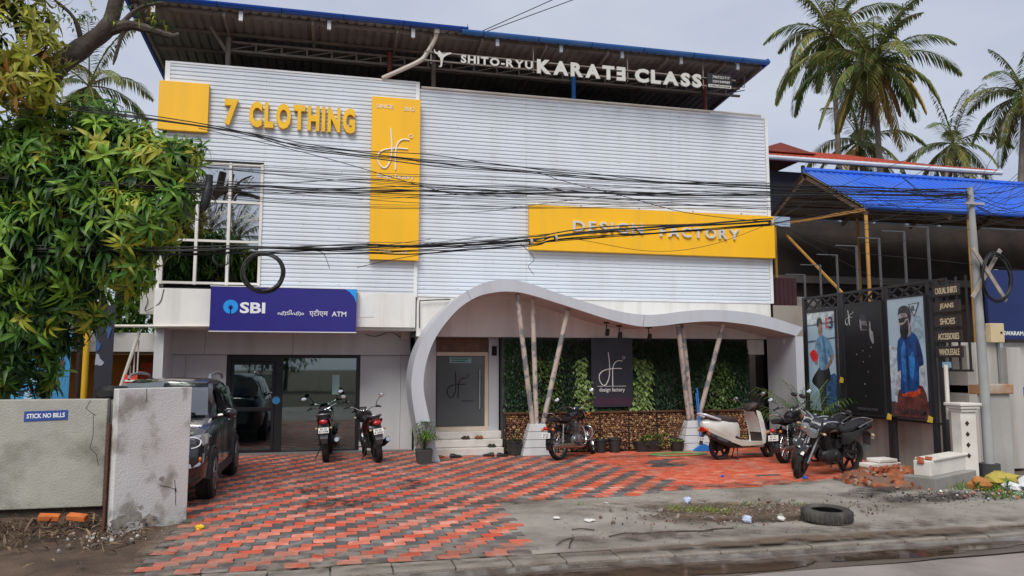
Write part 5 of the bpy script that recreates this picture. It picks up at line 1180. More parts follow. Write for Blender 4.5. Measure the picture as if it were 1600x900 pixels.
    # crash guard, indicators and front plate
    m = MB(); m.tube(bez([(1.02,.17,.30),(1.10,.19,.45),(1.06,.20,.66),(1.0,.16,.76)],5), .012, 6); m.tube(bez([(1.02,-.17,.30),(1.10,-.19,.45),(1.06,-.20,.66),(1.0,-.16,.76)],5), .012, 6); m.tube([(1.06,.2,.66),(1.06,-.2,.66)], .012, 6); m.tube([(1.10,.19,.46),(1.12,-.19,.46)], .012, 6); A('leg_guard', m, M_black)
    for s in (-1, 1): m = MB(); m.ell((1.06,s*.12,.56), .04, .05, .035, 12, 6); A('indicator', m, M_amber)
    plate(T, (1.13,-.02,.44), .20, .11, radians(-8), ('KL 01','BM 5'), face=1)
    # engine, exhaust, stand
    m = MB(); ring_loft(m, [(-.16,.26,.05,.06,.10),(-.05,.26,.07,.10,.10),(.25,.28,.07,.09,.10),(.45,.30,.05,.06,.08)], 12, 3); m.box(.20,.42,-.09,.09,.24,.40); A('engine_cover', m, M_engine)
    m = MB(); m.tube([(.46,-.12,.24),(.20,-.17,.26),(.12,-.19,.30),(-.30,-.20,.45),(-.36,-.20,.47)], [.02,.03,.062,.058,.03], 14); EX = A('muffler', m, M_plastic)
    m = MB(); m.beam((.02,-.245,.36),(-.24,-.25,.44), .02, .05); part(EX, 'heat_shield', m, M_greyplast, world=False)
    m = MB(); m.tube([(.44,.06,.25),(.40,.13,.01)], .011, 6); m.tube([(.40,-.06,.25),(.36,-.13,.01)], .011, 6); m.tube([(.40,.13,.012),(.36,-.13,.012)], .01, 6); A('centre_stand', m, M_engine)
    return T
scooter('white scooter with brown seat parked beside the blue squeegee', (8.62,-3.22,0), heading(.985,-.17), -.03).scale = (1, 1, 1.07)

# ---------------------------------------------------------------- car (compact dark SUV facing the road)
def car(label, loc, yaw):
    T = thing('car', label, 'car', loc, yaw)
    def A(n_, m_, mt, **k): return part(T, n_, m_, mt, world=False, **k)
    M_paint = mat('car_paint', (.010,.010,.013), .2, .1, .06, 3, coat=1., dirt=(.04,.035,.03), damt=.25); M_clad = mat('car_cladding', (.03,.03,.032), .6, 0, .15, 6)
    # x forward, front axle at x = 0; body from -3.35 to .82; half width .86
    def sec(x, w, zs):      # zs: (sill z, belt z, shoulder width factor)
        s, b = zs; return [(x, -w*.86, s), (x, -w*.985, s+.10), (x, -w, s+.30), (x, -w*.985, b-.16), (x, -w*.93, b-.03), (x, -w*.80, b), (x, -w*.40, b+.025), (x, 0, b+.032),
                           (x, w*.40, b+.025), (x, w*.80, b), (x, w*.93, b-.03), (x, w*.985, b-.16), (x, w, s+.30), (x, w*.985, s+.10), (x, w*.86, s), (x, 0, s-.02)]
    m = MB(); m.loft([sec(.86,.60,(.42,.66)), sec(.82,.74,(.33,.76)), sec(.70,.84,(.26,.86)), sec(.50,.875,(.24,.93)), sec(.1,.885,(.23,.99)), sec(-.45,.885,(.23,1.05)), sec(-.6,.885,(.23,1.07)), sec(-1.5,.885,(.23,1.07)), sec(-2.4,.885,(.24,1.09)), sec(-2.9,.87,(.27,1.10)), sec(-3.2,.82,(.34,1.08)), sec(-3.36,.68,(.45,1.0))])
    B_ = A('body', m, M_paint, sharp=35)
    # cabin
    def cs(x, wb_, zb, wt, zt): return [(x, -wb_, zb), (x, -(wb_*.55+wt*.45), zb+(zt-zb)*.5), (x, -wt, zt-.08), (x, -wt*.82, zt-.01), (x, 0, zt+.015), (x, wt*.82, zt-.01), (x, wt, zt-.08), (x, wb_*.55+wt*.45, zb+(zt-zb)*.5), (x, wb_, zb)]
    m = MB(); m.loft([cs(-.40,.80,1.04,.78,1.06), cs(-.75,.82,1.05,.74,1.30), cs(-1.12,.82,1.06,.68,1.52), cs(-1.35,.82,1.06,.655,1.58), cs(-2.0,.82,1.06,.65,1.60), cs(-2.7,.81,1.07,.64,1.575), cs(-3.0,.79,1.07,.63,1.52), cs(-3.28,.74,1.05,.62,1.10)], closed=False, caps=False); A('cabin', m, M_paint, sharp=30)
    G = glass_mat('car_glass', (.10,.12,.12), .02, .95, .16); Gw = glass_mat('windscreen', (.30,.36,.34), .02, .95, .22)
    m = MB(); m.loft([[(-.43+.012,y*.78,1.075),(-.75+.016,y*.725,1.31),(-1.09+.016,y*.665,1.515)] for y in (-.93,-.5,0,.5,.93)], False, False)
    m.v = [(x+.02*(1-(y/.8)**2), y, z+.022) for x, y, z in m.v]; WS = A('windscreen', m, Gw)
    m = MB(); m.beam((-.42,.55,1.125),(-.52,-.10,1.16), .02, .015); part(WS, 'wiper', m, M_black, world=False)
    m = MB(); m.beam((-.43,-.10,1.125),(-.50,-.65,1.16), .02, .015); part(WS, 'wiper', m, M_black, world=False)
    m = MB(); m.box(-.70,-.55,-.3,.3,1.0,1.06); m.obox((-1.3,.36,1.15), .15, .45, .5); m.obox((-1.3,-.36,1.15), .15, .45, .5); A('interior', m, M_dark)
    for s in (-1, 1):
        for a, b in (((-.98,-1.62),(-1.0,-1.66)), ((-1.72,-2.42),(-1.74,-2.38)), ((-2.50,-2.86),(-2.48,-2.76))):
            z0, z1 = 1.085, 1.455
            m = MB(); x0 = a[0]+(.42 if a[0] > -1.1 else 0); m.add([(x0-.25, s*.832, z0), (a[1], s*.832, z0), (b[1], s*.702, z1), (b[0]-.18 if a[0] > -1.1 else b[0], s*.702, z1)], [(0,1,2,3)]); A('side_window', m, G, recalc=False)
        m = MB(); m.ell((-.80,s*.99,1.10), .07, .11, .07, 14, 8); m.tube([(-.80,s*.82,1.06),(-.80,s*.95,1.08)], .025, 8); A('mirror', m, M_paint)
        m = MB(); m.tube(bez([(-1.30,s*.60,1.585),(-1.40,s*.60,1.645),(-2.0,s*.60,1.675),(-2.6,s*.60,1.65),(-2.75,s*.60,1.59)],5), .022, 8); A('roof_rail', m, mat('rail_silver', (.55,.56,.58), .3, .8))
        # lights
        m = MB(); m.loft([[(.70,s*.50,.735),(.705,s*.50,.85)],[(.735,s*.58,.725),(.70,s*.58,.87)],[(.70,s*.70,.735),(.63,s*.70,.895)],[(.60,s*.80,.755),(.50,s*.80,.905)],[(.44,s*.868,.79),(.36,s*.858,.91)]], False, False); m.v = [(x+.06, y+s*.012, z) for x, y, z in m.v]; HL = A('headlamp', m, mat('lamp_housing', (.42,.44,.46), .12, .5, .2, 20, coat=1.))
        m = MB(); m.lathe([(0,.02),(.05,.012),(.058,0)], (.735,s*.70,.80), 'x', 16); part(HL, 'projector', m, mat('projector', (.10,.11,.13), .08, .3, coat=1.), world=False)
        m = MB(); m.tube(bez([(.80,s*.56,.75),(.785,s*.72,.745),(.70,s*.80,.775),(.66,s*.80,.84),(.72,s*.70,.875),(.785,s*.60,.86)],5), .008, 6); part(HL, 'light_ring', m, mat('light_ring', (.75,.78,.82), .3, 0, 0), world=False)
        m = MB(); m.loft([[(.83,s*.56,.52),(.82,s*.56,.56)],[(.79,s*.70,.50),(.77,s*.70,.61)],[(.70,s*.80,.52),(.66,s*.80,.66)],[(.62,s*.845,.56),(.58,s*.845,.67)]], False, False); m.v = [(x+.045, y+s*.014, z) for x, y, z in m.v]; FL = A('fog_lamp', m, mat('lamp_housing', (.42,.44,.46)))
        m = MB(); m.ell((.72,s*.80,.60), .025, .04, .035, 10, 6); part(FL, 'bulb', m, M_amber, world=False)
        # wheel arches and sills in dark cladding
        for x in (0, -2.52):
            m = MB(); fender(m, x, .335, .375, -5, 185, .10, 18, .02); m.v = [(a, b + s*.855, c_) for a, b, c_ in m.v]; A('wheel_arch', m, M_clad)
            m = MB(); m.lathe([(0,-.0),(.36,-.0),(.36,.02),(0,.02)], (x, s*.862, .335), 'y', 28); A('wheel_well', m, M_dark)
            m = MB(); m.lathe([(.20,-.02),(.22,.0),(.225,.03),(.0,.03)], (0,0,0), 'y', 24)
            for k in range(5):
                a = 2*pi*k/5; 
                for q in (-.12,.12): m.beam((.04*cos(a),-.012,.04*sin(a)), (.215*cos(a+q),-.008,.215*sin(a+q)), .03, .035)
            m.lathe([(0,-.03),(.05,-.025),(.055,0)], (0,0,0), 'y', 14); m.v = [(a+x, (-b if s > 0 else b) + s*.915, c_+.335) for a, b, c_ in m.v]
            WH = A('wheel', m, M_alloy)
            m = MB(); m.lathe([(.215,-.0),(.235,-.018),(.31,-.02),(.333,-.0),(.335,.10),(.333,.20),(.2,.2)], (0,0,0), 'y', 36); m.v = [(a+x, (-b if s > 0 else b) + s*.905, c_+.335) for a, b, c_ in m.v]; part(WH, 'tyre', m, M_tyre, world=False)
        m = MB(); m.box(-2.15,-.37, s*.862, s*.90, .24, .36); A('sill', m, M_clad, bevel=.02)
        for x0, x1 in ((-.95,-1.68),(-1.70,-2.40)):
            m = MB(); m.tube([(x0,s*.889,1.04),(x0,s*.895,.6),(x0-.05,s*.889,.38)], .004, 5); A('door_gap', m, M_dark)
            m = MB(); m.obox((x1+.13, s*.90, .95), .16, .03, .035); A('door_handle', m, M_paint, bevel=.01)
    m = MB(); ring_loft(m, [(.60,.36,.80,.11),(.76,.36,.76,.12),(.87,.36,.62,.10),(.90,.36,.50,.07)], 20, 3.5); A('bumper', m, M_clad)
    m = MB(); m.box(.80,.885,-.44,.44,.56,.74); A('grille', m, mat('grille', (.015,.015,.016), .4), bevel=.02)
    for k in range(4): m = MB(); m.box(.886,.892,-.42,.42,.59+.04*k,.605+.04*k); A('grille_bar', m, M_alloy)
    plate(T, (.92,0,.47), .50, .12, 0, ('KL 01 BX 71',), face=1)
    return T
car('dark compact SUV parked facing the road behind the white pier', (-1.80,-5.62,0), heading(.0,1)).scale = (1, 1.02, 1.08)
# ================================================================== vegetation
def leaf_mat(name, tl=.3, rough=.45):
    if name in MATS: return MATS[name]
    m = bpy.data.materials.new(name); m.use_nodes = True; MATS[name] = m; n = m.node_tree.nodes; L = m.node_tree.links.new; b = n['Principled BSDF']
    a = n.new('ShaderNodeVertexColor'); a.layer_name = 'Col'; b.inputs['Roughness'].default_value = rough; b.inputs['Specular IOR Level'].default_value = .35
    oi = n.new('ShaderNodeObjectInfo'); rr = n.new('ShaderNodeMapRange'); rr.inputs['To Min'].default_value = .75; rr.inputs['To Max'].default_value = 1.3; L(oi.outputs['Random'], rr.inputs[0])
    sc_ = n.new('ShaderNodeVectorMath'); sc_.operation = 'SCALE'; L(a.outputs['Color'], sc_.inputs[0]); L(rr.outputs[0], sc_.inputs['Scale'])
    L(sc_.outputs[0], b.inputs['Base Color']); t = n.new('ShaderNodeBsdfTranslucent'); L(sc_.outputs[0], t.inputs[0])
    mx = n.new('ShaderNodeMixShader'); mx.inputs[0].default_value = tl; L(b.outputs[0], mx.inputs[1]); L(t.outputs[0], mx.inputs[2]); L(mx.outputs[0], n['Material Output'].inputs[0]); return m
M_leaf = leaf_mat('leaf'); M_bark = mat('bark', (.06,.045,.035), .95, 0, .4, 6, .8, 25, dirt=(.13,.12,.10), damt=.5, dscale=3)
def jit(c, r, s): 
    f = 1 + r.uniform(-s, s); return tuple(max(.003, q*f*(1+r.uniform(-.08,.08))) for q in c)
def strip_leaf(mb, p, d, up, L_, w, droop, segs=4, fold=.25):
    """a leaf: tapered strip starting at p along d, sagging with droop"""
    d = d.normalized(); side = d.cross(up)
    side = side.normalized() if side.length > 1e-3 else Vector((1,0,0))
    vs = []; pos = p.copy(); dd = d.copy()
    for k in range(segs+1):
        t = k/segs; ww = w*(.25+1.5*t if t < .45 else (1-t)*1.65+.02)*.5
        nrm = side.cross(dd).normalized()
        vs += [pos - side*ww + nrm*ww*fold, pos, pos + side*ww + nrm*ww*fold]
        dd = (dd + Vector((0,0,-droop/segs))).normalized(); pos = pos + dd*(L_/segs)
    fs = []
    for k in range(segs): o = k*3; fs += [(o,o+1,o+4,o+3),(o+1,o+2,o+5,o+4)]
    mb.add(vs, fs, True)
def cluster_mb(mb, c, axis, n, L_, w, r, cols, spread=1.0, droop=1.9):
    ax = axis.normalized(); t1 = ax.orthogonal().normalized(); t2 = ax.cross(t1); col = r.choice(cols)
    for k in range(n):
        a = 2.399*k + r.uniform(-.3,.3); out = t1*cos(a)+t2*sin(a); e = r.uniform(.35, 1.35)*spread
        mb.col = jit(col, r, .22); strip_leaf(mb, c + ax*r.uniform(-.05,.03), ax*(1.1-e*.55)+out*e, Vector((0,0,1)), L_*r.uniform(.5,1.2), w*r.uniform(.75,1.2), droop*r.uniform(.5,1.4))
GREEN, LIME, YEL, DKG, RUS = (.085,.19,.026), (.18,.31,.036), (.36,.37,.04), (.03,.08,.018), (.38,.19,.05)
def mango(T, blobs, nvis, nfill, seed, pal, L_=.31, w=.060):
    r = random.Random(seed)
    meshes = {}
    for key, cols in pal.items():
        meshes[key] = []
        for q in range(4):
            mb = MB(); mb.col = (.12,.12,.04); mb.tube([(0,0,-.35),(.01,0,-.15),(0,0,.02)], [.011,.008,.005], 5); cluster_mb(mb, Vector((0,0,0)), Vector((0,0,1)), r.choice([12,15,18]), L_*r.uniform(.85,1.1), w, r, cols); me = mb.mesh('leaf_cluster', recalc=False); me.materials.append(M_leaf); meshes[key].append(me)
    keys = list(pal); base = base_of(T); tot = sum(b[3]**2 for b in blobs); camp = Vector((.809,-17.697,1.95)); cand = []
    while len(cand) < nvis:
        b = r.choices(blobs, [q[3]**2 for q in blobs])[0]; d = Vector((r.gauss(0,1), r.gauss(0,1)-.35, r.gauss(0,1)+.15)).normalized(); rad = b[3]*r.uniform(.78,1.06)
        p = Vector(b[:3]) + Vector((d.x*rad, d.y*rad*.8, d.z*rad)); 
        if any((p-Vector(q[:3])).length < q[3]*.72 for q in blobs): continue
        if d.dot((camp-p).normalized()) < -.15: continue
        if any((p-q).length < .085 for q, _, _ in cand): continue
        cand.append((p, d, b))
    for p, d, b in cand:
        k = r.choices(keys, b[4])[0]; o = bpy.data.objects.new('leaf_cluster', r.choice(meshes[k])); COL.objects.link(o); o.parent = T; o.location = p - base
        ax = (d + Vector((0,0,.25)) + Vector((r.gauss(0,.25),r.gauss(0,.25),r.gauss(0,.2)))).normalized()
        o.rotation_euler = (ax.to_track_quat('Z','Y') @ Euler((0,0,r.uniform(0,6.28))).to_quaternion()).to_euler(); s = r.uniform(.75,1.25); o.scale = (s,s,s)
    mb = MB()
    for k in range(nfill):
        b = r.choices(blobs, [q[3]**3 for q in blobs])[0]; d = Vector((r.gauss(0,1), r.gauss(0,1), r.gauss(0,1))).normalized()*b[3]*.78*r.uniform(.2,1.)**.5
        cluster_mb(mb, Vector(b[:3])+d, d.normalized()+Vector((0,0,.2)), 9, L_*1.1, w*1.25, r, [DKG, DKG, GREEN])  # interior leaves coloured darker to paint in the shade inside the crown
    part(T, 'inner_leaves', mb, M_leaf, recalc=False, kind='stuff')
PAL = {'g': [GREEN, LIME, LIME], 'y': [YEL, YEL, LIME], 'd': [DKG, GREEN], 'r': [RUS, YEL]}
T = thing('mango_tree', 'leafy mango tree with drooping leaf tufts over the left wall', 'tree', (-4.3,-5.2,0))
m = MB(); m.tube(bez([(-4.4,-5.3,-.1),(-4.3,-5.2,1.2),(-4.1,-5.4,2.4),(-3.9,-5.6,3.8),(-3.55,-6.0,5.2),(-3.2,-6.2,6.0)],5), [.24]*6+[.2]*5+[.16]*5+[.14]*5+[.12]*4+[.1], 12); TR = part(T, 'trunk', m, M_bark)
m = MB(); m.tube(bez([(-3.6,-5.9,5.0),(-3.15,-6.3,5.95),(-2.75,-6.3,6.42),(-2.45,-6.3,6.75),(-2.33,-6.3,7.3)],5), [.15]*6+[.14]*5+[.12]*5+[.10]*5, 10); part(T, 'limb', m, M_bark)
m = MB(); m.tube(bez([(-2.50,-6.3,6.66),(-2.2,-6.3,6.80),(-1.95,-6.3,6.78),(-1.62,-6.32,6.70),(-1.5,-6.3,6.74)],5), [.085]*6+[.07]*5+[.05]*5+[.03]*5, 8); part(T, 'limb', m, M_bark)
rb = random.Random(4)
for a, b in (((-2.2,-6.3,6.80),(-2.35,-6.3,6.2)),((-2.3,-6.3,6.78),(-1.75,-6.2,7.25)),((-2.75,-6.3,6.4),(-3.1,-6.5,7.0)),((-4.1,-5.4,2.4),(-3.0,-6.3,3.2)),((-3.9,-5.6,3.8),(-2.2,-6.3,4.5)),((-3.55,-6,5.2),(-2.0,-6.4,4.9)),((-4.0,-5.5,3.2),(-2.4,-6.3,3.6))):
    m = MB(); a, b = Vector(a), Vector(b); q = a.lerp(b,.5)+Vector((rb.gauss(0,.08),0,rb.gauss(.06,.06))); m.tube(bez([a,q,b],4), [.035]*4+[.024]*4+[.01], 6); part(T, 'branch', m, M_bark)
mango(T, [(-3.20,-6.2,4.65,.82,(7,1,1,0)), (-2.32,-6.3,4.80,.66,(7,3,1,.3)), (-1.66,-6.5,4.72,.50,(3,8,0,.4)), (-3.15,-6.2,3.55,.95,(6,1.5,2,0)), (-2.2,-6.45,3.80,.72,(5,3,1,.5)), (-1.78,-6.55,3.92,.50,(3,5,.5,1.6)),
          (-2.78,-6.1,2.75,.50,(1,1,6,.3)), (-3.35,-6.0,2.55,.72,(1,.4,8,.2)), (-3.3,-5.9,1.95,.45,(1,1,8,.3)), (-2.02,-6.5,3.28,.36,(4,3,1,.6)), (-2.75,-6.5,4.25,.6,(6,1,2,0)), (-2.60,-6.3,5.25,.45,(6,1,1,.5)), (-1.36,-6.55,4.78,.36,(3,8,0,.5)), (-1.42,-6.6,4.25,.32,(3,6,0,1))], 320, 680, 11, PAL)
T = thing('mango_branch_tree', 'yellowing tree crown hanging in from the top left corner', 'tree', (-5.2,-6.9,0))
m = MB(); m.tube(bez([(-5.3,-6.9,-.1),(-5.0,-6.9,2.5),(-4.7,-6.9,4.6),(-3.9,-6.9,6.2)],6), [.2]*7+[.15]*6+[.1]*6, 10); part(T, 'trunk', m, M_bark)
mango(T, [(-3.45,-6.9,6.15,.62,(.3,9,0,2)), (-3.15,-7.0,5.55,.34,(0,3,0,6)), (-3.9,-6.9,5.6,.6,(.3,8,0,3)), (-3.6,-6.9,6.9,.55,(1,9,0,1))], 120, 40, 12, {'g': [LIME, YEL], 'y': [YEL, YEL, (.30,.30,.05)], 'd': [GREEN], 'r': [RUS, YEL]})
# sprigs on the bare limb
m = MB(); rb = random.Random(8)
for k in range(60):
    p = Vector((rb.uniform(-3.2,-1.7), -6.3+rb.gauss(0,.15), 6.75+abs(rb.gauss(0,.25)))); cluster_mb(m, p, Vector((rb.gauss(0,1),rb.gauss(0,1),.6)), 5, .10, .03, rb, [DKG, GREEN, YEL])
part(bpy.data.objects['mango_tree'], 'limb_sprigs', m, M_leaf, recalc=False, kind='stuff')
# ---- generic leafy tree for the background
def leafy(name, label, base, blobs, n, ls, seed, cols, trunk_r=.18, group=None):
    T = thing(name, label, 'tree', base, 0, group); r = random.Random(seed); m = MB(); c0 = Vector(blobs[0][:3])
    m.tube(bez([Vector(base)-Vector((0,0,.1)), Vector(base).lerp(c0,.5)+Vector((.1,0,0)), c0],5), [trunk_r*(1-.07*k) for k in range(11)], 8); part(T, 'trunk', m, M_bark)
    m = MB()
    for b in blobs[1:]: m.tube([c0.lerp(Vector(base),.3), Vector(b[:3])], [trunk_r*.5,.03], 6)
    if len(blobs) > 1: part(T, 'limbs', m, M_bark)
    m = MB()
    for k in range(n):
        b = r.choices(blobs, [q[3]**2 for q in blobs])[0]; d = Vector((r.gauss(0,1),r.gauss(0,1),r.gauss(0,1))).normalized(); f = 1+.25*mnoise.noise(d*2.3+Vector((seed,b[0],0))); p = Vector(b[:3])+d*b[3]*f*r.uniform(.55,1.02)
        m.col = jit(r.choice(cols), r, .3); u = Vector((r.gauss(0,1),r.gauss(0,1),r.gauss(0,1)-.3)).normalized(); strip_leaf(m, p, u, Vector((0,0,1)), ls*r.uniform(.7,1.3), ls*.45, .6, 2)
    part(T, 'crown', m, M_leaf, recalc=False); return T
leafy('background_tree', 'bright green tree filling the gap left of the building', (-4.6,2.5,0), [(-4.4,2.5,4.0,1.5),(-3.8,2.6,3.0,1.0),(-5.4,2.6,5.2,1.5),(-3.9,2.4,5.0,.9)], 6500, .22, 21, [GREEN, LIME, (.07,.15,.02)])
leafy('background_tree', 'dark tree behind the low wall under the mango crown', (-6.2,-1.5,0), [(-6.0,-1.5,3.0,1.8),(-5.2,-1.6,1.6,1.1),(-5.4,-1.5,5.0,1.5)], 5200, .2, 22, [DKG, GREEN])
leafy('distant_tree', 'distant green tree top right of the blue shed roof', (34,14,0), [(34,14,5.0,3.0),(37,14,4.0,2.5)], 2500, .5, 23, [GREEN, LIME])
leafy('distant_tree', 'low distant greenery between the house and right wall', (24,4,0), [(24,4,3.2,1.8),(27,4,3.0,1.8),(30,4,3,2)], 3000, .35, 24, [GREEN, LIME])
# ---- palms
def palm(label, base, top, nf, FL, seed, dead=.25, group='coconut palms behind the houses', lean=0, coco=True, cols=None, tr=.16):
    T = thing('coconut_palm', label, 'palm tree', base, 0, group); r = random.Random(seed); base, top = Vector(base), Vector(top)
    m = MB(); pts = bez([base, base.lerp(top,.4)+Vector((lean*.5,0,0)), top],10); pts2 = []; rs = []
    for k, p in enumerate(pts): t = k/(len(pts)-1); pts2.append(p); rs.append(tr*(1.25-.45*t)*(1+.05*(k%2)))
    m.tube(pts2, rs, 10); part(T, 'trunk', m, mat('palm_trunk', (.17,.14,.115), .9, 0, .3, 4, .5, 20))
    GA, GB, DRY, BRN = (.10,.15,.04), (.18,.21,.06), (.36,.27,.08), (.30,.14,.06)
    for k in range(nf):
        u = k/(nf-1); el = radians(80 - 138*u**1.1 + r.uniform(-10,10)); az = k*2.399+r.uniform(-.25,.25); L_ = FL*r.uniform(.85,1.1)*(1 if u < .85 else .8)
        h = Vector((cos(az),sin(az),0)); d = (h*cos(el)+Vector((0,0,sin(el)))).normalized(); pos = top+Vector((0,0,.1)); N = 15; P_ = [pos.copy()]; D_ = [d.copy()]
        sag = .055+.045*cos(el)
        for q in range(N): d = (d+Vector((0,0,-sag*(1+q*.06)))).normalized(); pos = pos+d*L_/N; P_.append(pos.copy()); D_.append(d.copy())
        brown = u > .86 and r.random() < dead*2.2; col = BRN if brown else (DRY if u > .7 and r.random() < dead else r.choice([GA,GA,GB])); mb = MB()
        mb.col = (.20,.17,.05) if not brown else (.18,.09,.04); mb.tube(P_, [.045*(1-.9*q/N)*FL/4 for q in range(N+1)], 4)
        side0 = h.cross(Vector((0,0,1))).normalized()
        for q in range(4*N):
            t = .10+.90*q/(4*N-1); i = min(N-1,int(t*N)); f = t*N-i; p = P_[i].lerp(P_[i+1],f); dd = D_[i]; ll = L_*.24*(sin(pi*min(1,t*.9+.08))**.6)*r.uniform(.85,1.1)
            for s in (-1,1):
                mb.col = jit(col if r.random() > .12 else DRY, r, .25); dr = (side0*s*r.uniform(.55,.85)+dd*.62+Vector((0,0,.08))).normalized()
                strip_leaf(mb, p, dr, Vector((0,0,1)), ll, .085*FL/4, r.uniform(.7,1.3) if not brown else 1.8, 2, .1)
        part(T, 'frond', mb, M_leaf, recalc=False)
    if coco:
        for k in range(11):
            a = r.uniform(0,6.28); m = MB(); c = top+Vector((cos(a)*.32,sin(a)*.32-.12,-.25-r.random()*.55)); m.ell(c, .13,.13,.16, 8, 6); part(T, 'coconut', m, mat('coconut', (.26,.19,.05), .5, 0, .2, 3))
palm('tallest coconut palm with yellow coconuts and brown hanging fronds', (27.3,14,0), (27.0,14,16.9), 36, 4.3, 31, .75)
palm('coconut palm standing just left of and behind the tallest palm', (29.5,20,0), (29.2,20,21.3), 26, 4.8, 32, .1, coco=False)
palm('low coconut palm crown peeping out below the tallest palm', (32.6,22,0), (32.4,22,15.6), 18, 4.6, 33, .35, coco=False)
palm('small distant palm between the tall palms and the right edge', (43.2,26,0), (43.2,26,17.4), 20, 4.2, 34, .25, coco=False)
palm('ragged palm with leaning trunk at the right edge', (27.4,8,0), (29.6,8,13.4), 24, 3.1, 35, .5, coco=True, lean=.3)
palm('pale distant palm above the mango tree at the left', (-9.4,16,0), (-9.4,16,13.4), 16, 3.2, 36, .1, coco=False)
# across the road, behind the camera: what the window panes mirror
for k, (x, y, h, r_) in enumerate(((-9,-42,4.0,3.0),(-3,-46,4.6,3.2),(9,-46,4.2,3.2))):
    leafy('roadside_tree', ('spreading tree across the road mirrored in the panes, number %s from the left' % ('one','two','three')[k]), (x,y,0), [(x,y,h,r_),(x+2,y+.5,h+1.5,r_*.7),(x-2,y-.3,h-.5,r_*.8)], 2600, .55, 60+k, [GREEN, DKG, LIME], group='trees across the road mirrored in the glass')
palm('palm across the road mirrored in the upper window', (-7.5,-36,0), (-7.2,-36,10.5), 18, 4.0, 71, .1, group='palms across the road', coco=False)

# ================================================================== green wall and stone wall by the entrance
GW = thing('green_wall', 'dark hanging garden of leaves behind the canopy poles', 'plant wall', (7.6,-1.0,.9))
m = MB(); rg = random.Random(41)
def band(u):
    for a, b, k in ((5.12,5.80,1),(6.27,6.58,2),(7.58,8.02,2),(9.50,10.15,1)):
        if a < u < b: return k
    return 0
for k in range(13500):
    u = rg.uniform(4.53,10.62); z = rg.uniform(.90,2.56)
    if 6.58 < u < 7.60 and z > .98: continue
    b = band(u+rg.gauss(0,.06)); 
    if b and z > 2.1 + .3*mnoise.noise(Vector((u*3,z,0))): b = 0
    if b and mnoise.noise(Vector((u*2.5, z*2.0, 7))) < -.28: b = 0
    col = [(.024,.060,.024),(.13,.20,.05),(.24,.34,.11)][b]
    if b == 1 and rg.random() < .45: col = (.045,.09,.03)
    m.col = jit(col, rg, .45); L_ = [.085,.10,.12][b]*rg.uniform(.7,1.3); dep = -.985-rg.random()*(.05+.04*b+.05*mnoise.noise(Vector((u*4,z*4,0))))
    strip_leaf(m, Vector((u,dep,z)), Vector((rg.gauss(0,.7), -.55-rg.random()*.4, rg.gauss(-.35,.5))), Vector((0,-.3,1)), L_, L_*(.38 if not b else .62), .9, 2, .2)
part(GW, 'foliage', m, leaf_mat('green_wall_leaf', .15, .4), recalc=False, kind='stuff')
m = MB(); m.box(4.52,10.62,-1.03,-.98,.86,.90); part(GW, 'ledge', m, mat('ledge', (.10,.05,.03), .8))
LB = thing('logo_board', 'dark slate board with thin white logo in the green wall', 'sign', (7.09,-1.06,.95))
m = MB(); m.box(6.58,7.60,-1.09,-.985,.98,2.56); part(LB, 'board', m, mat('slate_board', (.022,.023,.034), .4, 0, .15, 2), bevel=.006)
m = MB(); m.box(6.585,7.595,-1.094,-1.0901,1.03,1.20); part(LB, 'purple_band', m, mat('purple_band', (.045,.018,.035), .4))
part(LB, 'logo', logo(lambda a, b, d: (6.73+a,-1.098,1.44+b), .80, .011), M_letter)
m = MB(); m.box(6.72,7.42,-1.094,-1.0901,1.455,1.463); part(LB, 'rule_line', m, M_letter)
part(LB, 'lettering', text_mb('design factory', .62, .115, front(6.77,-1.0901,1.31), .004), M_letter)
SW = thing('stone_wall', 'low wall of small rust brown pebbles in iron frames below green wall', 'wall', (7.5,-1.15,0))
m = MB(); m.box(4.52,10.62,-1.10,-.975,0,.86); part(SW, 'backing', m, mat('stone_backing', (.05,.03,.02), .95))
m = MB(); rs = random.Random(42)
ico = [(0,0,1),(.894,0,.447),(.276,.851,.447),(-.724,.526,.447),(-.724,-.526,.447),(.276,-.851,.447),(.724,.526,-.447),(-.276,.851,-.447),(-.894,0,-.447),(-.276,-.851,-.447),(.724,-.526,-.447),(0,0,-1)]
icf = [(0,1,2),(0,2,3),(0,3,4),(0,4,5),(0,5,1),(1,6,2),(2,7,3),(3,8,4),(4,9,5),(5,10,1),(6,7,2),(7,8,3),(8,9,4),(9,10,5),(10,6,1),(11,7,6),(11,8,7),(11,9,8),(11,10,9),(11,6,10)]
def rock(mb, c, r, rr, flat=.75):
    q = Euler((rr.uniform(0,6),rr.uniform(0,6),rr.uniform(0,6))).to_matrix(); mb.add([Vector(c)+q@Vector((p[0]*r*rr.uniform(.75,1.2),p[1]*r*rr.uniform(.75,1.2),p[2]*r*flat*rr.uniform(.75,1.2))) for p in ico], icf, False)
z = .03; row = 0
while z < .85:
    u = 4.55+.02*(row%2)
    while u < 10.6:
        m.col = jit(rs.choice([(.22,.10,.045),(.30,.16,.07),(.15,.06,.03),(.38,.24,.12),(.10,.045,.03)]), rs, .3); rock(m, (u+rs.uniform(-.012,.012),-1.12+rs.uniform(-.015,.015),z+rs.uniform(-.012,.012)), rs.uniform(.026,.04), rs); u += .052
    z += .048; row += 1
part(SW, 'pebbles', m, mat('pebbles', (.3,.2,.1), .8, attr=True, var=.1), recalc=False, kind='stuff')
for u in (4.54,5.3,6.05,6.75,7.45,8.15,8.9,9.7,10.6):
    m = MB(); m.box(u-.012,u+.012,-1.18,-1.155,0,.88); part(SW, 'frame_bar', m, M_black)
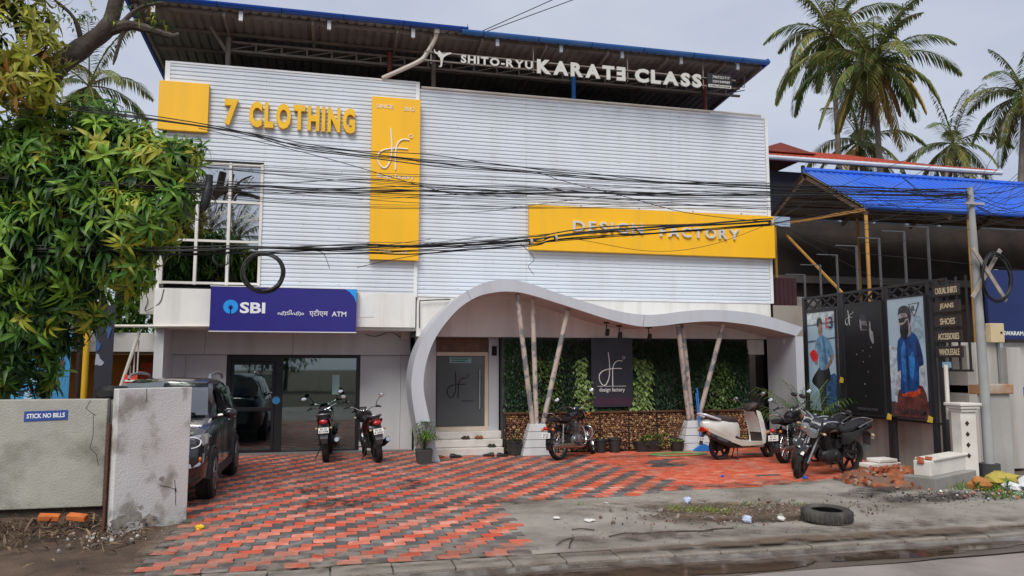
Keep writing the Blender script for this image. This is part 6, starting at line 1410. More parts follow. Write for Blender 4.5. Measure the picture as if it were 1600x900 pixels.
for z in (.86,):
    m = MB(); m.box(4.52,10.62,-1.185,-1.0,z,z+.03); part(SW, 'top_rail', m, mat('rusty_iron', (.11,.05,.03), .85, .2, .3, 9))
# ---- pots
M_pot = mat('black_pot', (.022,.024,.026), .5, 0, .2, 6, dirt=(.08,.07,.06), damt=.4)
def pot(name, label, x, y, r, h, square=False, m_=None, soil=True, plant=None, group=None):
    T = thing(name, label, 'plant pot', (x,y,0), 0, group); m = MB()
    if square: m.loft([[(x-r*.8,y-r*.8,0),(x+r*.8,y-r*.8,0),(x+r*.8,y+r*.8,0),(x-r*.8,y+r*.8,0)],[(x-r,y-r,h),(x+r,y-r,h),(x+r,y+r,h),(x-r,y+r,h)]], smooth=False)
    else: m.lathe([(0,0),(r*.78,0),(r*.97,h*.9),(r*1.06,h*.9),(r*1.06,h),(r*.92,h),(r*.9,h*.88),(0,h*.88)], (x,y,0), 'z', 18)
    part(T, 'pot', m, m_ or M_pot, bevel=.006 if square else 0)
    if plant: plant(T, Vector((x,y,h*.85)))
    return T
def blades(n, L_, w, cols, seed, up=1.1, droop=.9):
    def f(T, c):
        r = random.Random(seed); m = MB()
        for k in range(n): a = r.uniform(0,6.28); m.col = jit(r.choice(cols), r, .3); strip_leaf(m, c+Vector((r.gauss(0,.03),r.gauss(0,.03),0)), Vector((cos(a)*r.uniform(.2,1),sin(a)*r.uniform(.2,1),up*r.uniform(.5,1))), Vector((0,0,1)), L_*r.uniform(.6,1.1), w, droop*r.uniform(.5,1.4), 4)
        part(T, 'foliage', m, M_leaf, recalc=False)
    return f
def ladypalm(T, c):
    r = random.Random(5); m = MB()
    for k in range(18):
        a = r.uniform(0,6.28); e = r.uniform(.15,1.0); tip = c+Vector((cos(a)*e*.26,sin(a)*e*.26,.15+.42*r.random()))
        m.col = (.08,.10,.03); m.tube([c,c.lerp(tip,.5)+Vector((0,0,.04)),tip], .006, 4)
        d = (tip-c).normalized(); t1 = d.orthogonal().normalized(); t2 = d.cross(t1); col = r.choice([(.10,.20,.03),(.14,.25,.04),(.06,.13,.025)])
        for q in range(9): b = 2*pi*q/9; m.col = jit(col, r, .25); strip_leaf(m, tip, d*.5+(t1*cos(b)+t2*sin(b)), Vector((0,0,1)), .24*r.uniform(.8,1.1), .035, .8, 3)
    part(T, 'foliage', m, M_leaf, recalc=False)
pot('potted_palm', 'square dark pot of bright fan palm at the foot of canopy', 2.60,-2.35,.165,.27, True, mat('grey_pot', (.05,.05,.05), .6), plant=ladypalm)
pot('potted_plant', 'black pot with dry plant between steps and canopy pedestal', 4.66,-1.50,.17,.32, plant=blades(26,.42,.035,[(.07,.08,.03),(.03,.05,.02),(.16,.11,.05)],3))
pot('plant_bucket', 'left black bucket of the pair before the pebble wall', 6.66,-1.45,.135,.29, plant=blades(8,.14,.03,[GREEN,DKG],4), group='black buckets before the pebble wall')
pot('plant_bucket', 'right black bucket of the pair before the pebble wall', 6.99,-1.45,.15,.31, plant=blades(6,.12,.03,[GREEN,DKG],5), group='black buckets before the pebble wall')
T = thing('trough_planter', 'long black trough planter with trailing plants before the pebble wall', 'plant pot', (7.75,-1.5,0)); m = MB(); m.loft([[(7.5,-1.58,0),(8.02,-1.58,0),(8.02,-1.40,0),(7.5,-1.40,0)],[(7.46,-1.62,.23),(8.06,-1.62,.23),(8.06,-1.36,.23),(7.46,-1.36,.23)]], smooth=False); part(T, 'trough', m, M_pot, bevel=.01)
r_ = random.Random(9); m = MB()
for k in range(170): m.col = jit(r_.choice([GREEN,(.07,.11,.03),DKG]), r_, .3); strip_leaf(m, Vector((r_.uniform(7.55,8.25),-1.5+r_.gauss(0,.08),r_.uniform(.15,.42)-max(0,(7.8-8.25))*.2)), Vector((r_.gauss(0,1),r_.gauss(0,1),r_.gauss(.2,.6))), Vector((0,0,1)), .10, .045, .7, 2)
part(T, 'foliage', m, M_leaf, recalc=False)
pot('potted_plant', 'small black pot with a yellow green leaf rosette by the right pedestal', 8.42,-1.62,.16,.24, plant=blades(16,.26,.055,[(.20,.26,.04),LIME],7,.7,1.2))
T = thing('dry_shrub', 'bare twiggy shrub in a dark pot beside right pedestal', 'plant', (8.55,-1.35,0)); m = MB(); r_ = random.Random(10)
m.lathe([(0,0),(.11,0),(.14,.26),(.12,.26),(0,.24)], (8.55,-1.35,0), 'z', 14); part(T, 'pot', m, M_pot); m = MB()
for k in range(9): a = r_.uniform(0,6.28); p = Vector((8.55,-1.35,.24)); q = p+Vector((cos(a)*.12,sin(a)*.1,r_.uniform(.2,.34))); m.tube([p,q], [.008,.005], 5); m.tube([q,q+Vector((r_.gauss(0,.1),r_.gauss(0,.08),.16))], [.005,.002], 4)
part(T, 'twigs', m, mat('twig', (.16,.09,.06), .9))
# areca palm by the canopy end wall
T = thing('areca_palm', 'feathery potted palm before the canopy end wall behind the motorcycles', 'plant', (10.95,-2.85,0)); m = MB(); m.lathe([(0,0),(.17,0),(.22,.34),(.2,.34),(0,.3)], (10.95,-2.85,0), 'z', 16); part(T, 'pot', m, M_pot); r_ = random.Random(14)
for k in range(22):
    m = MB(); a = k*2.4; h = Vector((cos(a),sin(a),0)); d = (h*r_.uniform(.25,.7)+Vector((0,0,1))).normalized(); pos = Vector((10.95,-2.85,.32)); L_ = r_.uniform(1.15,1.7); P_ = [pos.copy()]
    for q in range(9): d = (d+Vector((0,0,-.13))).normalized(); pos = pos+d*L_/9; P_.append(pos.copy())
    m.col = (.09,.12,.03); m.tube(P_, .006, 4); s0 = h.cross(Vector((0,0,1)))
    for q in range(3,10):
        for s in (-1,1):
            for e in (0,.5):
                p = P_[q-1].lerp(P_[q],e); m.col = jit(r_.choice([(.08,.16,.035),(.12,.20,.045)]), r_, .3); strip_leaf(m, p, (s0*s*.9+(P_[q]-P_[q-1]).normalized()*.6), Vector((0,0,1)), .32, .028, 1.0, 3)
    part(T, 'frond', m, M_leaf, recalc=False)
# ================================================================== overhead cables
CV = -6.8
def strands(T, pts, n, spread, r, seed, sag=.03, ends=1.):
    rr = random.Random(seed)
    for k in range(n):
        oy, oz, ph = rr.gauss(0,spread), rr.gauss(0,spread), rr.uniform(0,6.28); P_ = bez([(a, CV+(c if len(q) > 2 else 0), b) for q in pts for a, b, c in [(q[0], q[1], q[2] if len(q) > 2 else 0)]], 8); N = len(P_)
        out = []
        for i, p in enumerate(P_):
            t = i/(N-1); w_ = 1+.9*sin(ph+t*9)*(.6+.4*sin(t*23+ph)); out.append(p+Vector((0, oy*w_, oz*w_-sag*rr.uniform(.9,1.1)*0 + spread*.35*sin(t*31+ph*2))))
        m = MB(); m.tube(out, r*rr.uniform(.7,1.3), 5); part(T, 'strand', m, M_cable)
M_cable = mat('cable_black', (.012,.012,.013), .55, 0, .2, 5)
BC = [(-6.5,3.30),(-1.75,3.44),(-.28,3.52),(1.11,3.59),(1.98,3.64),(3.66,3.79),(4.07,3.87),(5.75,4.05),(7.72,4.26)]
T = thing('cable_bundle', 'thick sagging black cable bundle crossing below the window and over the long yellow sign', 'cable', (1,CV,3.3)); strands(T, BC, 9, .030, .0082, 1)
m = MB()
for p in ((3.66,3.79),(4.05,3.86),(7.72,4.26)): m.lathe([(.05,-.02),(.05,.02)], (p[0],CV,p[1]), 'x', 10)
part(T, 'tie', m, mat('tie_pale', (.35,.33,.28), .7))
m = MB(); m.tube(bez([(3.5,CV,3.76),(3.7,CV-.02,3.55),(3.62,CV,3.42),(3.70,CV,3.30)],6), .004, 4); m.tube(bez([(.42,CV,3.55),(.62,CV,3.52),(.72,CV,3.30)],6), .004, 4); m.tube(bez([(1.1,CV,3.33),(1.6,CV,3.46),(2.3,CV,3.60),(2.9,CV,3.68)],6), .005, 4); part(T, 'loose_end', m, M_cable)
BB = [(-6.5,4.30),(-1.63,4.37),(-.31,4.41),(1.28,4.45),(2.97,4.52),(5.01,4.60),(7.68,4.71),(11.62,4.92)]
T = thing('cable_bundle', 'black cable bundle crossing the middle of tall yellow sign to the pole top', 'cable', (1,CV,4.3)); strands(T, BB, 8, .048, .0065, 2)
BA = [(-6.5,5.6),(-1.18,5.25),(.37,5.03),(1.96,4.93),(3.57,4.87),(5.44,4.83),(7.69,4.86),(11.62,4.97)]
T = thing('cable_bundle', 'uppermost black cable pair crossing below the 7 CLOTHING letters', 'cable', (1,CV,5.0)); strands(T, BA, 5, .034, .007, 3)
def wire(label, pts, r=.0055, group=None):
    m = MB(); m.tube(bez([(p[0], p[2] if len(p) > 2 else CV, p[1]) for p in pts], 8), r, 5); return solo('overhead_wire', label, 'cable', m, M_cable, group)
wire('thin wire slanting down from the mango tree to the tall yellow sign', [(-1.09,5.21),(.55,4.91),(1.97,4.57),(2.6,4.46),(3.6,4.5)])
wire('thin wire dropping from upper cables to the tie on the long yellow sign', [(1.92,4.92),(3.57,4.89),(4.17,4.76),(5.16,4.57),(6.08,4.38),(6.86,4.31),(7.72,4.27)])
wire('thin wire looping low across the long yellow sign', [(4.4,3.86),(5.6,3.72),(6.6,3.85),(7.72,4.25)], .004)
wire('thin wire just above the middle cable bundle', [(-1.3,4.65),(.6,4.66),(2.0,4.7),(4.4,4.73),(7.7,4.72),(11.62,4.75)], .0045)
wire('thin wire rising from tall sign to the middle bundle', [(2.0,4.15),(2.9,4.22),(4.2,4.45),(5.4,4.62),(6.4,4.66)], .004)
rw_ = random.Random(88)
for k in range(12):
    z0 = rw_.uniform(4.25,4.75); z1 = rw_.uniform(4.5,4.95); s_ = rw_.uniform(.02,.22); wire('thin sagging black wire among the middle cables across the shop front', [(-1.8,z0),(.8,z0-s_*.6),(3.5,(z0+z1)/2-s_),(7.5,z1-s_*.5),(11.62,z1)], rw_.uniform(.003,.005), 'thin wires among the middle cables')
for k in range(6):
    x0 = rw_.uniform(-1.8,2.0); x1 = x0+rw_.uniform(2.5,5); f = lambda x: 3.44+(x+1.75)*.087; wire('thin loose wire sagging beside the lower cable bundle', [(x0,f(x0)),((x0+x1)/2,f((x0+x1)/2)-rw_.uniform(.03,.16)),(x1,f(x1))], .004, 'thin wires beside the lower bundle')
wg = 'wires fanning from the yellow sign to the pole'
for k, pts in enumerate(([(7.72,4.26),(8.9,4.45),(10.2,4.70),(11.64,4.80)], [(7.72,4.25),(8.7,4.02),(9.9,4.03),(11.3,4.25),(13.4,4.75)], [(7.72,4.25),(9.2,3.85),(10.8,3.75),(13.0,3.6)], [(7.72,4.27),(8.8,4.83),(10.3,5.45),(13.6,6.75)],
                          [(7.72,4.24),(9.2,4.57),(10.8,5.36),(12.5,6.37),(13.7,7.0)], [(7.72,4.26),(9.3,4.35),(11.64,4.6)], [(7.72,4.25),(9.5,4.62),(11.64,4.9)], [(7.72,4.26),(9.0,4.20),(10.5,4.32),(11.64,4.55)], [(7.72,4.25),(8.9,3.72),(9.9,3.3),(10.4,3.2)], [(7.72,4.25),(8.5,4.1),(9.8,4.4),(11.6,5.0)])):
    wire('thin black wire fanning out between the long yellow sign and the pole', pts, .0045, wg)
tg = 'tangled wires at the pole top'
rt_ = random.Random(77)
for k in range(13):
    z0 = rt_.uniform(4.55,5.0); e = (rt_.uniform(12.6,14.2), rt_.uniform(4.3,6.8)); mid = ((11.66+e[0])/2+rt_.gauss(0,.15), (z0+e[1])/2-rt_.uniform(.02,.35)); wire('tangled black wire running from the pole top out of the right edge', [(11.66,z0),mid,e], .005, tg)
for k in range(8):
    z0 = rt_.uniform(4.5,5.0); wire('tangled black wire running from the pole top out of the right edge', [(9.8+rt_.uniform(-.5,.8), z0-rt_.uniform(-.3,.3)),(10.9,z0-.1),(11.66,z0),(12.6,z0+rt_.uniform(-.2,.5)),(14,z0+rt_.uniform(-.3,1.2))], .005, tg)
for a, b, l in (((5.65,8,13.87),(9.0,8,15.75),'upper thin wire rising over the roof edge into the sky'),((5.75,8,13.85),(9.4,8,15.6),'lower thin wire rising over the roof edge into the sky')):
    m = MB(); m.tube([a,b], .016, 4); solo('overhead_wire', l, 'cable', m, M_cable)
def coil(label, c, r, n, tube_r, seed, squash=1., y0=0):
    rr = random.Random(seed); T = thing('cable_coil', label, 'cable coil', (c[0],c[1],c[2]-r))
    for k in range(n):
        m = MB(); R_ = r*(1+rr.gauss(0,.035)); ox, oz = rr.gauss(0,.008), rr.gauss(0,.01); ph = rr.uniform(0,6)
        m.tube([(c[0]+ox+R_*cos(a)*squash, c[1]+rr.gauss(0,.004)+.02*sin(a*2+ph), c[2]+oz+R_*sin(a)*(1+.03*sin(2*a+ph))) for a in [2*pi*q/32 for q in range(32)]], tube_r, 5, closed=True); part(T, 'loop', m, M_cable)
coil('thick round coil of black cable hanging beside the window', (-.17,CV-.03,3.22), .265, 14, .0125, 5)
coil('loose thin loop of wire hanging at the right edge of the mango tree', (-1.02,CV-.05,4.12), .20, 3, .005, 6)
coil('small tangled wire loop on the lower cable bundle left of the thick coil', (-.72,CV,3.40), .10, 4, .004, 7)
coil('round coil of black cable tied on the timber cross of the pole', (11.88,-7.02,3.45), .40, 7, .010, 8, .72)
coil('coil of black cable hanging from the wires at the upper right edge', (13.15,-7.0,4.7), .26, 7, .010, 9)
m = MB(); m.tube(bez([(-.92,CV-.02,4.55),(-.93,CV-.02,4.35),(-.98,CV-.02,4.05)],4), [.05]*4+[.065]*4+[.03], 10); solo('cable_joint_box', 'black cable joint sleeve hanging before the window', 'cable joint', m, M_black)

# ================================================================== small things on the forecourt
T = thing('floor_squeegee', 'blue floor squeegee leaning upright by the right canopy pedestal', 'squeegee', (9.02,-1.72,0)); M_bl = mat('squeegee_blue', (.02,.16,.50), .4)
m = MB(); m.tube([(9.02,-1.70,.10),(9.0,-1.52,1.42)], .017, 8); part(T, 'handle', m, M_bl)
m = MB(); m.tube([(8.96,-1.72,.10),(8.95,-1.56,1.30)], .014, 8); part(T, 'handle', m, M_bl)
m = MB(); m.prism([(-.05,.16),(.05,.16),(.24,.04),(.24,0),(-.24,0),(-.24,.04)], lambda p: (9.02+p[0],-1.75,p[1]), lambda p: (9.02+p[0],-1.69,p[1])); part(T, 'head', m, M_bl, bevel=.008)
m = MB(); r_ = random.Random(3)
for k in range(2): m.tube([(8.15+(.60+.06*k)*cos(a), -2.25+(.24+.05*k)*sin(a), .014+.012*k) for a in [2*pi*q/40 for q in range(40)]], .011, 6, closed=True)
solo('garden_hose', 'flat coil of pale green hose on the red paving', 'hose', m, mat('hose_green', (.16,.36,.13), .45))
def shoe(mb, c, yaw, L_=.27, w=.10, h=.075):
    secs = []
    for t, ww, hh, zz in ((0,.6,.9,0),(.12,.85,1.05,0),(.35,.8,.95,0),(.55,.95,.62,0),(.8,1.,.45,0),(1,.5,.3,0)):
        x = (t-.5)*L_; secs.append([(x, ww*w/2*cos(a)*(1 if sin(a) < 0.2 else .8), max(0, hh*h*(sin(a)*.55+.45))) for a in [2*pi*k/10 for k in range(10)]])
    s0 = len(mb.v); mb.loft(secs); mb.xf(Matrix.Translation(Vector(c)) @ Matrix.Rotation(yaw,4,'Z'), s0)
for lab, p, col, yw in (('brown pair of sandals on the ground left of the steps', (3.0,-1.62,.012), (.22,.08,.03), .3), ('black pair of shoes on the ground before the steps', (3.36,-1.60,.012), (.015,.015,.015), .2), ('dark pair of shoes on the ground at the right end of steps', (4.08,-1.55,.012), (.03,.025,.022), 2.6),
                        ('black pair of slippers right of the steps beside the pot', (4.36,-1.68,.012), (.018,.018,.018), .1), ('dark pair of shoes on the middle step', (4.22,-1.20,.167), (.03,.028,.03), 1.4), ('brown pair of sandals on the top step', (3.98,-.97,.33), (.10,.04,.025), 1.5), ('small dark pair of slippers on the top step left of the sandals', (3.68,-.98,.33), (.06,.03,.025), 1.6)):
    T = thing('shoes', lab, 'shoes', p)
    for k in (-1, 1):
        m = MB(); shoe(m, (p[0]+.065*k*cos(yw+pi/2)+.02*k, p[1]+.065*k*sin(yw+pi/2), p[2]), yw+.12*k, .25, .095, .07); part(T, 'shoe', m, mat('shoe'+lab[:9], col, .6))
TY = thing('old_tyre', 'worn car tyre lying flat on the concrete near the kerb', 'tyre', (6.86,-9.16,0))
m = MB(); R_ = .30; m.lathe([(.185,.02),(.215,.0),(.275,.0),(R_,.03),(R_+.004,.075),(R_,.12),(.275,.15),(.215,.15),(.185,.13),(.20,.11),(.265,.10),(.27,.05),(.20,.04),(.185,.02)], (0,0,0), 'z', 40)
m.xf(Matrix.Translation((6.86,-9.16,.012)) @ Matrix.Rotation(.04,4,'X')); part(TY, 'casing', m, mat('dusty_rubber', (.045,.042,.038), .9, 0, .3, 6, .4, 50, dirt=(.13,.115,.10), damt=.6, dscale=4))
m = MB()
for k in range(64): a = 2*pi*k/64; m.obox((6.86+(R_+.004)*cos(a),-9.16+(R_+.004)*sin(a),.087+(.03 if k%2 else -.03)+.012*sin(a)), .010, .018, .045, Euler((0,0,a)).to_quaternion())
part(TY, 'tread_blocks', m, mat('dusty_rubber', (.045,.042,.038)), kind='stuff')
# earth patch with gravel and grass on the apron
def film(name, label, cx, cy, rx, ry, z, seed, m_, rot=0., cat='dirt'):
    """irregular thin film, densest in its middle"""
    mb = MB(); n, R_ = 40, 7
    for j in range(1, R_+1):
        for k in range(n):
            a = 2*pi*k/n; q = (1+.45*mnoise.noise(Vector((cos(a)*1.6+seed, sin(a)*1.6, seed*1.7))))*j/R_; x, y = rx*q*cos(a), ry*q*sin(a); mb.v.append((cx+x*cos(rot)-y*sin(rot), cy+x*sin(rot)+y*cos(rot), z))
    mb.v.append((cx, cy, z)); cc = len(mb.v)-1
    def f(ids, j): mb.f.append(ids); mb.sm.append(False); c_ = min(1., (1-j/R_)*1.8); mb.c.append((c_,c_,c_))
    for k in range(n): f([cc, k, (k+1)%n], 0)
    for j in range(R_-1):
        for k in range(n): f([j*n+k, (j+1)*n+k, (j+1)*n+(k+1)%n, j*n+(k+1)%n], j+1)
    me = mb.mesh(name, None, False); o = link(name, me, m_); return tag(o, label, None, kind='structure')
M_soil = smear_mat('soil_film', (.115,.078,.052), 1., 3.5, .34, .52); M_mud = smear_mat('mud_film', (.10,.065,.05), .75, 4., .44, .62); M_dust = smear_mat('dust_film', (.30,.25,.20), .6, 5., .40, .62); M_ash = smear_mat('ash_film', (.035,.03,.027), .95, 3.5, .38, .58); M_oil = smear_mat('oil_film', (.02,.018,.018), .8, 7., .46, .60, .5)
for k, (nm, lab, cx, cy, rx, ry, mm, rot) in enumerate((
    ('earth_patch','bare brown earth breaking through the concrete apron',6.0,-8.35,1.35,.72,M_soil,.05), ('earth_patch','bare earth beside the tyre',6.9,-8.55,.9,.45,M_soil,.3), ('earth_patch','bare earth spot left of the tyre',5.5,-8.0,.7,.4,M_soil,-.2),
    ('mud_smear','mud smear at the inner corner of the paving',3.0,-6.95,1.2,.25,M_mud,.05), ('mud_smear','mud smear in the middle of the paving',1.0,-6.4,.8,.5,M_oil,.3), ('mud_smear','tyre scuff left on the paving',.55,-5.2,.35,.6,M_oil,.1), ('mud_smear','tyre scuff right on the paving',2.1,-5.0,.3,.7,M_oil,-.1),
    ('mud_smear','dusty edge of the paving near the kerb',1.2,-9.55,2.4,.30,M_dust,0), ('mud_smear','dirty front edge of the red paving',7.6,-6.25,2.6,.28,M_mud,.06), ('mud_smear','dust along the paving edge beside the pier',-.75,-8.6,.45,1.2,M_dust,.1), ('mud_smear','dark stain on the red paving',7.1,-3.6,.8,.3,M_mud,0), ('mud_smear','dark wet stain at the foot of the pebble wall',7.4,-2.3,1.5,.25,M_mud,.05),
    ('ash_smear','burnt ash streak below the parapet block',9.6,-8.05,1.3,.32,M_ash,.08), ('ash_smear','sooty patch by the rubble',9.0,-7.4,.8,.35,M_ash,.4), ('mud_smear','brown soil washed over the apron edge',4.4,-9.45,1.6,.25,M_mud,0), ('mud_smear','brown soil washed along the kerb',7.6,-9.6,2.2,.22,M_mud,0), ('mud_smear','pale dust over the apron',5.0,-7.6,1.6,.5,M_dust,.1), ('mud_smear','mud film along the road gutter',4.5,-10.35,5.0,.3,M_mud,0), ('mud_smear','dust film over the left kerb stones',1.0,-9.98,3.0,.20,M_dust,0), ('mud_smear','soil film over the right kerb stones',6.5,-9.98,3.5,.20,M_soil,0))):
    film(nm, lab, cx, cy, rx, ry, (.020 if 2.9 < cx and cy < -6.6 and cy > -9.9 else .0075) + .0007*k if cy > -10 else -.045, 3.1*k+1, mm, rot)
m = MB(); r_ = random.Random(51)
for k in range(800):
    c = (r_.gauss(6.15,.75), r_.gauss(-8.4,.33), .012); m.col = jit(r_.choice([(.20,.17,.14),(.13,.09,.065),(.24,.20,.17),(.10,.06,.04),(.22,.11,.075)]), r_, .3); rock(m, c, r_.choice([1,1,1,1.8])*r_.uniform(.006,.020), r_, .5)
for k in range(900):
    c = (r_.uniform(3.2,12.5), r_.uniform(-10.1,-6.7), .004); m.col = jit((.20,.18,.155), r_, .4); rock(m, c, r_.uniform(.004,.011), r_, .6)
for k in range(500):
    m.col = jit(r_.choice([(.10,.06,.035),(.16,.10,.06),(.06,.035,.02)]), r_, .4); strip_leaf(m, Vector((r_.gauss(6.3,.7),r_.gauss(-8.4,.3),.015)), Vector((r_.gauss(0,1),r_.gauss(0,1),r_.gauss(.1,.2))), Vector((0,0,1)), r_.uniform(.03,.12), r_.uniform(.008,.03), .4, 2)
for k in range(14): m.col = jit((.24,.22,.19), r_, .2); rock(m, (6.15+1.25*cos(k*.45)*r_.uniform(.8,1.1), -8.35+.6*sin(k*.45)*r_.uniform(.8,1.1), .01), r_.uniform(.04,.10), r_, .3)
tag(link('gravel', m.mesh('gravel', None, False), mat('gravel', (.2,.17,.14), .9, attr=True, var=.1)), 'loose gravel and stones scattered over the concrete apron', 'gravel', kind='stuff')
def tuft(mb, c, n, L_, r, cols, sp=.05, w=.008):
    for k in range(n): a = r.uniform(0,6.28); mb.col = jit(r.choice(cols), r, .3); strip_leaf(mb, Vector(c)+Vector((r.gauss(0,sp),r.gauss(0,sp*.8),0)), Vector((cos(a)*.6,sin(a)*.6,1)), Vector((0,0,1)), L_*r.uniform(.5,1.2), w, 1.0, 3)
m = MB()
for c, n, s in (((5.55,-8.15,0),260,.17),((5.80,-8.35,0),150,.13),((5.35,-8.0,0),90,.1),((6.4,-8.0,0),90,.16),((7.2,-8.1,0),50,.12),((4.2,-7.4,0),20,.05)): tuft(m, c, n, .10, r_, [LIME,GREEN,YEL], s)
tag(link('grass', m.mesh('grass', None, False), M_leaf), 'short green grass growing in the earth patch on the apron', 'grass', kind='stuff')
m = MB()
for k in range(46): tuft(m, (r_.uniform(10.2,13.0), r_.uniform(-8.5,-7.3), -.01), 26, .20, r_, [LIME,GREEN,(.10,.16,.03)], .09, .016)
for k in range(14): cluster_mb(m, Vector((r_.uniform(10.6,12.6), r_.uniform(-8.2,-7.2), .10)), Vector((r_.gauss(0,.3),-.3,1)), 9, .16, .05, r_, [GREEN,LIME])
tag(link('weeds', m.mesh('weeds', None, False), M_leaf), 'green weeds growing round the rubbish at the foot of the pole', 'weeds', kind='stuff')
m = MB()
for k in range(16): tuft(m, (r_.uniform(9.9,11.4), -5.35+r_.gauss(0,.12), .0), 12, .16, r_, [GREEN,LIME], .06, .012)
for k in range(10): tuft(m, (r_.uniform(-1.6,-.8), -7.3+r_.gauss(0,.12), .0), 10, .05, r_, [GREEN,(.10,.12,.03)], .05, .008)
tag(link('weeds', m.mesh('weeds', None, False), M_leaf), 'sparse weeds along wall foot and pier', 'weeds', kind='stuff')
# brick rubble heap
T = thing('rubble_heap', 'heap of red earth and broken brick beside the parapet block', 'rubble', (9.9,-6.55,0)); m = MB(); gx = 34; idx = {}
for j in range(gx+1):
    for i in range(gx+1):
        x = 9.0+2.2*i/gx; y = -7.7+2.1*j/gx; d = ((x-10.05)/.95)**2+((y+6.55)/.78)**2; z = .22*max(0,1-d)**.8*(1+.9*mnoise.noise(Vector((x*4,y*4,3))))-.015+.05*mnoise.noise(Vector((x*9,y*9,3)))*(d < 1)+.02*mnoise.noise(Vector((x*21,y*21,3))); idx[i,j] = len(m.v); m.v.append((x,y,z-(.05 if d > 1.05 else 0)))
for j in range(gx):
    for i in range(gx): m.f.append([idx[i,j],idx[i+1,j],idx[i+1,j+1],idx[i,j+1]]); m.c.append(None); m.sm.append(True)
part(T, 'earth', m, mat('red_earth', (.28,.095,.04), .95, 0, .5, 9, 1., 60, dirt=(.14,.10,.08), damt=.85, dscale=4, dlo=.45, dhi=.6))
m = MB(); r_ = random.Random(52); m.obox((0,0,0), .12, .09, .06); bm_ = m.mesh('brick'); bm_.materials.append(M_brick); m = MB(); rock(m, (0,0,0), .07, r_); rm_ = m.mesh('stone'); rm_.materials.append(mat('rubble_stone', (.25,.17,.12), .95, 0, .35, 6, .5, 40))
for k in range(150):
    a, q = r_.uniform(0,6.28), r_.random()**.6; x, y = 10.0+.98*q*cos(a), -6.6+.78*q*sin(a); z = .20*max(0,1-q*q)+.02; br = r_.random() < .55
    o = bpy.data.objects.new('brick' if br else 'stone', bm_ if br else rm_); COL.objects.link(o); o.parent = T; o.location = Vector((x,y,z))-base_of(T); o.rotation_euler = (r_.uniform(0,3),r_.uniform(0,3),r_.uniform(0,3)); s = r_.uniform(.3,.95); o.scale = (s,s*r_.uniform(.6,1),s*r_.uniform(.5,1))
# ash and rubbish at the right
m = MB(); r_ = random.Random(53)
for k in range(420): m.col = jit(r_.choice([(.03,.028,.026),(.09,.08,.07),(.05,.04,.035),(.05,.03,.02),(.25,.24,.23)]), r_, .4); rock(m, (r_.gauss(9.9,.8), r_.gauss(-8.0,.22)+.1*r_.random(), .0), r_.uniform(.005,.022), r_, .4)
tag(link('ash_litter', m.mesh('ash_litter', None, False), mat('ash', (.1,.1,.1), .95, attr=True)), 'strip of burnt black ash and scraps below the parapet block', 'litter', kind='stuff')
def crumple(mb, c, s, seed, flat=.6):
    r = random.Random(seed); n, mm = 10, 6; vs = []; fs = []
    for i in range(mm+1):
        th = pi*i/mm
        for k in range(n): a = 2*pi*k/n; q = s*(1+.55*mnoise.noise(Vector((sin(th)*cos(a)*2.2+seed,sin(th)*sin(a)*2.2,cos(th)*2.2)))+r.uniform(-.12,.12)); vs.append((c[0]+q*sin(th)*cos(a),c[1]+q*sin(th)*sin(a),max(c[2]+.002,c[2]+q*flat*cos(th)+s*flat*.7)))
    for i in range(mm):
        for k in range(n): fs.append((i*n+k,(i+1)*n+k,(i+1)*n+(k+1)%n,i*n+(k+1)%n))
    mb.add(vs, fs, False)
bagm = {'w': mat('bag_white', (.62,.63,.64), .45, 0, .1), 'y': mat('bag_yellow', (.42,.33,.06), .6, 0, .2), 'o': mat('bag_orange', (.38,.15,.04), .7, 0, .2), 'b': mat('scrap_blue', (.02,.12,.55), .4), 'p': mat('scrap_paper', (.60,.58,.54), .8), 'bp': mat('scrap_bluewhite', (.42,.48,.62), .6), 'yl': mat('scrap_yellow', (.75,.48,.01), .5)}
for nm, lab, cat, x, y, s, k, sd_, fl in (('rubbish_bag','olive yellow rubbish sack at the foot of the pole','bag',11.25,-7.45,.24,'y',1,.6), ('rubbish_bag','brown orange rubbish bag left of the white bags','bag',10.78,-7.55,.15,'o',2,.7), ('rubbish_bag','large white plastic bag at the lower right edge','bag',11.35,-7.95,.20,'w',3,.7), ('rubbish_bag','white plastic bag cut by the right edge of the picture','bag',11.85,-7.85,.22,'w',4,.6), ('rubbish_bag','small white plastic bag below the yellow sack','bag',11.0,-7.9,.12,'w',5,.7),
        ('bottle_cap','bright blue scrap on the red paving before the front motorcycle','litter',8.72,-5.98,.045,'b',6,.7), ('bottle_cap','bright blue scrap on the red paving in the middle','litter',7.45,-5.45,.035,'b',7,.7), ('paper_scrap','crumpled blue white paper on the edge of the grass patch','litter',5.72,-7.62,.07,'bp',8,.8), ('paper_scrap','white paper scrap beside the brick rubble','litter',9.25,-6.62,.07,'p',9,.5),
        ('paper_scrap','white scrap on the earth patch near the tyre','litter',6.35,-8.95,.05,'p',10,.6), ('plastic_cup','crushed pale plastic cup on the earth patch','litter',5.85,-8.98,.06,'bp',11,.8), ('yellow_flower','yellow flower scrap on the paving beside the white pier','litter',-.70,-7.85,.055,'yl',12,.6),
        ('paper_scrap','white scrap left of centre on the concrete apron','litter',3.62,-8.2,.05,'p',13,.25), ('paper_scrap','white scrap in the middle of the concrete apron','litter',3.98,-8.45,.07,'p',14,.2), ('paper_scrap','small white scrap high on the concrete apron','litter',4.6,-7.35,.04,'p',15,.2)):
    m = MB(); crumple(m, (x,y,0), s, sd_, fl); solo(nm, lab, cat, m, bagm[k], base=(x,y,0))
m = MB(); r_ = random.Random(54)
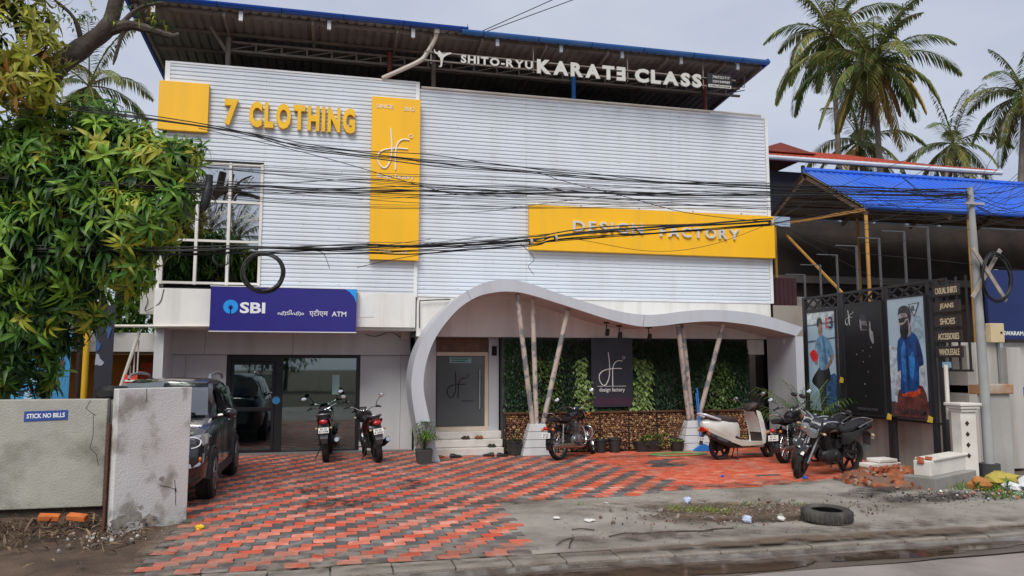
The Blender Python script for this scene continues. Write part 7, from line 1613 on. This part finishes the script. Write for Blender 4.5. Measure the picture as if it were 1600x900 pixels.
for k in range(150): m.col = jit(r_.choice([(.6,.58,.55),(.35,.36,.4),(.5,.2,.1),(.3,.28,.25)]), r_, .3); rock(m, (r_.gauss(11.1,.6), r_.gauss(-8.0,.25), .02), r_.uniform(.01,.035), r_, .5)
tag(link('rubbish_scraps', m.mesh('rubbish_scraps', None, False), mat('scraps', (.4,.4,.4), .8, attr=True)), 'pale rubbish scraps strewn among the weeds at the lower right', 'litter', kind='stuff')
# dry leaves, twigs and shells on the earth at the left
m = MB(); r_ = random.Random(55)
for k in range(1500):
    x = r_.uniform(-5.5,-1.3); y = -7.15-abs(r_.gauss(0,.75)); z = .06+.10*max(0,1-abs(y+7.3)/.6)*r_.random(); m.col = jit(r_.choice([(.10,.06,.035),(.16,.10,.06),(.05,.03,.02),(.22,.15,.09)]), r_, .4); strip_leaf(m, Vector((x,y,z)), Vector((r_.gauss(0,1),r_.gauss(0,1),r_.gauss(.1,.35))), Vector((0,0,1)), r_.uniform(.06,.20), r_.uniform(.012,.04), .5, 2)
tag(link('leaf_litter', m.mesh('leaf_litter', None, False), leaf_mat('dry_leaf', .05, .8)), 'brown dry leaves and twigs heaped below the left wall', 'litter', kind='stuff')
m = MB()
for k in range(90): m.col = jit(r_.choice([(.36,.33,.29),(.42,.40,.37),(.16,.12,.09),(.12,.09,.07)]), r_, .3); rock(m, (r_.gauss(-1.65,.26), r_.gauss(-8.2,.2), .02), r_.uniform(.008,.030), r_, .5)
tag(link('shell_litter', m.mesh('shell_litter', None, False), mat('shells', (.4,.4,.4), .8, attr=True)), 'small pale shells and stones at the foot of the white pier', 'litter', kind='stuff')
for lab, x, y, rz in (('left orange brick fragment on the leaf litter', -2.42,-7.55,.15), ('right orange brick fragment on the leaf litter', -2.10,-7.62,-.2)):
    m = MB(); m.obox((x,y,.16), .22, .10, .07, Euler((.2,.1,rz)).to_quaternion()); solo('brick_fragment', lab, 'brick', m, mat('orange_brick', (.50,.13,.03), .85, 0, .25, 8), 'brick fragments on the leaf litter', bevel=.012)
m = MB(); r_ = random.Random(56)
for a, b in (((3.9,-9.35),(4.3,-9.25)),((4.2,-9.3),(5.2,-9.35)),((5.0,-9.36),(5.5,-9.28)),((3.6,-8.9),(3.85,-9.0)),((3.2,-9.6),(3.5,-9.3)),((3.5,-9.3),(3.3,-9.75))):
    m.tube(bez([(a[0],a[1],.008),((a[0]+b[0])/2,(a[1]+b[1])/2+.03,.014),(b[0],b[1],.008)],4), .008, 4)
solo('dry_twigs', 'thin dark dry twigs lying on the front edge of concrete apron', 'litter', m, M_bark, kind='stuff')
